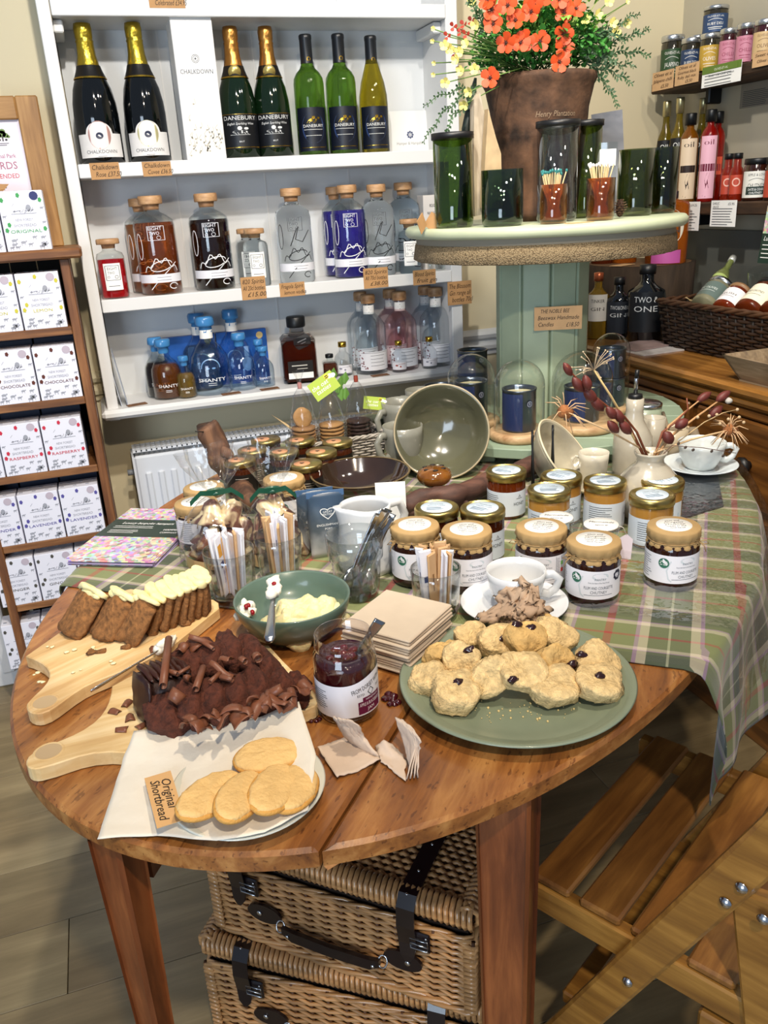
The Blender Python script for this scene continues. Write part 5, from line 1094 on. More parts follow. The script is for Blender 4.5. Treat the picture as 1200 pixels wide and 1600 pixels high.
# white milk jug
jp = T(577, 886); jr = .048; jh = topz(jp, 786)-TZ; t = thing('milk_jug', 'tall tapered white milk jug behind the glass of spoons', 'jug', (jp.x, jp.y, TZ+.003), face(jp)-radians(55))
JB = MB(); js = 48; prof = [(.80, 0), (1.0, .01), (1.03, .10), (.98, .45), (.88, .75), (.82, .92), (.84, 1.0)]
def jug_wall(s_, k):
    vs = []
    for i in range(js):
        a = 2*pi*i/js
        for q, z in prof:
            da = ((a+pi/2+pi) % (2*pi))-pi; sp__ = math.exp(-(da/.30)**2)*max(0, z-.60)/.4
            R_ = jr*q*s_+jr*.42*sp__; vs.append((R_*cos(a), R_*sin(a), jh*z-(.012*math.exp(-(da/.22)**2) if 0 else 0)+(.006*sp__)-(.0105*(1-math.exp(-(da/.8)**2)) if z > .9 else 0)*.4))
    return vs
n_ = len(prof); vo, vi = jug_wall(1, 0), jug_wall(.94, 1); fs = []
for i in range(js):
    j = (i+1) % js
    for k in range(n_-1): fs += [(i*n_+k, j*n_+k, j*n_+k+1, i*n_+k+1), (js*n_+j*n_+k, js*n_+i*n_+k, js*n_+i*n_+k+1, js*n_+j*n_+k+1)]
    fs.append((i*n_+n_-1, j*n_+n_-1, js*n_+j*n_+n_-1, js*n_+i*n_+n_-1))
fs.append(tuple(js*n_+i*n_ for i in range(js))); fs.append(tuple(i*n_ for i in reversed(range(js))))
obj('body', JB.add(vo+vi, fs, True), CER, t); obj('handle', MB().tube([(0, jr*.85, jh*.85), (0, jr*1.4, jh*.84), (0, jr*1.62, jh*.62), (0, jr*1.4, jh*.30), (0, jr*.95, jh*.22)], .0055, 10, flat=1.4), CER, t)
cp3 = T(622, 880)+Vector((.01, .05, 0)); tag(obj('white_card', MB().box((0, 0, .058), (.05, .002, .116)), WHITEP, None, (cp3.x, cp3.y, TZ+.003), (radians(-7), 0, face(cp3))), 'plain white card standing behind the milk jug', 'card')
def tumbler(P, r, h, label, flutes=10, taper=.82, base=.008):
    t = thing('glass_tumbler', label, 'glass', P, 0)
    w1 = lambda a, z: 1+(.020*abs(sin(a*flutes/2))-.012 if z < h*.62 else 0)
    pr_ = [(0, .001), (r*taper*.92, 0), (r*taper, .004), (r*(taper+.04), h*.15), (r*(taper+.09), h*.40), (r*(taper+.12), h*.60), (r*.96, h*.64), (r*.98, h*.82), (r, h), (r*.965, h), (r*.93, h*.75), (r*(taper+.04), h*.5), (r*(taper-.06), base+.008), (0, base+.004)]
    obj('glass_body', MB().lathe(pr_, 60, wob=w1), thin('tumbler_glass', (.95, .965, .965), .05), t)
    obj('thick_base', MB().lathe([(0, .001), (r*taper*.9, .001), (r*taper*.95, .004), (r*taper*.9, base), (0, base+.002)], 40), mat('e8f0f0', .02, 0, 1, 1.3), t); return t
g1 = T(367, 938); g1.z = TZ+.003; tumbler(g1, .0385, .082, 'glass tumbler of orange and brown sugar sticks, leftmost', 14)
g2 = T(441, 910); g2.z = TZ+.003; tumbler(g2, .037, .080, 'glass tumbler of white sugar sticks behind the green bowl', 14)
g3 = T(683, 966); g3.z = TZ+.003; tumbler(g3, .0350, .076, 'glass tumbler of brown and white sugar sticks by the napkin stack', 8)
g4 = T(560, 932); g4.z = TZ+.003; tumbler(g4, .0425, .100, 'glass tumbler holding steel teaspoons before the milk jug', 9, .74)
SK, SW, SO = KRAFTL, mat('e6e6ee', .55), mat('d59a2e', .5)
def sachets(P, r, h, spec, seed, where):
    rr = random.Random(seed)
    for i, (kind, n) in enumerate([(k, n) for k, c in spec for n in range(c)]):
        a = rr.random()*6.28; k = r*.62*sqrt(rr.random()); d = Vector((cos(a), sin(a), 0)); base_ = d*k*.75; top = d*(k*1.15); L = h*(1.12+.16*rr.random())
        ax = (top-base_+Vector((0, 0, L))).normalized(); M_ = ax.to_track_quat('Z', 'X').to_matrix().to_4x4()
        t = thing('sugar_stick', '%s paper sugar stick in the %s' % ({'k': 'brown', 'w': 'white', 'o': 'orange banded white'}[kind], where), 'sugar stick', Vector(P)+base_+Vector((0, 0, .016)), 0, '%s sugar sticks in the %s' % ({'k': 'brown', 'w': 'white', 'o': 'orange banded'}[kind], where))
        M_ = M_ @ Matrix.Rotation(face(P)+(rr.random()-.5)*1.1, 4, 'Z')
        st = obj('wrapper', MB().box((0, 0, L/2), (.0165, .0035, L), M_, bev=.0012), {'k': SK, 'w': SW, 'o': SW}[kind], t)
        for zz in (.004, L-.004): obj('crimped_end', MB().box((0, 0, zz), (.0175, .0012, .009), M_), {'k': SK, 'w': SW, 'o': SW}[kind], t)
        g = Print(y=-.0020, M=M_)
        if kind == 'o': g.rect(-.0055, .0055, L*.66, L*.86); obj('colour_band', g.mb, SO, t); g = Print(y=-.0021, M=M_)
        if kind != 'k':
            g.rect(-.0045, .0045, L*.48, L*.58); obj('logo_square', g.mb, mat('27306b', .5), t); g = Print(y=-.0022, M=M_); g.text('Tate sugar', 0, L*.32, .0065, .3, .022, rot=pi/2) if kind == 'o' else g.text('sugar', 0, L*.32, .0065, .3, .020, rot=pi/2); obj('lettering', g.mb, mat('2b3e8a', .5), t)
        else: g.line(-.0015, .0015, L*.5, L*.3); obj('colour_band', g.mb, mat('8a6238', .6), t)
sachets(g1, .0385, .080, (('k', 4), ('o', 6), ('w', 5)), 3, 'leftmost tumbler'); sachets(g2, .037, .078, (('k', 4), ('w', 11)), 5, 'tumbler behind the green bowl'); sachets(g3, .035, .074, (('k', 9), ('w', 6)), 8, 'tumbler by the napkin stack')
def spoon_mesh(L=.135, bw=.0145):
    P = []; mb = MB(); n = 12
    def fn(u, v):
        x = v*L
        if v < .70: hw = .0048-.0028*sin(pi*min(1, v/.70)*.5)+(.0012 if v < .12 else 0); dz = .0
        else: q = (v-.70)/.30; hw = max(.0008, bw*sin(pi*min(.999, q**.8*.93+.07))); dz = -.0045*sin(pi*q)*(1-(2*u-1)**2)
        return ((2*u-1)*hw, x, .004*sin(v*3)+dz)
    return mb.grid(fn, 6, 26, thick=.0012)
SPM = spoon_mesh().mesh('spoon', mat('a9acb0', .18, 1))
def align(a, b_, roll=0):            # frame with local Y from a to b
    d = (Vector(b_)-Vector(a)).normalized(); return d.to_track_quat('Y', 'Z').to_matrix().to_4x4() @ Matrix.Rotation(roll, 4, 'Y')
for i, (dx, dy, tx, ty, w_) in enumerate(((590, 806, 0, 0, 'leftmost of the six spoons'), (600, 800, 0, 0, 'second spoon from the left'), (606, 799, 0, 0, 'third spoon, tallest'), (603, 808, 0, 0, 'fourth spoon, leaning forward'), (609, 812, 0, 0, 'fifth spoon from the left'), (612, 806, 0, 0, 'rightmost spoon against the jug'))):
    top = PP(dx, dy-4, (g4.x+.025, g4.y+.012+.004*i, 0), (0, 1, 0)); bot = Vector((g4.x-.016+.005*i, g4.y-.004+.004*(i % 3), TZ+.018))
    o = obj('teaspoon', SPM, None, None, None); o.matrix_world = Matrix.Translation(top) @ align(top, bot, 1.2+.25*i) @ Matrix.Diagonal((1.25, 1, 1.4, 1)); tag(o, 'steel teaspoon standing in the tumbler, '+w_, 'spoon', 'teaspoons in the tumbler')
# green bowl of clotted cream with a knife
BG = mat('586c60', .28, var=.08, vs=20, coat=.4); bp_ = T(462, 988); bp_.z = TZ+.0005; br = .0800; bh = .056
t = thing('cream_bowl', 'muted green stoneware bowl holding clotted cream', 'bowl', bp_, 0)
obj('body', MB().lathe([(0, .003), (br*.45, .003), (br*.48, 0), (br*.56, .001), (br*.62, .006), (br*.84, bh*.38), (br*.965, bh*.75), (br, bh), (br*.985, bh+.002), (br*.95, bh), (br*.91, bh*.7), (br*.78, bh*.36), (br*.5, .012), (0, .009)], 60, wob=lambda a, z: 1+.003*sin(z*900)), BG, t)
cr = MB(); rr = random.Random(12); CRM = mat('ece2ad', .45, sss=.25, bump=.7, bs=110)
for i in range(16):
    a = rr.random()*6.28; k = .042*sqrt(rr.random()); x_, y_ = k*cos(a)+.008, k*sin(a)-.008
    hgt = .014+.020*max(0, 1-(Vector((x_-.015, y_-.002)).length/.045)); cr.blob((x_, y_, hgt*.6+.004), (.024, .021, .010+hgt*.35), 22, 14, .007, 60, i)
tag(obj('clotted_cream', cr, CRM, None, bp_), 'pale yellow clotted cream heaped in the green bowl', 'cream', None, 'stuff')
sm = MB()
for i in range(14): a = pi+.5*(rr.random()-.5)*2.4; k = .060+.012*rr.random(); sm.blob((k*cos(a), k*sin(a), .030+.018*rr.random()), (.008*rr.random()+.003, .006, .006), 8, 6, .004, 120, i)
tag(obj('cream_smear', sm, mat('f0eee2', .45, bump=.5, bs=120), None, bp_), 'white cream smeared on the inner left side of the bowl', 'cream', None, 'stuff')
jm = MB()
for x_, y_, z_ in ((-.064, .006, .050), (-.058, -.006, .046), (-.060, .012, .048)): jm.blob((x_, y_, z_), (.004, .004, .003), 7, 5, .003, 100, 3)
tag(obj('jam_smear', jm, mat('8a0f1c', .2), None, bp_), 'red jam drip on the inner left side of the bowl', 'jam')
a_, b__ = T(429, 905, TZ+.083), T(421, 1003, TZ+.059)
def knife(a, b_, label, roll=0, blade=.34, cream=True):
    a, b_ = Vector(a), Vector(b_); L = (b_-a).length; t = thing('table_knife', label, 'knife'); t.matrix_world = Matrix.Translation(a) @ align(a, b_, roll)
    obj('blade', MB().prism([(-.0015, L*blade), (-.0075, L*blade*.9), (-.009, L*blade*.4), (-.006, .004), (0, 0), (.005, .01), (.0045, L*blade)][::-1], -.0007, .0007), STEEL, t)
    obj('handle', MB().tube([(0, L*blade*.95, 0), (0, L*(blade+.08), 0), (0, L*.72, 0), (0, L*.93, 0), (0, L, 0)], [.0035, .0032, .0055, .0075, .0045] if L > .09 and blade > .2 else [.0016, .0016, .0022, .0028, .002], 10, flat=.45), mat('b9bcc0', .25, 1), t)
    if cream:
        c = MB()
        for i in range(6): c.blob((.004*(i % 2)-.003, L*blade*(.1+.14*i), .003), (.0075, .011, .004), 9, 6, .004, 90, i)
        stuff(obj('cream_on_blade', c, mat('eee9da', .5, bump=.5, bs=120), t)); obj('jam_speck', MB().blob((-.001, L*blade*.45, .0075), (.0035, .004, .002), 7, 5), mat('8a0f1c', .2), t)
    return t
knife(a_, b__, 'steel butter knife resting across the green bowl with cream on its blade', 0)
kn = knife(T(270, 1003, TZ+.028), T(142, 1080, TZ+.022), 'thin steel knife lying along the edge of the carrot cake board', radians(75), .16, True)
# open jam jar with spoon
jp = T(545, 1108); jp.z = TZ+.0005; r = .0365; h = .103; t = thing('jam_jar', 'open jar of dark red apple and blackberry jam with a spoon inside', 'jar', jp, face(jp)+.25)
obj('glass_body', MB().lathe([(0, .003), (r*.8, 0), (r*.93, .002), (r, .012), (r, h*.66), (r*.985, h*.74), (r*.90, h*.80), (r*.89, h*.84), (r*.93, h*.85), (r*.93, h*.875), (r*.89, h*.89), (r*.91, h*.92), (r*.91, h*.98), (r*.88, h), (r*.83, h*.985), (r*.83, h*.80)], 44), thin('jam_jar_glass', (.95, .93, .93), .03), t)
obj('jam', MB().lathe([(0, .006), (r*.88, .006), (r*.955, .014), (r*.955, h*.64), (r*.94, h*.70), (r*.80, h*.74), (r*.5, h*.715), (0, h*.70)], 40, wob=lambda a, z: 1+.008*sin(a*7+z*200)), mat('3d0710', .12, 0, .25, 1.4, coat=.7, bump=.8, bs=90), t)
cl_ = MB(); rr = random.Random(3)
for i in range(14): a = rr.random()*6.28; k = r*.6*rr.random(); cl_.blob((k*cos(a), k*sin(a), h*.725), (.006, .005, .004), 8, 6, .003, 90, i)
stuff(obj('fruit_pieces', cl_, mat('5a0a14', .12, coat=.8), t))
R = r*1.012; lb = patch(R, .012, .053, r*5, mat('e9e8ee', .45), t, top=lambda x_: .010*(.5+.5*math.tanh((x_-.01)*60)), n=40)
g = Print(R+.0003); g.text('FROM DORSET WITH LOVE', .022, .0495, .0082, 0, .055, rot=.22); g.disc(.020, .040, .005, 4, .0055, .0011); g.text('ESTD', .006, .0385, .0042); g.text('2017', .034, .042, .004); g.micro(-.056, -.034, .044, .022, 9, .0007); obj('lettering', g.mb, mat('2b2b30', .5), lb)
g = Print(R+.0003); g.rect(.002, .036, .014, .0300); g.rect(.008, .036, .029, .0345); bk = obj('plum_panel', g.mb, mat('68173f', .45), lb)
g = Print(R+.0006); g.text('HANDMADE', .022, .0318, .0036, 0, .020); g.text('APPLE & BLACKBERRY', .019, .0258, .0062, 0, .031); g.text('JAM', .019, .0190, .0060); obj('panel_lettering', g.mb, mat('f2e9ee', .5), lb)
o = obj('jam_spoon', SPM, None); a, b_ = T(594, 969, TZ+.118), Vector((jp.x-.008, jp.y-.002, TZ+.040)); o.matrix_world = Matrix.Translation(a) @ align(a, b_, 1.5) @ Matrix.Diagonal((1.1, 1, 1.3, 1)); tag(o, 'steel spoon standing in the open jam jar', 'spoon')
for x, y, s_ in ((607, 1092, .010), (614, 1100, .008), (491, 1126, .006)):
    P = T(x, y); m_ = MB()
    for i in range(5): m_.blob((.005*sin(i*2.2), .005*cos(i*2.2), s_*.25), (s_*.55, s_*.5, s_*.35), 8, 6, .003, 90, i)
    tag(obj('jam_drip', m_, mat('3d0710', .1, coat=.8), None, (P.x, P.y, TZ)), {607: 'larger dark red jam blob on the wood beside the plum labelled jar', 614: 'dark red jam blob nearer the scone plate', 491: 'small dark red jam drip near the parchment corner'}[x], 'jam')
# green plate of scones
pl = T(806, 1058, TZ+.016); PR2 = .1395; plp = Vector((pl.x, pl.y, TZ+.0005)); GPL = mat('808b76', .35, var=.06, vs=15, coat=.3)
tag(obj('dinner_plate', MB().lathe([(0, .003), (PR2*.55, .003), (PR2*.58, .0), (PR2*.63, .001), (PR2*.70, .006), (PR2*.97, .0155), (PR2, .018), (PR2*.985, .0195), (PR2*.93, .017), (PR2*.915, .0158), (PR2*.90, .0157), (PR2*.885, .0142), (PR2*.87, .0141), (PR2*.855, .0126), (PR2*.84, .0125), (PR2*.74, .0085), (PR2*.62, .0065), (0, .0065)], 90), GPL, None, plp), 'large sage green plate piled with fruit scones', 'plate')
SCN = [mat('e3c48c', .85, var=.32, vs=110, bump=1, bs=330), mat('d6b070', .85, var=.3, vs=60, bump=1, bs=160)]
RAIS = mat('2a0d12', .25, coat=.6)
def scone(x, y, wpx, z, tx, ty, asp, label, rz=0, rais=(), mi=0, thick=.013):
    P = T(x, y, TZ+z); r = px(P, wpx)/2; t = thing('scone', label, 'scone', P, rz, 'fruit scones on the green plate', rot=(tx, ty, rz))
    mb = MB(); seg, rings = 44, 26; sd = x+y; vs = []; fs = []
    mb.blob((0, 0, 0), (r, r*asp, thick), seg, rings, .0045, 40, sd, power=.42); mb.v = [tuple(Vector(p)+Vector(p).normalized()*(.0016*noise.noise(Vector(p)*170+Vector((sd, 0, 0)))+.0016*noise.noise(Vector(p)*520))+Vector((0, 0, .0018*noise.noise(Vector(p)*75+Vector((0, sd, 0)))))) for p in mb.v]
    obj('crumb', mb, SCN[mi], t)
    for a, b_ in rais:
        obj('raisin', MB().blob((a*r, b_*r*asp, thick*.93), (.0078, .0048, .0042), 10, 7, .002, 200, a*9, Matrix.Rotation(a*0, 4, 'Z')), RAIS, t)
scone(692, 1024, 58, .024, .35, .1, .85, 'scone half at the upper left of the plate', .3, (), 1)
scone(738, 996, 58, .026, .45, .0, .85, 'scone half at the back beside the napkin stack side', .2)
scone(838, 978, 50, .022, .3, 0, .9, 'scone mostly hidden at the back under the crumpled napkin', 0, (), 1)
scone(668, 1062, 60, .022, .25, -.2, .88, 'scone half lying flattest at the far left of the plate', -.4)
scone(775, 1003, 62, .036, .55, .1, .9, 'scone half with one big red cranberry near the pile centre', .1, ((.15, -.1),))
scone(722, 1034, 56, .034, .75, -.25, 1.05, 'scone standing tilted with a raisin on its right shoulder', -.2, ((.6, .35),))
scone(817, 1000, 68, .040, .6, .25, .95, 'browned scone face with dark raisin below the crumpled napkin', 0, ((-.4, .55), (.3, .4)), 1)
scone(866, 990, 66, .034, .55, .55, .85, 'pale tall scone slice leaning at the back right', -.5)
scone(712, 1082, 74, .028, .35, .1, .98, 'front left scone half with a shiny raisin in its centre', 0, ((.1, .15),))
scone(765, 1060, 52, .034, .8, .7, 1.5, 'narrow scone turned on edge at the front of the pile', -.9)
scone(816, 1052, 76, .038, .45, .0, .9, 'smooth pale scone half in the middle front of the pile', .1, ((-.8, -.4),))
scone(868, 1034, 62, .034, .9, .0, .75, 'scone lying on its side behind the front right pair', .3, ((.5, -.6),), 1)
scone(934, 1035, 76, .026, .4, .15, .85, 'scone half with dark red cherry at the far right back', -.2, ((-.75, .05),))
scone(868, 1074, 80, .026, .3, -.05, .85, 'plain scone half at the front right next to the raisin topped one', .2)
scone(936, 1070, 74, .026, .3, .1, .9, 'rightmost scone half with a dark raisin on top', 0, ((0, .1),))
cb = MB(); rr = random.Random(8)
for i in range(70):
    x_, y_ = 740+rr.random()*200, 1095+rr.random()*45; P = T(x_, y_, TZ+.0075)
    if (Vector((P.x, P.y))-Vector((plp.x, plp.y))).length < PR2*.62: cb.blob((P.x, P.y, TZ+.0080), .0006+.0012*rr.random()**2, 5, 3)
tag(obj('crumbs', cb, mat('e2c98a', .8), None), 'scattered pale scone crumbs on the bare front of the green plate', 'crumbs', None, 'stuff')
# crumpled napkins
NAP = mat('cdb8a4', .85, bump=.15, bs=150)
def sheet(ctrl, nu, nv, name, label, cat, m, amp=.002, th=.0012, layers=1, seed=1, parent=None, fq=6):
    rows, cols = len(ctrl), len(ctrl[0])
    def fn(u, v, k=0):
        a, b_ = u*(cols-1), v*(rows-1); i, j = min(int(a), cols-2), min(int(b_), rows-2); a -= i; b_ -= j
        p = ctrl[j][i].lerp(ctrl[j][i+1], a).lerp(ctrl[j+1][i].lerp(ctrl[j+1][i+1], a), b_)
        q = Vector((u*fq, v*fq, seed)); return p+Vector((noise.noise(q), noise.noise(q+Vector((9, 0, 0))), abs(noise.noise(q+Vector((0, 9, 0))))))*amp+Vector((0, .0022*k, .0006*k))
    mb = MB()
    for k in range(layers): mb.grid(lambda u, v: fn(u, v, k), nu, nv, thick=th)
    return tag(obj(name, mb, m, parent), label, cat)
Tz = lambda x, y, z: T(x, y, TZ+z)
t = thing('paper_napkin', 'folded beige napkin lying open just in front of the jam jar', 'napkin', (0, 0, 0))
sheet([[Tz(496, 1168, .012), Tz(516, 1162, .002), Tz(546, 1150, .004)], [Tz(508, 1188, .003), Tz(540, 1186, .001), Tz(575, 1172, .003)], [Tz(527, 1215, .004), Tz(560, 1206, .001), Tz(594, 1187, .002)]], 12, 12, 'lower_flap', None, None, NAP, .002, parent=t)
for k, (dx, dz_) in enumerate(((0, 0), (7, .004), (14, .007))):
    sheet([[Tz(520+dx, 1119+2*k, .045+dz_), Tz(533+dx, 1124, .044+dz_), Tz(548+dx, 1134, .036+dz_)], [Tz(532+dx, 1140, .022), Tz(546+dx, 1148, .024), Tz(562+dx*.5, 1150, .022)], [Tz(546, 1160, .002), Tz(568, 1172, .003), Tz(594, 1184, .003)]], 10, 10, 'upright_flap', None, None, NAP, .002, seed=k, parent=t)
t = thing('paper_napkin', 'second folded beige napkin standing on edge nearer the scone plate', 'napkin', (0, 0, 0))
sheet([[Tz(587, 1168, .004), Tz(600, 1156, .014), Tz(622, 1172, .004)], [Tz(592, 1182, .003), Tz(612, 1186, .002), Tz(634, 1190, .004)], [Tz(596, 1190, .003), Tz(614, 1206, .001), Tz(634, 1221, .002)]], 12, 12, 'lower_flap', None, None, NAP, .002, seed=4, parent=t)
for k in range(4):
    sheet([[Tz(618+3*k, 1120+k, .048), Tz(632+4*k, 1130+2*k, .046), Tz(646+4*k, 1145+4*k, .040)], [Tz(628+2*k, 1150, .026), Tz(640+3*k, 1160, .026), Tz(650+2*k, 1172, .026)], [Tz(640, 1192, .004), Tz(644+2*k, 1204, .003), Tz(636+6*k, 1218-k, .003)]], 10, 10, 'upright_flap', None, None, NAP, .0018, seed=7+k, parent=t)
t = thing('paper_napkin', 'crumpled brown napkin heaped on the saucer beside the coffee cup', 'napkin', (0, 0, 0))
sheet([[Tz(741, 968, .022), Tz(790, 938, .030), Tz(832, 912, .066), Tz(842, 945, .036)], [Tz(760, 975, .024), Tz(798, 960, .042), Tz(830, 940, .056), Tz(858, 965, .030)], [Tz(795, 972, .024), Tz(805, 968, .036), Tz(815, 972, .040), Tz(855, 972, .022)]], 26, 20, 'fold', None, None, mat('b0957c', .85), .014, seed=3, parent=t, fq=9)
sheet([[Tz(770, 932, .034), Tz(815, 905, .070), Tz(842, 940, .040)], [Tz(790, 958, .030), Tz(825, 950, .050), Tz(852, 960, .030)], [Tz(790, 972, .020), Tz(803, 985, .022), Tz(822, 975, .030)]], 22, 22, 'fold', None, None, mat('b79d84', .85), .016, seed=13, parent=t, fq=9)
sheet([[Tz(803, 955, .030), Tz(815, 948, .050), Tz(835, 955, .040)], [Tz(798, 975, .026), Tz(812, 980, .034), Tz(840, 972, .030)], [Tz(800, 992, .034), Tz(815, 990, .034), Tz(822, 978, .030)]], 12, 12, 'fold', None, None, mat('b0957c', .85), .010, seed=23, parent=t, fq=8)
# stack of napkins
c0, c1, c2, c3 = (633, 1013), (699, 946), (610, 922), (538, 968)
fb = T(625, 1072); nh = topz(fb, 1015)-TZ; n_nap = 13; q = [T(*c, TZ+nh) for c in (c0, c1, c2, c3)]
cen = sum(q, Vector())/4; ax = ((q[1]-q[0])+(q[2]-q[3])).normalized(); ay = ((q[3]-q[0])+(q[2]-q[1])).normalized(); ay = (ay-ax*ay.dot(ax)).normalized()
wx = ((q[1]-q[0]).length+(q[2]-q[3]).length)/2; wy = ((q[3]-q[0]).length+(q[2]-q[1]).length)/2; rr = random.Random(2); NPM = mat('c9b8a2', .85, var=.04, vs=40)
for i in range(n_nap):
    th = nh/n_nap; o_ = (rr.random()-.5)*.006; top = i == n_nap-1
    m_ = MB().box((0, 0, th*.47), (wx, wy, th*.9), bev=.0012); t = thing('paper_napkin', 'beige folded napkin topmost on the neat stack' if top else 'beige folded napkin within the neat stack', 'napkin', Vector((cen.x, cen.y, TZ+.0005+i*th))+ax*o_+ay*(rr.random()-.5)*.004, atan2(ax.y, ax.x)+(rr.random()-.5)*.04, 'napkins in the stack')
    obj('folded_sheet', m_, NPM, t); obj('fold_edge', MB().box((0, -wy/2-.0004, th*.47), (wx*.98, .0016, th*.35), bev=.0003), mat('b7a48e', .85), t)
# ================================================================== shortbread on parchment
sbp = T(388, 1230, TZ+.013); tag(obj('side_plate', MB().lathe([(0, .003), (.045, .003), (.047, 0), (.051, .002), (.076, .014), (.078, .016), (.076, .017), (.049, .008), (0, .007)], 60), mat('d3d3c6', .25, coat=.4), None, (sbp.x, sbp.y, TZ+.0005)), 'pale cream side plate under the parchment of shortbread', 'plate')
pch = [[Tz(152, 1311, .004), Tz(245, 1305, .004), Tz(338, 1313, .020), Tz(412, 1302, .022), Tz(481, 1266, .024)],
       [Tz(168, 1262, .006), Tz(250, 1258, .010), Tz(330, 1255, .018), Tz(410, 1240, .017), Tz(488, 1230, .030)],
       [Tz(190, 1195, .014), Tz(260, 1195, .016), Tz(335, 1190, .020), Tz(410, 1180, .022), Tz(494, 1180, .038)],
       [Tz(209, 1142, .026), Tz(275, 1134, .025), Tz(352, 1128, .028), Tz(405, 1120, .034), Tz(467, 1096, .046)]]
sheet(pch, 40, 34, 'parchment', 'wrinkled sheet of baking parchment under the shortbread biscuits', 'paper', mat('e3dbcb', .6, bump=.3, bs=60, alpha=1), .0022, .0006, seed=5)
SBM = mat('e6be7c', .75, var=.10, vs=50, bump=.6, bs=220)
def biscuit(x, y, z, ax_, ay_, l, w_, tx, ty, label):
    P = T(x, y, TZ+z); A = T(x+ax_, y+ay_, TZ+z); rz = atan2(A.y-P.y, A.x-P.x); t = thing('shortbread_biscuit', label, 'biscuit', P, 0, 'shortbread biscuits on parchment', rot=(tx, ty, rz))
    mb = MB().blob((0, 0, 0), (l/2, w_/2, .0055), 40, 12, .0012, 120, x, power=.62); obj('baked_disc', mb, SBM, t)
    rg = MB().tube([(l/2*.97*cos(a), w_/2*.97*sin(a), -.002) for a in [2*pi*i/36 for i in range(36)]], .003, 6, closed=True); obj('golden_edge', rg, mat('d09a4c', .8, bump=.6, bs=250), t)
biscuit(418, 1180, .033, 30, -8, .068, .048, .10, .05, 'oval shortbread lying alone above the others')
biscuit(460, 1230, .029, 10, -24, .074, .042, .1, .1, 'oval shortbread farthest right in the fanned row')
biscuit(428, 1231, .035, 10, -24, .080, .043, .18, .15, 'oval shortbread second from the right in the row')
biscuit(376, 1242, .037, 11, -22, .082, .040, .2, .15, 'oval shortbread second from the left in the row')
biscuit(328, 1241, .034, 22, -20, .078, .043, .15, .1, 'oval shortbread leftmost, beside the handwritten card')
qd = [T(*c, TZ+.022) for c in ((227, 1210), (265, 1209), (292, 1286), (243, 1288))]; cc = sum(qd, Vector())/4; uu = ((qd[3]-qd[0])+(qd[2]-qd[1])).normalized(); vv = ((qd[1]-qd[0])+(qd[2]-qd[3])).normalized()
t = thing('name_card', 'small handwritten kraft card reading original shortbread on the parchment', 'card', (cc.x, cc.y, TZ+.0215)); t.rotation_euler = (0, 0, atan2(uu.y, uu.x))
lw, lh = (qd[3]-qd[0]).length, (qd[1]-qd[0]).length
obj('card', MB().box((0, 0, 0), (lw, lh*1.05, .0008)), mat('d9ac74', .75), t); g = Print(y=0, M=Matrix.Translation((0, 0, .0008)) @ Matrix.Rotation(-pi/2, 4, 'X')); scrib(g, 'Original', -lw*.08, lh*.22, .013, lw*.60); scrib(g, 'Shortbread', .0, -lh*.20, .013, lw*.80); obj('handwriting', g.mb, INK, t)
# ================================================================== cake boards
def boards(name, pts, label, m, hole):
    P = [T(x, y, TZ+.018) for x, y in pts]
    a = sum(P[i].x*P[(i+1) % len(P)].y-P[(i+1) % len(P)].x*P[i].y for i in range(len(P)))
    if a < 0: P = P[::-1]
    t = thing(name, label, 'chopping board', (P[0].x, P[0].y, TZ+.0005))
    L0 = [(p.x-P[0].x, p.y-P[0].y) for p in P]; obj('board', MB().prism(L0, 0, .0175, bev=.0012), m, t)
    H = T(*hole, TZ+.018)-P[0]
    obj('hang_hole', MB().lathe([(0, .0178), (.0150, .0178)], 28, Matrix.Translation((H.x, H.y, 0))), mat('b9a07c', .6), t)
    obj('hole_rim', MB().lathe([(.0135, .0176), (.0150, .0186), (.0165, .0176)], 28, Matrix.Translation((H.x, H.y, 0))), m, t); return t
def bezier(p0, p1, p2, p3, n=8): return [tuple(((1-t)**3*a+3*(1-t)**2*t*b_+3*(1-t)*t*t*c+t**3*d) for a, b_, c, d in zip(p0, p1, p2, p3)) for t in [i/n for i in range(1, n+1)]]
B1a = atan2(*( (T(310, 985, TZ)-T(100, 1090, TZ)).yx)) ; BM = wood('board_beech', 'c79a62', 'ecd0a0', B1a, 1.2, .5, 10, third='ddb980', bump=.05); 
o1 = [(40, 1025)]+bezier((40, 1025), (55, 1030), (82, 1040), (77, 1058), 6)+bezier((77, 1058), (72, 1074), (52, 1085), (42, 1099), 6)+bezier((42, 1099), (38, 1110), (50, 1118), (66, 1114), 6)+bezier((66, 1114), (90, 1108), (110, 1080), (150, 1064), 6)+bezier((150, 1064), (190, 1048), (240, 1030), (270, 1008), 4)+[(342, 950)]+bezier((342, 950), (345, 940), (335, 934), (322, 936), 3)+[(205, 920), (180, 925), (150, 948)]
boards('carrot_cake_board', o1, 'pale wooden paddle board under the iced carrot cake slices', BM, (70, 1097))
BM2 = wood('board_beech_two', 'c9a066', 'efd6a6', .05, 1.2, .5, 10, third='e0bf86', bump=.05)
o2 = [(175, 1072)]+bezier((175, 1072), (173, 1095), (165, 1120), (130, 1140), 6)+bezier((130, 1140), (100, 1158), (60, 1165), (44, 1182), 6)+bezier((44, 1182), (35, 1195), (45, 1204), (62, 1200), 6)+bezier((62, 1200), (110, 1190), (130, 1168), (205, 1176), 6)+[(330, 1150), (480, 1108)]+bezier((480, 1108), (502, 1102), (500, 1090), (490, 1080), 4)+[(440, 1030), (420, 1008), (300, 1012), (200, 1058)]
boards('chocolate_cake_board', o2, 'pale wooden paddle board under the chocolate cake', BM2, (76, 1174))
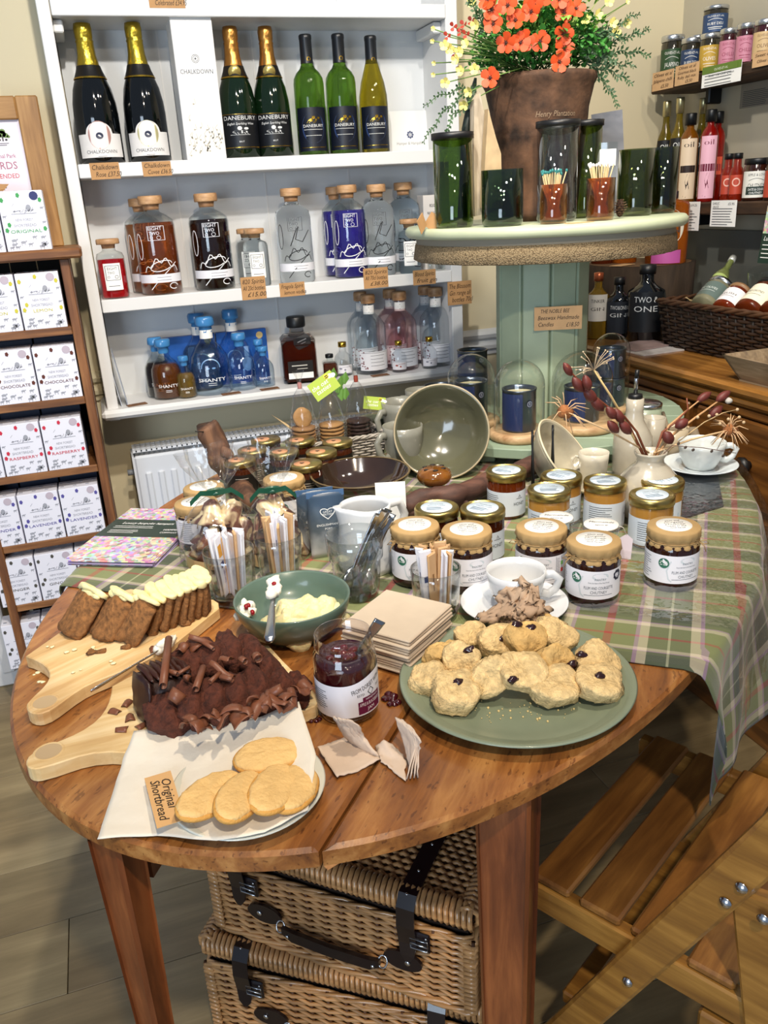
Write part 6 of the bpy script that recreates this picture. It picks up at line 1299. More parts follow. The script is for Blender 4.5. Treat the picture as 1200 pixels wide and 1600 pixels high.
def slab(P, dims, rot, m, seed, name, label, cat, grp, amp=.003, fr=70, power=.33, seg=30, rings=16, fine=.0014):
    t = thing(name, label, cat, P, 0, grp, rot=rot); mb = MB().blob((0, 0, 0), [d/2 for d in dims], seg, rings, amp, fr, seed, power=power)
    mb.v = [tuple(Vector(p)+Vector(p).normalized()*fine*noise.noise(Vector(p)*230)*2) for p in mb.v]; obj('sponge', mb, m, t); return t
CAR = mat('82572f', .9, var=.5, vs=150, bump=1.0, bs=160); ICE = mat('efe2a8', .5, bump=.6, bs=90, sss=.1)
row = (T(312, 945, TZ)-T(118, 975, TZ)); rowa = atan2(row.y, row.x)
cs = [(128, 958, 0, 'leftmost, fallen forward'), (174, 963, 1, 'second from the left'), (212, 970, 2, 'third from the left, nearest the viewer'), (238, 955, 3, 'fourth from the left'), (254, 950, 4, 'fifth from the left'), (268, 944, 5, 'sixth from the left'), (281, 940, 6, 'seventh, near the board middle'), (292, 936, 7, 'eighth, close to the right end'), (303, 931, 8, 'last but one at the right'), (313, 927, 9, 'at the far right by the sugar tumbler')]
for x, y, i, w_ in cs:
    lean = [-.75, -.62, -.55, -.35, -.3, -.28, -.25, -.22, -.2, -.15][i]
    P = T(x, y, TZ+.018+.024); dm = (.024, .060, .066) if i < 3 else (.021, .062, .054)
    M_ = Matrix.Rotation(rowa+(.25), 4, 'Z') @ Matrix.Rotation(-lean, 4, 'Y')
    if i < 3: M_ = Matrix.Rotation(rowa+.62-.06*i, 4, 'Z') @ Matrix.Rotation(.80-.05*i, 4, 'Y')
    t = slab(P, dm, M_.to_euler(), CAR, i*3+1, 'carrot_cake_slice', 'slice of iced carrot cake, '+w_, 'cake', 'carrot cake slices on the board')
    ic = MB().blob((0, 0, dm[2]/2+.001), (dm[0]*.62, dm[1]*.53, .0045), 26, 14, .003, 60, i, power=.5)
    ic.blob((-dm[0]*.30, .008*(i % 3-1), dm[2]/2-.004), (.006, dm[1]*.34, .005), 20, 10, .004, 70, i*5)
    obj('icing', ic, ICE, t)
cb = MB(); rr = random.Random(18)
for i in range(26):
    x_, y_ = [(78, 1010), (110, 1020), (125, 985), (150, 1015), (175, 1035), (120, 1050), (285, 975), (200, 1000), (155, 1020), (52, 1055), (62, 1065)][i % 11]; P = T(x_+rr.random()*14-7, y_+rr.random()*10-5, TZ+.0185); s_ = .0015+.003*rr.random(); cb.blob((P.x, P.y, TZ+.0195), (s_, s_*.7, s_*.35), 6, 4, .001, 200, i)
tag(obj('icing_crumbs', cb, mat('e8dcae', .6), None), 'flecks of icing fallen on the front of the carrot cake board', 'crumbs', None, 'stuff')
for x, y, w_ in ((157, 1019, 'in the board middle'), (290, 977, 'right beside the last slices'), (144, 1020, 'left of another crumb'), (196, 1013, 'just below the third slice')):
    P = T(x, y, TZ+.0185); tag(obj('cake_crumb', MB().blob((0, 0, .002), (.007, .005, .003), 9, 6, .003, 120, x), CAR, None, (P.x, P.y, TZ+.0183)), 'small brown carrot cake crumb '+w_, 'crumb')
CHO = mat('54291a', .9, var=.5, vs=110, bump=1.0, bs=220); CHOD = mat('2a140e', .6, var=.3, vs=90, bump=.8, bs=90); SHV = mat('7a4a33', .4, var=.12, vs=40)
Z0 = TZ+.018
def curl(P, L, r, rot, parent):
    n = 9; prof_ = [(r*cos(a), r*sin(a)) for a in [5.4*i/n for i in range(n+1)]]
    mb = MB().grid(lambda u, v: (r*(1-.25*u)*cos(5.4*u), (v-.5)*L, r*(1-.25*u)*sin(5.4*u)), 10, 2, thick=.0007); return obj('chocolate_curl', mb, SHV, parent, P, rot)
def shard(P, w_, l_, rot, parent, sd):
    w_ *= 1.2; l_ *= 1.25
    rr_ = random.Random(sd); k = rr_.random()*40; mb = MB().grid(lambda u, v: ((u-.5)*w_*(1-.3*v), (v-.5)*l_, .004*sin(u*3.1)+.002*sin(v*5+k)), 5, 5, thick=.0009); return obj('chocolate_shaving', mb, SHV, parent, P, rot)
cks = [('end', 258, 1078, .024, (.056, .060, .050), .3, -.25, 'dark iced end piece at the left of the loaf'),
  ('b', 296, 1050, .024, (.036, .070, .048), .2, .5, 'back row, next to the dark end piece'), ('b', 330, 1035, .026, (.036, .070, .048), .15, .6, 'back row, second from the end piece'), ('b', 364, 1028, .026, (.036, .072, .050), .1, .6, 'back row, touching the green bowl shadow'), ('b', 396, 1032, .024, (.036, .075, .046), 0, .7, 'back row, in the curls at the right'), ('b', 414, 1050, .020, (.036, .075, .036), -.1, .8, 'back row, rightmost and lowest'),
  ('f', 262, 1118, .018, (.040, .060, .036), .3, .9, 'front row, leftmost on the bare board'), ('f', 300, 1106, .022, (.038, .062, .040), .2, .8, 'front row, second from the left'), ('f', 335, 1098, .024, (.038, .062, .042), .1, .8, 'front row, third from the left'), ('f', 370, 1090, .024, (.038, .064, .042), .1, .8, 'front row, fourth from the left'), ('f', 402, 1082, .022, (.038, .064, .040), 0, .8, 'front row, above the parchment corner'), ('f', 436, 1078, .018, (.040, .060, .032), 0, .9, 'front row, under the shavings heap'), ('f', 464, 1078, .014, (.032, .05, .022), 0, .9, 'front row, rightmost crumbly one')]
sls = []
for i, (kd, x, y, z, dm, rz_, tl, w_) in enumerate(cks):
    P = T(x, y, Z0+z); M_ = Matrix.Rotation(rz_, 4, 'Z') @ Matrix.Rotation(-tl*.6, 4, 'Y')
    t = slab(P, dm, M_.to_euler(), CHOD if kd == 'end' else CHO, i*7+2, 'chocolate_cake_slice', 'slice of chocolate cake, '+w_, 'cake', 'chocolate cake slices on the board', .003, 60, .38, 26, 16, .0022); sls.append((t, P, dm))
    if kd == 'end':
        ir = MB()
        for k in range(7): ir.blob((-.022+.007*k, .002, .026), (.0042, .026, .004), 8, 6, .002, 80, k)
        obj('piped_icing', ir, mat('3a1c12', .4), t); obj('icing_side', MB().blob((-.028, 0, 0), (.004, .029, .025), 12, 10, .003, 60, 4, power=.5), mat('2c1510', .4), t)
def near(P):
    return min(sls, key=lambda s_: (Vector((s_[1].x, s_[1].y))-Vector((P.x, P.y))).length)[0]
def place_on(parent, o, P, rot):
    bpy.context.view_layer.update(); o.matrix_parent_inverse = Matrix(); o.matrix_basis = parent.matrix_basis.inverted() @ (Matrix.Translation(P) @ rot.to_matrix().to_4x4())
from mathutils import Euler
def put_curl(x0, y0, x1, y1, z, r_, parent=None):
    a, b_ = T(x0, y0, Z0+z), T(x1, y1, Z0+z); m_ = (a+b_)/2; p = parent or near(m_); o = curl((0, 0, 0), (b_-a).length, r_, None, p); q = align(a, b_).to_euler(); place_on(p, o, m_, q)
put_curl(264, 998, 255, 1072, .058, .0042); put_curl(318, 1043, 306, 1077, .052, .0038); put_curl(344, 1052, 328, 1066, .052, .0025); put_curl(345, 1058, 364, 1062, .052, .003)
put_curl(262, 1049, 278, 1053, .054, .0028); put_curl(278, 1053, 296, 1043, .054, .002); put_curl(305, 997, 334, 1014, .054, .0022); put_curl(376, 1030, 384, 1034, .054, .004); put_curl(400, 1025, 404, 1030, .052, .0055)
rr = random.Random(31)
for x, y, w_, l_, z in ((275, 1088, .016, .011, .050), (292, 1059, .007, .007, .052), (352, 1031, .013, .012, .054), (346, 1048, .010, .026, .053), (284, 1014, .012, .012, .052), (302, 1008, .018, .014, .050), (320, 1005, .010, .034, .052),
    (362, 1108, .022, .016, .046), (300, 1125, .014, .012, .042), (312, 1132, .014, .014, .040), (328, 1122, .018, .012, .044), (350, 1128, .020, .016, .040), (340, 1118, .014, .012, .044), (385, 1112, .016, .012, .042), (375, 1120, .022, .014, .040), (400, 1108, .014, .020, .040), (418, 1092, .010, .020, .044), (425, 1084, .012, .022, .044), (436, 1096, .016, .018, .040), (446, 1088, .018, .014, .040), (412, 1100, .018, .012, .042), (430, 1104, .020, .012, .036), (455, 1090, .012, .018, .036), (470, 1080, .018, .014, .030), (478, 1074, .014, .016, .026), (396, 1094, .012, .012, .046), (445, 1102, .016, .012, .032), (290, 1132, .012, .014, .034), (320, 1138, .018, .010, .030)):
    P = T(x, y, Z0+z); p = near(P); o = shard((0, 0, 0), w_, l_, None, p, x); place_on(p, o, P, Euler((rr.random()*1.4-.7, rr.random()*1.4-.7, rr.random()*6.28)))
for i, (x, y, w_) in enumerate(((203, 1122, 'largest loose piece'), (190, 1140, 'lowest loose piece'), (198, 1100, 'uppermost loose piece'), (180, 1112, 'small piece at the left'), (222, 1134, 'piece tucked by the front cake slice'), (240, 1015, 'piece fallen on the carrot cake board'))):
    P = T(x, y, Z0+.001); o = MB().grid(lambda u, v: ((u-.5)*.012*(1-.3*v), (v-.5)*.013, .003*sin(u*3.1)), 4, 4, thick=.001); tag(obj('chocolate_shaving', o, SHV, None, (P.x, P.y, Z0+.001), (0, 0, i*1.3)), 'loose chocolate shaving on bare board, '+w_, 'chocolate', 'loose chocolate shavings')
# ================================================================== back of the table
COLLAGE = None
def collage(name, scale=150):
    m, nt, b = base(name); N = nt.nodes.new; L = nt.links; tc = N('ShaderNodeTexCoord'); v = N('ShaderNodeTexVoronoi'); v.inputs['Scale'].default_value = scale; L.new(tc.outputs['Object'], v.inputs['Vector'])
    h = N('ShaderNodeHueSaturation'); h.inputs['Saturation'].default_value = .75; h.inputs['Value'].default_value = .85; L.new(v.outputs['Color'], h.inputs['Color']); mx = N('ShaderNodeMix'); mx.data_type = 'RGBA'; mx.inputs[0].default_value = .30; L.new(h.outputs[0], mx.inputs[6]); mx.inputs[7].default_value = (*hexc('c9959c'), 1); L.new(mx.outputs[2], b.inputs['Base Color']); b.inputs['Roughness'].default_value = .25; return m
COLLAGE = collage('photo_collage')
q = [T(x, y, TZ+.014) for x, y in ((129, 873), (265, 877), (283, 797), (201, 797))]; cc = sum(q, Vector())/4
uu = ((q[1]-q[0])+(q[2]-q[3])).normalized(); lw = (q[1]-q[0]).length*.98; lh = ((q[3]-q[0]).length+(q[2]-q[1]).length)/2; ra = atan2(uu.y, uu.x)
for i in range(9):
    top = i == 8; rr = random.Random(i); t = thing('brochure', 'glossy brochure with a dark green band, topmost of its stack' if top else 'glossy brochure underneath in the stack at the left', 'brochure', (cc.x+(rr.random()-.5)*.008, cc.y+(rr.random()-.5)*.008, TZ+.003+i*.0014), ra+(rr.random()-.5)*.05, 'brochures in the stack')
    obj('cover', MB().box((0, 0, 0), (lw, lh, .0013)), COLLAGE if top or i % 2 else mat('b7a9cf', .3), t)
    if top:
        b_ = obj('green_band', MB().box((0, lh*.08, .0009), (lw*1.0, lh*.34, .0004)), mat('1f3329', .3), t); g = Print(y=0, M=Matrix.Translation((0, lh*.08, .0014)) @ Matrix.Rotation(-pi/2, 4, 'X'))
        g.text('Luxury bespoke hampers', -lw*.02, lh*.09, .0135, .35, lw*.66); g.micro(-lw*.4, lw*.25, lh*.03, lh*.0, 2, .0014); g.micro(-lw*.4, -lw*.0, -lh*.05, -lh*.10, 3, .0012); g.text('HAMPER', lw*.36, -lh*.03, .010, 0, lw*.19); g.text('COMPANY', lw*.36, -lh*.085, .009, 0, lw*.21); obj('lettering', g.mb, WHITEP, b_)
# cellophane bags of swirled chocolate
def marble():
    m, nt, b = base('swirled_chocolate'); N = nt.nodes.new; L = nt.links; tc = N('ShaderNodeTexCoord'); n = N('ShaderNodeTexNoise'); n.inputs['Scale'].default_value = 22; n.inputs['Distortion'].default_value = 1.5; L.new(tc.outputs['Object'], n.inputs['Vector'])
    r = N('ShaderNodeValToRGB'); L.new(n.outputs[0], r.inputs[0]); e = r.color_ramp.elements; e[0].position = .46; e[0].color = (*hexc('6d4536'), 1); e[1].position = .56; e[1].color = (*hexc('dcc79c'), 1); L.new(r.outputs[0], b.inputs['Base Color']); b.inputs['Roughness'].default_value = .3; return m
MRB = marble()
def choc_bag(x, y, w_px, ytop, ytie, seed, label, col, ribbon_dir):
    P = T(x, y); P.z = TZ+.003; r = px(P, w_px)/2; h = topz(P, ytop)-P.z; ht = topz(P, ytie)-P.z; t = thing('cellophane_bag', label, 'bag', P, face(P)); rr = random.Random(seed)
    wob = lambda a, z: 1+.10*noise.noise(Vector((cos(a)*2, sin(a)*2, z*25+seed)))+(.30*sin(a*5+seed+z*9)*max(0, (z-ht)/(h-ht)) if z > ht else .05*sin(a*7+z*30))
    obj('cellophane', MB().lathe([(0, .001), (r*.85, .001), (r, .012), (r*1.0, ht*.35), (r*.85, ht*.65), (r*.45, ht*.88), (r*.17, ht*.97), (r*.15, ht), (r*.20, ht*1.02), (r*.45, ht+(h-ht)*.35), (r*.66, ht+(h-ht)*.72), (r*.72, h)], 60, wob=wob, sy=.75), FILM, t)
    k = 0
    for lv in range(3):
        n = (4, 3, 2)[lv]
        for i in range(n):
            a = 2*pi*(i+.4*lv)/n+seed; R_ = r*(.46, .36, .2)[lv]; c = Vector((R_*cos(a), R_*sin(a)*.7, .010+.030*lv)); s_ = r*.47
            M_ = Matrix.Translation(c) @ Matrix.Rotation(rr.random()*6, 4, 'Z') @ Matrix.Rotation((rr.random()-.5)*1.2, 4, 'X')
            mb = MB().lathe([(s_*.15, .040), (s_*.38, .034), (s_*.55, .016), (s_*1.0, .002), (s_*.96, 0), (s_*.45, .006), (0, .008)], 26, M_, wob=lambda q, z: 1+(.14*sin(q*5) if z < .02 else .05*sin(q*5)))
            c_ = obj('swirled_chocolate', mb, MRB, None); c_.matrix_world = Matrix.Translation(P) @ Matrix.Rotation(face(P), 4, 'Z'); tag(c_, 'swirled brown and cream chocolate inside the %s cellophane bag' % seed_name[seed], 'chocolate', 'swirled chocolates in the %s bag' % seed_name[seed]); k += 1
    rb = MB().tube([(r*.19*cos(a), r*.15*sin(a), ht) for a in [2*pi*i/20 for i in range(20)]], [.0035]*20, 6, closed=True)
    for s_ in (-1, 1):
        pts = [Vector((0, -r*.16, ht)), Vector((s_*r*.35, -r*.28, ht+.006)), Vector((s_*r*.50, -r*.30, ht-.002)), Vector((s_*r*.62, -r*.28, ht-.010))]
        for p0_, p1_ in zip(pts, pts[1:]): rb.add([p0_+Vector((0, 0, -.004)), p1_+Vector((0, 0, -.004)), p1_+Vector((0, -.001, .005)), p0_+Vector((0, -.001, .005))], [(0, 1, 2, 3)], True)
    obj('ribbon', rb, mat('1f5340', .3), t)
    lbl = patch(r*.9, .003, .024, r*.9, mat('c9a97c', .6), t, x0=-r*.9); return t
seed_name = {1: 'left', 2: 'right'}
choc_bag(352, 878, 128, 700, 768, 1, 'cellophane bag of swirled chocolates tied with green ribbon, left one', 0, 1)
choc_bag(437, 872, 112, 690, 765, 2, 'cellophane bag of swirled chocolates tied with green ribbon, right one', 0, -1)
# slate blue tea packets
for i, (x, y, w_) in enumerate(((502, 868, 'at the back'), (516, 872, 'in front'))):
    P = T(x, y); P.z = TZ+.003; hgt = topz(P, 768)-P.z; t = thing('snack_packet', 'blue grey packet with white heart emblem standing by the jug, '+w_, 'packet', P+Vector((0, .012*(1-i), 0)), face(P)+.15, 'blue grey packets'); ww = px(P, 58)
    def fn(u, v): return ((u-.5)*ww*(1-.02*sin(v*9)), -.011*sin(pi*u)*sin(pi*min(1, max(0, v*1.05)))-.001, v*hgt)
    fm, fnt, fb_ = base('packet_print.%d' % i); tc = fnt.nodes.new('ShaderNodeTexCoord'); sx = fnt.nodes.new('ShaderNodeSeparateXYZ'); rp = fnt.nodes.new('ShaderNodeValToRGB'); mth = fnt.nodes.new('ShaderNodeMath'); mth.operation = 'DIVIDE'; mth.inputs[1].default_value = hgt; nz = fnt.nodes.new('ShaderNodeTexNoise'); nz.inputs['Scale'].default_value = 60
    fnt.links.new(tc.outputs['Object'], sx.inputs[0]); fnt.links.new(tc.outputs['Object'], nz.inputs['Vector']); fnt.links.new(sx.outputs[2], mth.inputs[0]); ad = fnt.nodes.new('ShaderNodeMath'); ad.operation = 'MULTIPLY_ADD'; fnt.links.new(nz.outputs[0], ad.inputs[0]); ad.inputs[1].default_value = .25; fnt.links.new(mth.outputs[0], ad.inputs[2]); fnt.links.new(ad.outputs[0], rp.inputs[0])
    e = rp.color_ramp.elements; e[0].position = .25; e[0].color = (*hexc('b9bcc0'), 1); e[1].position = .95; e[1].color = (*hexc('384a5e'), 1); e2 = e.new(.6); e2.color = (*hexc('5a646c'), 1); fnt.links.new(rp.outputs[0], fb_.inputs['Base Color']); fb_.inputs['Roughness'].default_value = .3
    obj('pouch', MB().grid(fn, 10, 12, thick=.001).grid(lambda u, v: ((.5-u)*ww*(1-.02*sin(v*9)), .011*sin(pi*u)*sin(pi*min(1, max(0, v*1.05)))+.001, v*hgt), 10, 12, thick=.001), fm, t)
    obj('sealed_edge', MB().box((0, 0, hgt-.004), (ww, .0025, .010)), mat('4a688c', .4), t)
    g = Print(y=-.0128); hr = [(.011*1.1*sin(a)**3, hgt*.72+.011*(.81*cos(a)-.31*cos(2*a)-.12*cos(3*a))) for a in [2*pi*k/24 for k in range(25)]]; g.stroke(hr, .0014); g.text('GREAT', 0, hgt*.735, .005); g.text('BRITISH', 0, hgt*.695, .005); g.text("ENGLISHMAN'S", 0, hgt*.54, .0055, 0, ww*.62); g.text('PORK', 0, hgt*.48, .005); obj('lettering', g.mb, WHITEP, t)
# driftwood
BARK = wood('driftwood_bark', '3b2519', '7a563c', 0, 2.2, .75, 5, axis='Z', third='593c2a', bump=.6)
def drift(pts, radii, name, label, seed, m=BARK, seg=14):
    P = []; R_ = []; n = 26
    for i in range(n+1):
        t_ = i/n*(len(pts)-1); k = min(int(t_), len(pts)-2); f = t_-k; f2 = f*f*(3-2*f); P.append(Vector(pts[k]).lerp(Vector(pts[k+1]), f)); R_.append(radii[k]*(1-f2)+radii[k+1]*f2)
    mb = MB().tube(P, R_, seg); mb.v = [tuple(Vector(p)+Vector((noise.noise(Vector(p)*38+Vector((seed, 0, 0))), noise.noise(Vector(p)*38+Vector((0, seed, 0))), noise.noise(Vector(p)*38+Vector((0, 0, seed)))))*.008) for p in mb.v]
    return mb
def VP(x, y, yw): return YP(x, y, yw)
dy_ = T(372, 770).y
db = thing('driftwood_branch', 'gnarled brown driftwood branch rising behind the cellophane bags', 'driftwood', (0, 0, 0)); up_ = [VP(322, 664, dy_+.02), VP(335, 690, dy_+.02), VP(346, 720, dy_+.01), VP(370, 750, dy_), T(392, 790, TZ+.02)]
obj('trunk', drift(up_, [.022, .026, .024, .022, .020], '', '', 3), BARK, db); obj('knot', MB().blob(VP(352, 706, dy_-.005), (.012, .012, .014), 10, 8, .006, 60, 2), BARK, db)
obj('twig_stub', MB().tube([VP(318, 675, dy_), VP(305, 674, dy_-.01)], .0012, 5), INK, db)
zd = lambda x, y, z: T(x, y, TZ+z)
db2 = thing('driftwood_branch', 'reddish brown driftwood lying before the big tilted bowl', 'driftwood', (0, 0, 0)); BK2 = wood('driftwood_red', '34201a', '6e4a3c', 0, 2.2, .7, 5, axis='X', third='50342a', bump=.6)
obj('trunk', drift([zd(632, 790, .024), zd(660, 782, .026), zd(700, 778, .030), zd(735, 768, .030), zd(770, 752, .030), zd(830, 728, .028), zd(870, 722, .020)], [.018, .022, .024, .020, .022, .018, .010], '', '', 9), BK2, db2)
obj('side_limb', drift([zd(700, 775, .03), zd(722, 790, .012), zd(745, 800, .010), zd(770, 786, .02)], [.014, .010, .009, .010], '', '', 4), BK2, db2)
obj('root_knot', drift([zd(618, 792, .015), zd(640, 798, .012), zd(665, 792, .012)], [.008, .014, .010], '', '', 14), BK2, db2)
lf_ = MB().grid(lambda u, v: tuple(zd(722+52*u, 808-22*u+6*(v-.5)*sin(pi*u), .012+.006*sin(u*3))), 10, 4, thick=.0006); tag(obj('dried_leaf', lf_, mat('9c6a45', .7)), 'long dried tan leaf under the driftwood', 'leaf')
# amber glazed pot with pierced top
P = zd(679, 757, .045); ab = thing('pomander_pot', 'small amber glazed pot with pierced domed lid on the driftwood', 'pot', P); AG = mat('7a4a18', .12, var=.4, vs=40, coat=.8)
obj('body', MB().lathe([(0, 0), (.020, 0), (.030, .008), (.034, .018), (.030, .028), (.018, .034), (0, .036)], 36), AG, ab)
hl = MB()
for i in range(6): a = 2*pi*i/6+.3; hl.blob((.018*cos(a), .018*sin(a), .0335), (.006, .0035, .0015), 8, 5, M=None)
obj('pierced_hole', hl, INK, ab)
# bowls
def bowl_prof(r, d, th=.004): return [(0, .004), (r*.30, .004), (r*.32, 0), (r*.38, 0), (r*.42, .008), (r*.66, d*.30), (r*.86, d*.60), (r*.97, d*.88), (r, d), (r-th*.6, d+.001), (r-th*1.2, d*.98), (r*.84, d*.60), (r*.62, d*.32), (r*.36, d*.14), (0, d*.10)]
BB = mat('2e2019', .1, var=.4, vs=14, coat=.8); P = T(563, 777); rB = px(P, 153)/2; P2 = T(563, 742, TZ+.055); P2.z = TZ+.003
t = thing('brown_bowl', 'wide glossy dark brown glazed bowl behind the milk jug', 'bowl', P2); obj('body', MB().lathe(bowl_prof(rB, .058), 60), BB, t); obj('unglazed_rim', MB().lathe([(rB-.003, .0575), (rB+.0005, .058), (rB-.001, .060), (rB-.004, .059)], 60), mat('6b5a3e', .4), t)
def tilted(name, label, rim_c, r, d, axis, m, m2, wob=None):
    q = axis.normalized().to_track_quat('Z', 'Y'); t = thing(name, label, 'bowl'); t.matrix_world = Matrix.Translation(Vector(rim_c)-axis.normalized()*d) @ q.to_matrix().to_4x4()
    obj('body', MB().lathe(bowl_prof(r, d, .005), 64, wob=wob), m, t); obj('pale_rim', MB().tube([(r*.99*cos(a), r*.99*sin(a), d) for a in [2*pi*i/64 for i in range(64)]], .0022, 6, closed=True), m2, t); return t
OLV = mat('5a5945', .16, var=.22, vs=9, coat=.8)
bb = T(692, 752); rb_ = px(bb, 149)/2; ax_ = (CAM-Vector((bb.x, bb.y, TZ+.1))).normalized(); ax_ = (ax_+Vector((0, 0, .10))).normalized(); upv = (Vector((0, 0, 1))-ax_*ax_.z).normalized()
tilted('olive_bowl', 'large grey olive glazed bowl propped up facing the viewer', Vector((bb.x, bb.y, TZ+.004))+upv*rb_, rb_, .075, ax_, OLV, mat('a5977a', .35))
GRB = mat('a8a08a', .16, var=.28, vs=18, coat=.7); ax2 = (RT*.66+UP*.50-FW*.56).normalized(); rc = PP(887, 712, T(880, 770)+Vector((0, 0, 0)), (0, 1, 0))
tilted('cream_bowl', 'cream and grey glazed bowl tilted sideways on a black wire stand', rc, px(rc, 70)*.97, .060, ax2, GRB, mat('cfc2a2', .4), wob=None)
wr = T(832, 800); s0 = wr.x; st = thing('wire_stand', 'black wire plate stand holding the tilted cream bowl', 'stand', (wr.x, wr.y, TZ+.003), .25); zt_ = topz(wr, 677)-TZ
for sx in (0, .05): obj('wire_leg', MB().tube([(sx+.004, 0, 0), (sx+.001, 0, zt_*.5), (sx, .003, zt_*.9), (sx+.003, .006, zt_), (sx+.007, .009, zt_*.93), (sx+.03, .035, zt_*.4), (sx+.045, .05, 0)], .0020, 6), BLACK, st)
obj('wire_hook', MB().tube([(0, 0, .012), (.02, -.03, .010), (.03, -.045, .022)], .002, 6), BLACK, st); obj('wire_bar', MB().tube([(.004, 0, .012), (.054, 0, .012)], .002, 6), BLACK, st)
P = T(926, 762); cup(P+Vector((0, 0, .003)), px(P, 46)/2, topz(P, 706)-TZ-.003, CREAMC, 'small cream grey beaker between tilted bowl and speckled vase', 2.4, 'small_beaker', None, .4)
# speckled vase with dried stems
SPK = mat('aca493', .25, var=.10, vs=30, coat=.5, bump=.1, bs=40); P = T(1010, 812); P.z = TZ+.003; vr = px(P, 104)/2; vh = topz(P, 705)-P.z
vs_ = thing('speckled_vase', 'squat speckled off-white vase holding dried stems and pods', 'vase', P)
obj('body', MB().lathe([(0, 0), (vr*.55, 0), (vr*.80, vh*.10), (vr*.99, vh*.30), (vr, vh*.42), (vr*.88, vh*.60), (vr*.58, vh*.76), (vr*.40, vh*.84), (vr*.38, vh*.90), (vr*.46, vh*.97), (vr*.47, vh), (vr*.42, vh), (vr*.33, vh*.88), (0, vh*.6)], 56, wob=lambda a, z: 1+.004*sin(z*420)), SPK, vs_)
sk = MB(); rr = random.Random(6)
for i in range(26): a = -pi/2+(rr.random()-.5)*2.8; z = vh*(.15+.5*rr.random()); R_ = vr*(1.0 if z < vh*.5 else .93); sk.blob((R_*cos(a)*.985, R_*sin(a)*.985, z), .0013, 6, 4)
stuff(obj('glaze_speck', sk, mat('5a4a3a', .5), vs_))
mouth = P+Vector((0, 0, vh)); PODM = mat('5e2720', .5, var=.3, vs=60); STM = mat('b58a5e', .7); STR = mat('7a4028', .6)
def stem(pts, y0, y1, r_=.0016, m=STM, name='dried_stem', label='', tip=None, pod=None):
    P = [mouth+Vector((random.uniform(-.006, .006), random.uniform(-.006, .006), -.03))]+[YP(x, y, mouth.y+y0+(y1-y0)*i/max(1, len(pts)-1)) for i, (x, y) in enumerate(pts)]
    t = thing(name, label, 'dried plant', (0, 0, 0)); obj('stem', MB().tube(P, [r_*(1.2-.7*i/len(P)) for i in range(len(P))], 6), m, t); return t, P
def pods(t, P, lst, y0):
    for x, y, dx, dy, L in lst:
        a = YP(x-dx*.5, y-dy*.5, y0); b_ = YP(x+dx*.5, y+dy*.5, y0); obj('seed_pod', MB().tube([a.lerp(b_, k/6) for k in range(7)], [.0012, .0045*L, .0062*L, .0066*L, .0060*L, .0042*L, .0012], 8), PODM, t)
ym = mouth.y
t, P_ = stem([(985, 670), (955, 640), (920, 612), (895, 585), (885, 572)], 0, -.02, .0022, STR, 'pod_stem', 'dried stem with dark red pods reaching farthest up left'); pods(t, P_, [(887, 577, -12, -20, 1), (903, 601, -16, -22, 1.3), (922, 618, -18, -20, 1.4), (933, 632, -20, -20, 1.3)], ym-.015)
t, P_ = stem([(995, 675), (975, 650), (955, 640)], 0, -.01, .0020, STR, 'pod_stem', 'dried stem with short dark pods low on the left side'); pods(t, P_, [(955, 645, -14, -18, 1.2), (967, 650, -12, -22, 1.2), (958, 667, -16, -18, 1.2), (977, 668, -18, -20, 1.3), (917, 598, -8, -24, 1.2)], ym-.025)
t, P_ = stem([(978, 660), (955, 620), (928, 578)], 0, -.01, .0022, mat('cdb078', .7), 'umbel_stem', 'pale straw stem topped by a wispy dried umbel')
um = MB(); tp = P_[-1]
for i in range(16): d = Vector((random.uniform(-1, 1), random.uniform(-.6, .6), random.uniform(-.2, 1))).normalized(); e_ = tp+d*.035; um.tube([tp, tp+d*.018+Vector((0, 0, .003)), e_], .0005, 4); um.blob(e_, .0016, 5, 4)
obj('umbel', um, mat('bfa98a', .8), t)
def spiky(x, y, y0, n, R_, label, base_pt):
    t = thing('spiky_seedhead', label, 'dried plant', (0, 0, 0)); c = YP(x, y, ym+y0); mb = MB(); rr_ = random.Random(x)
    for i in range(n): d = Vector((rr_.uniform(-1, 1), rr_.uniform(-1, 1), rr_.uniform(-.7, 1))).normalized(); mb.tube([c, c+d*R_*.5+Vector((0, 0, .003)), c+d*R_-Vector((0, 0, R_*.2))], [.0010, .0009, .0004], 4)
    obj('bracts', mb, mat('c8a47c', .7), t); obj('seed_centre', MB().blob(c, (.012, .012, .010), 12, 8, .004, 120, 1), mat('9a6238', .9, bump=1, bs=300), t)
    obj('stem', MB().tube([c, (c+base_pt)/2+Vector((0, 0, .004)), base_pt], .0018, 6), mat('cdae84', .7), t)
spiky(882, 643, -.02, 16, .040, 'spiky pale seedhead hanging over the rim of the tilted bowl', mouth+Vector((-.004, 0, -.002))) ; spiky(1140, 672, -.01, 34, .036, 'spiky straw seedhead hanging over the teacup', mouth+Vector((.006, 0, -.004)))
t, P_ = stem([(1045, 665), (1075, 640), (1100, 620)], 0, .01, .0018, STM, 'pod_stem', 'dried stem ending in a reddish pod right of the vase'); pods(t, P_, [(1100, 620, 22, -14, 1.1)], ym+.01)
t, P_ = stem([(1050, 680), (1090, 650), (1125, 625)], 0, .01, .0022, STM, 'pod_stem', 'thick pale stem ending in a dark brown pod at upper right'); pods(t, P_, [(1130, 619, 22, -16, 1.2), (1118, 643, 22, -18, 1.3)], ym+.01); obj('grey_floret', MB().blob(YP(1139, 625, ym), (.006, .005, .005), 8, 6, .004, 90, 3), mat('a7a39b', .8), t)
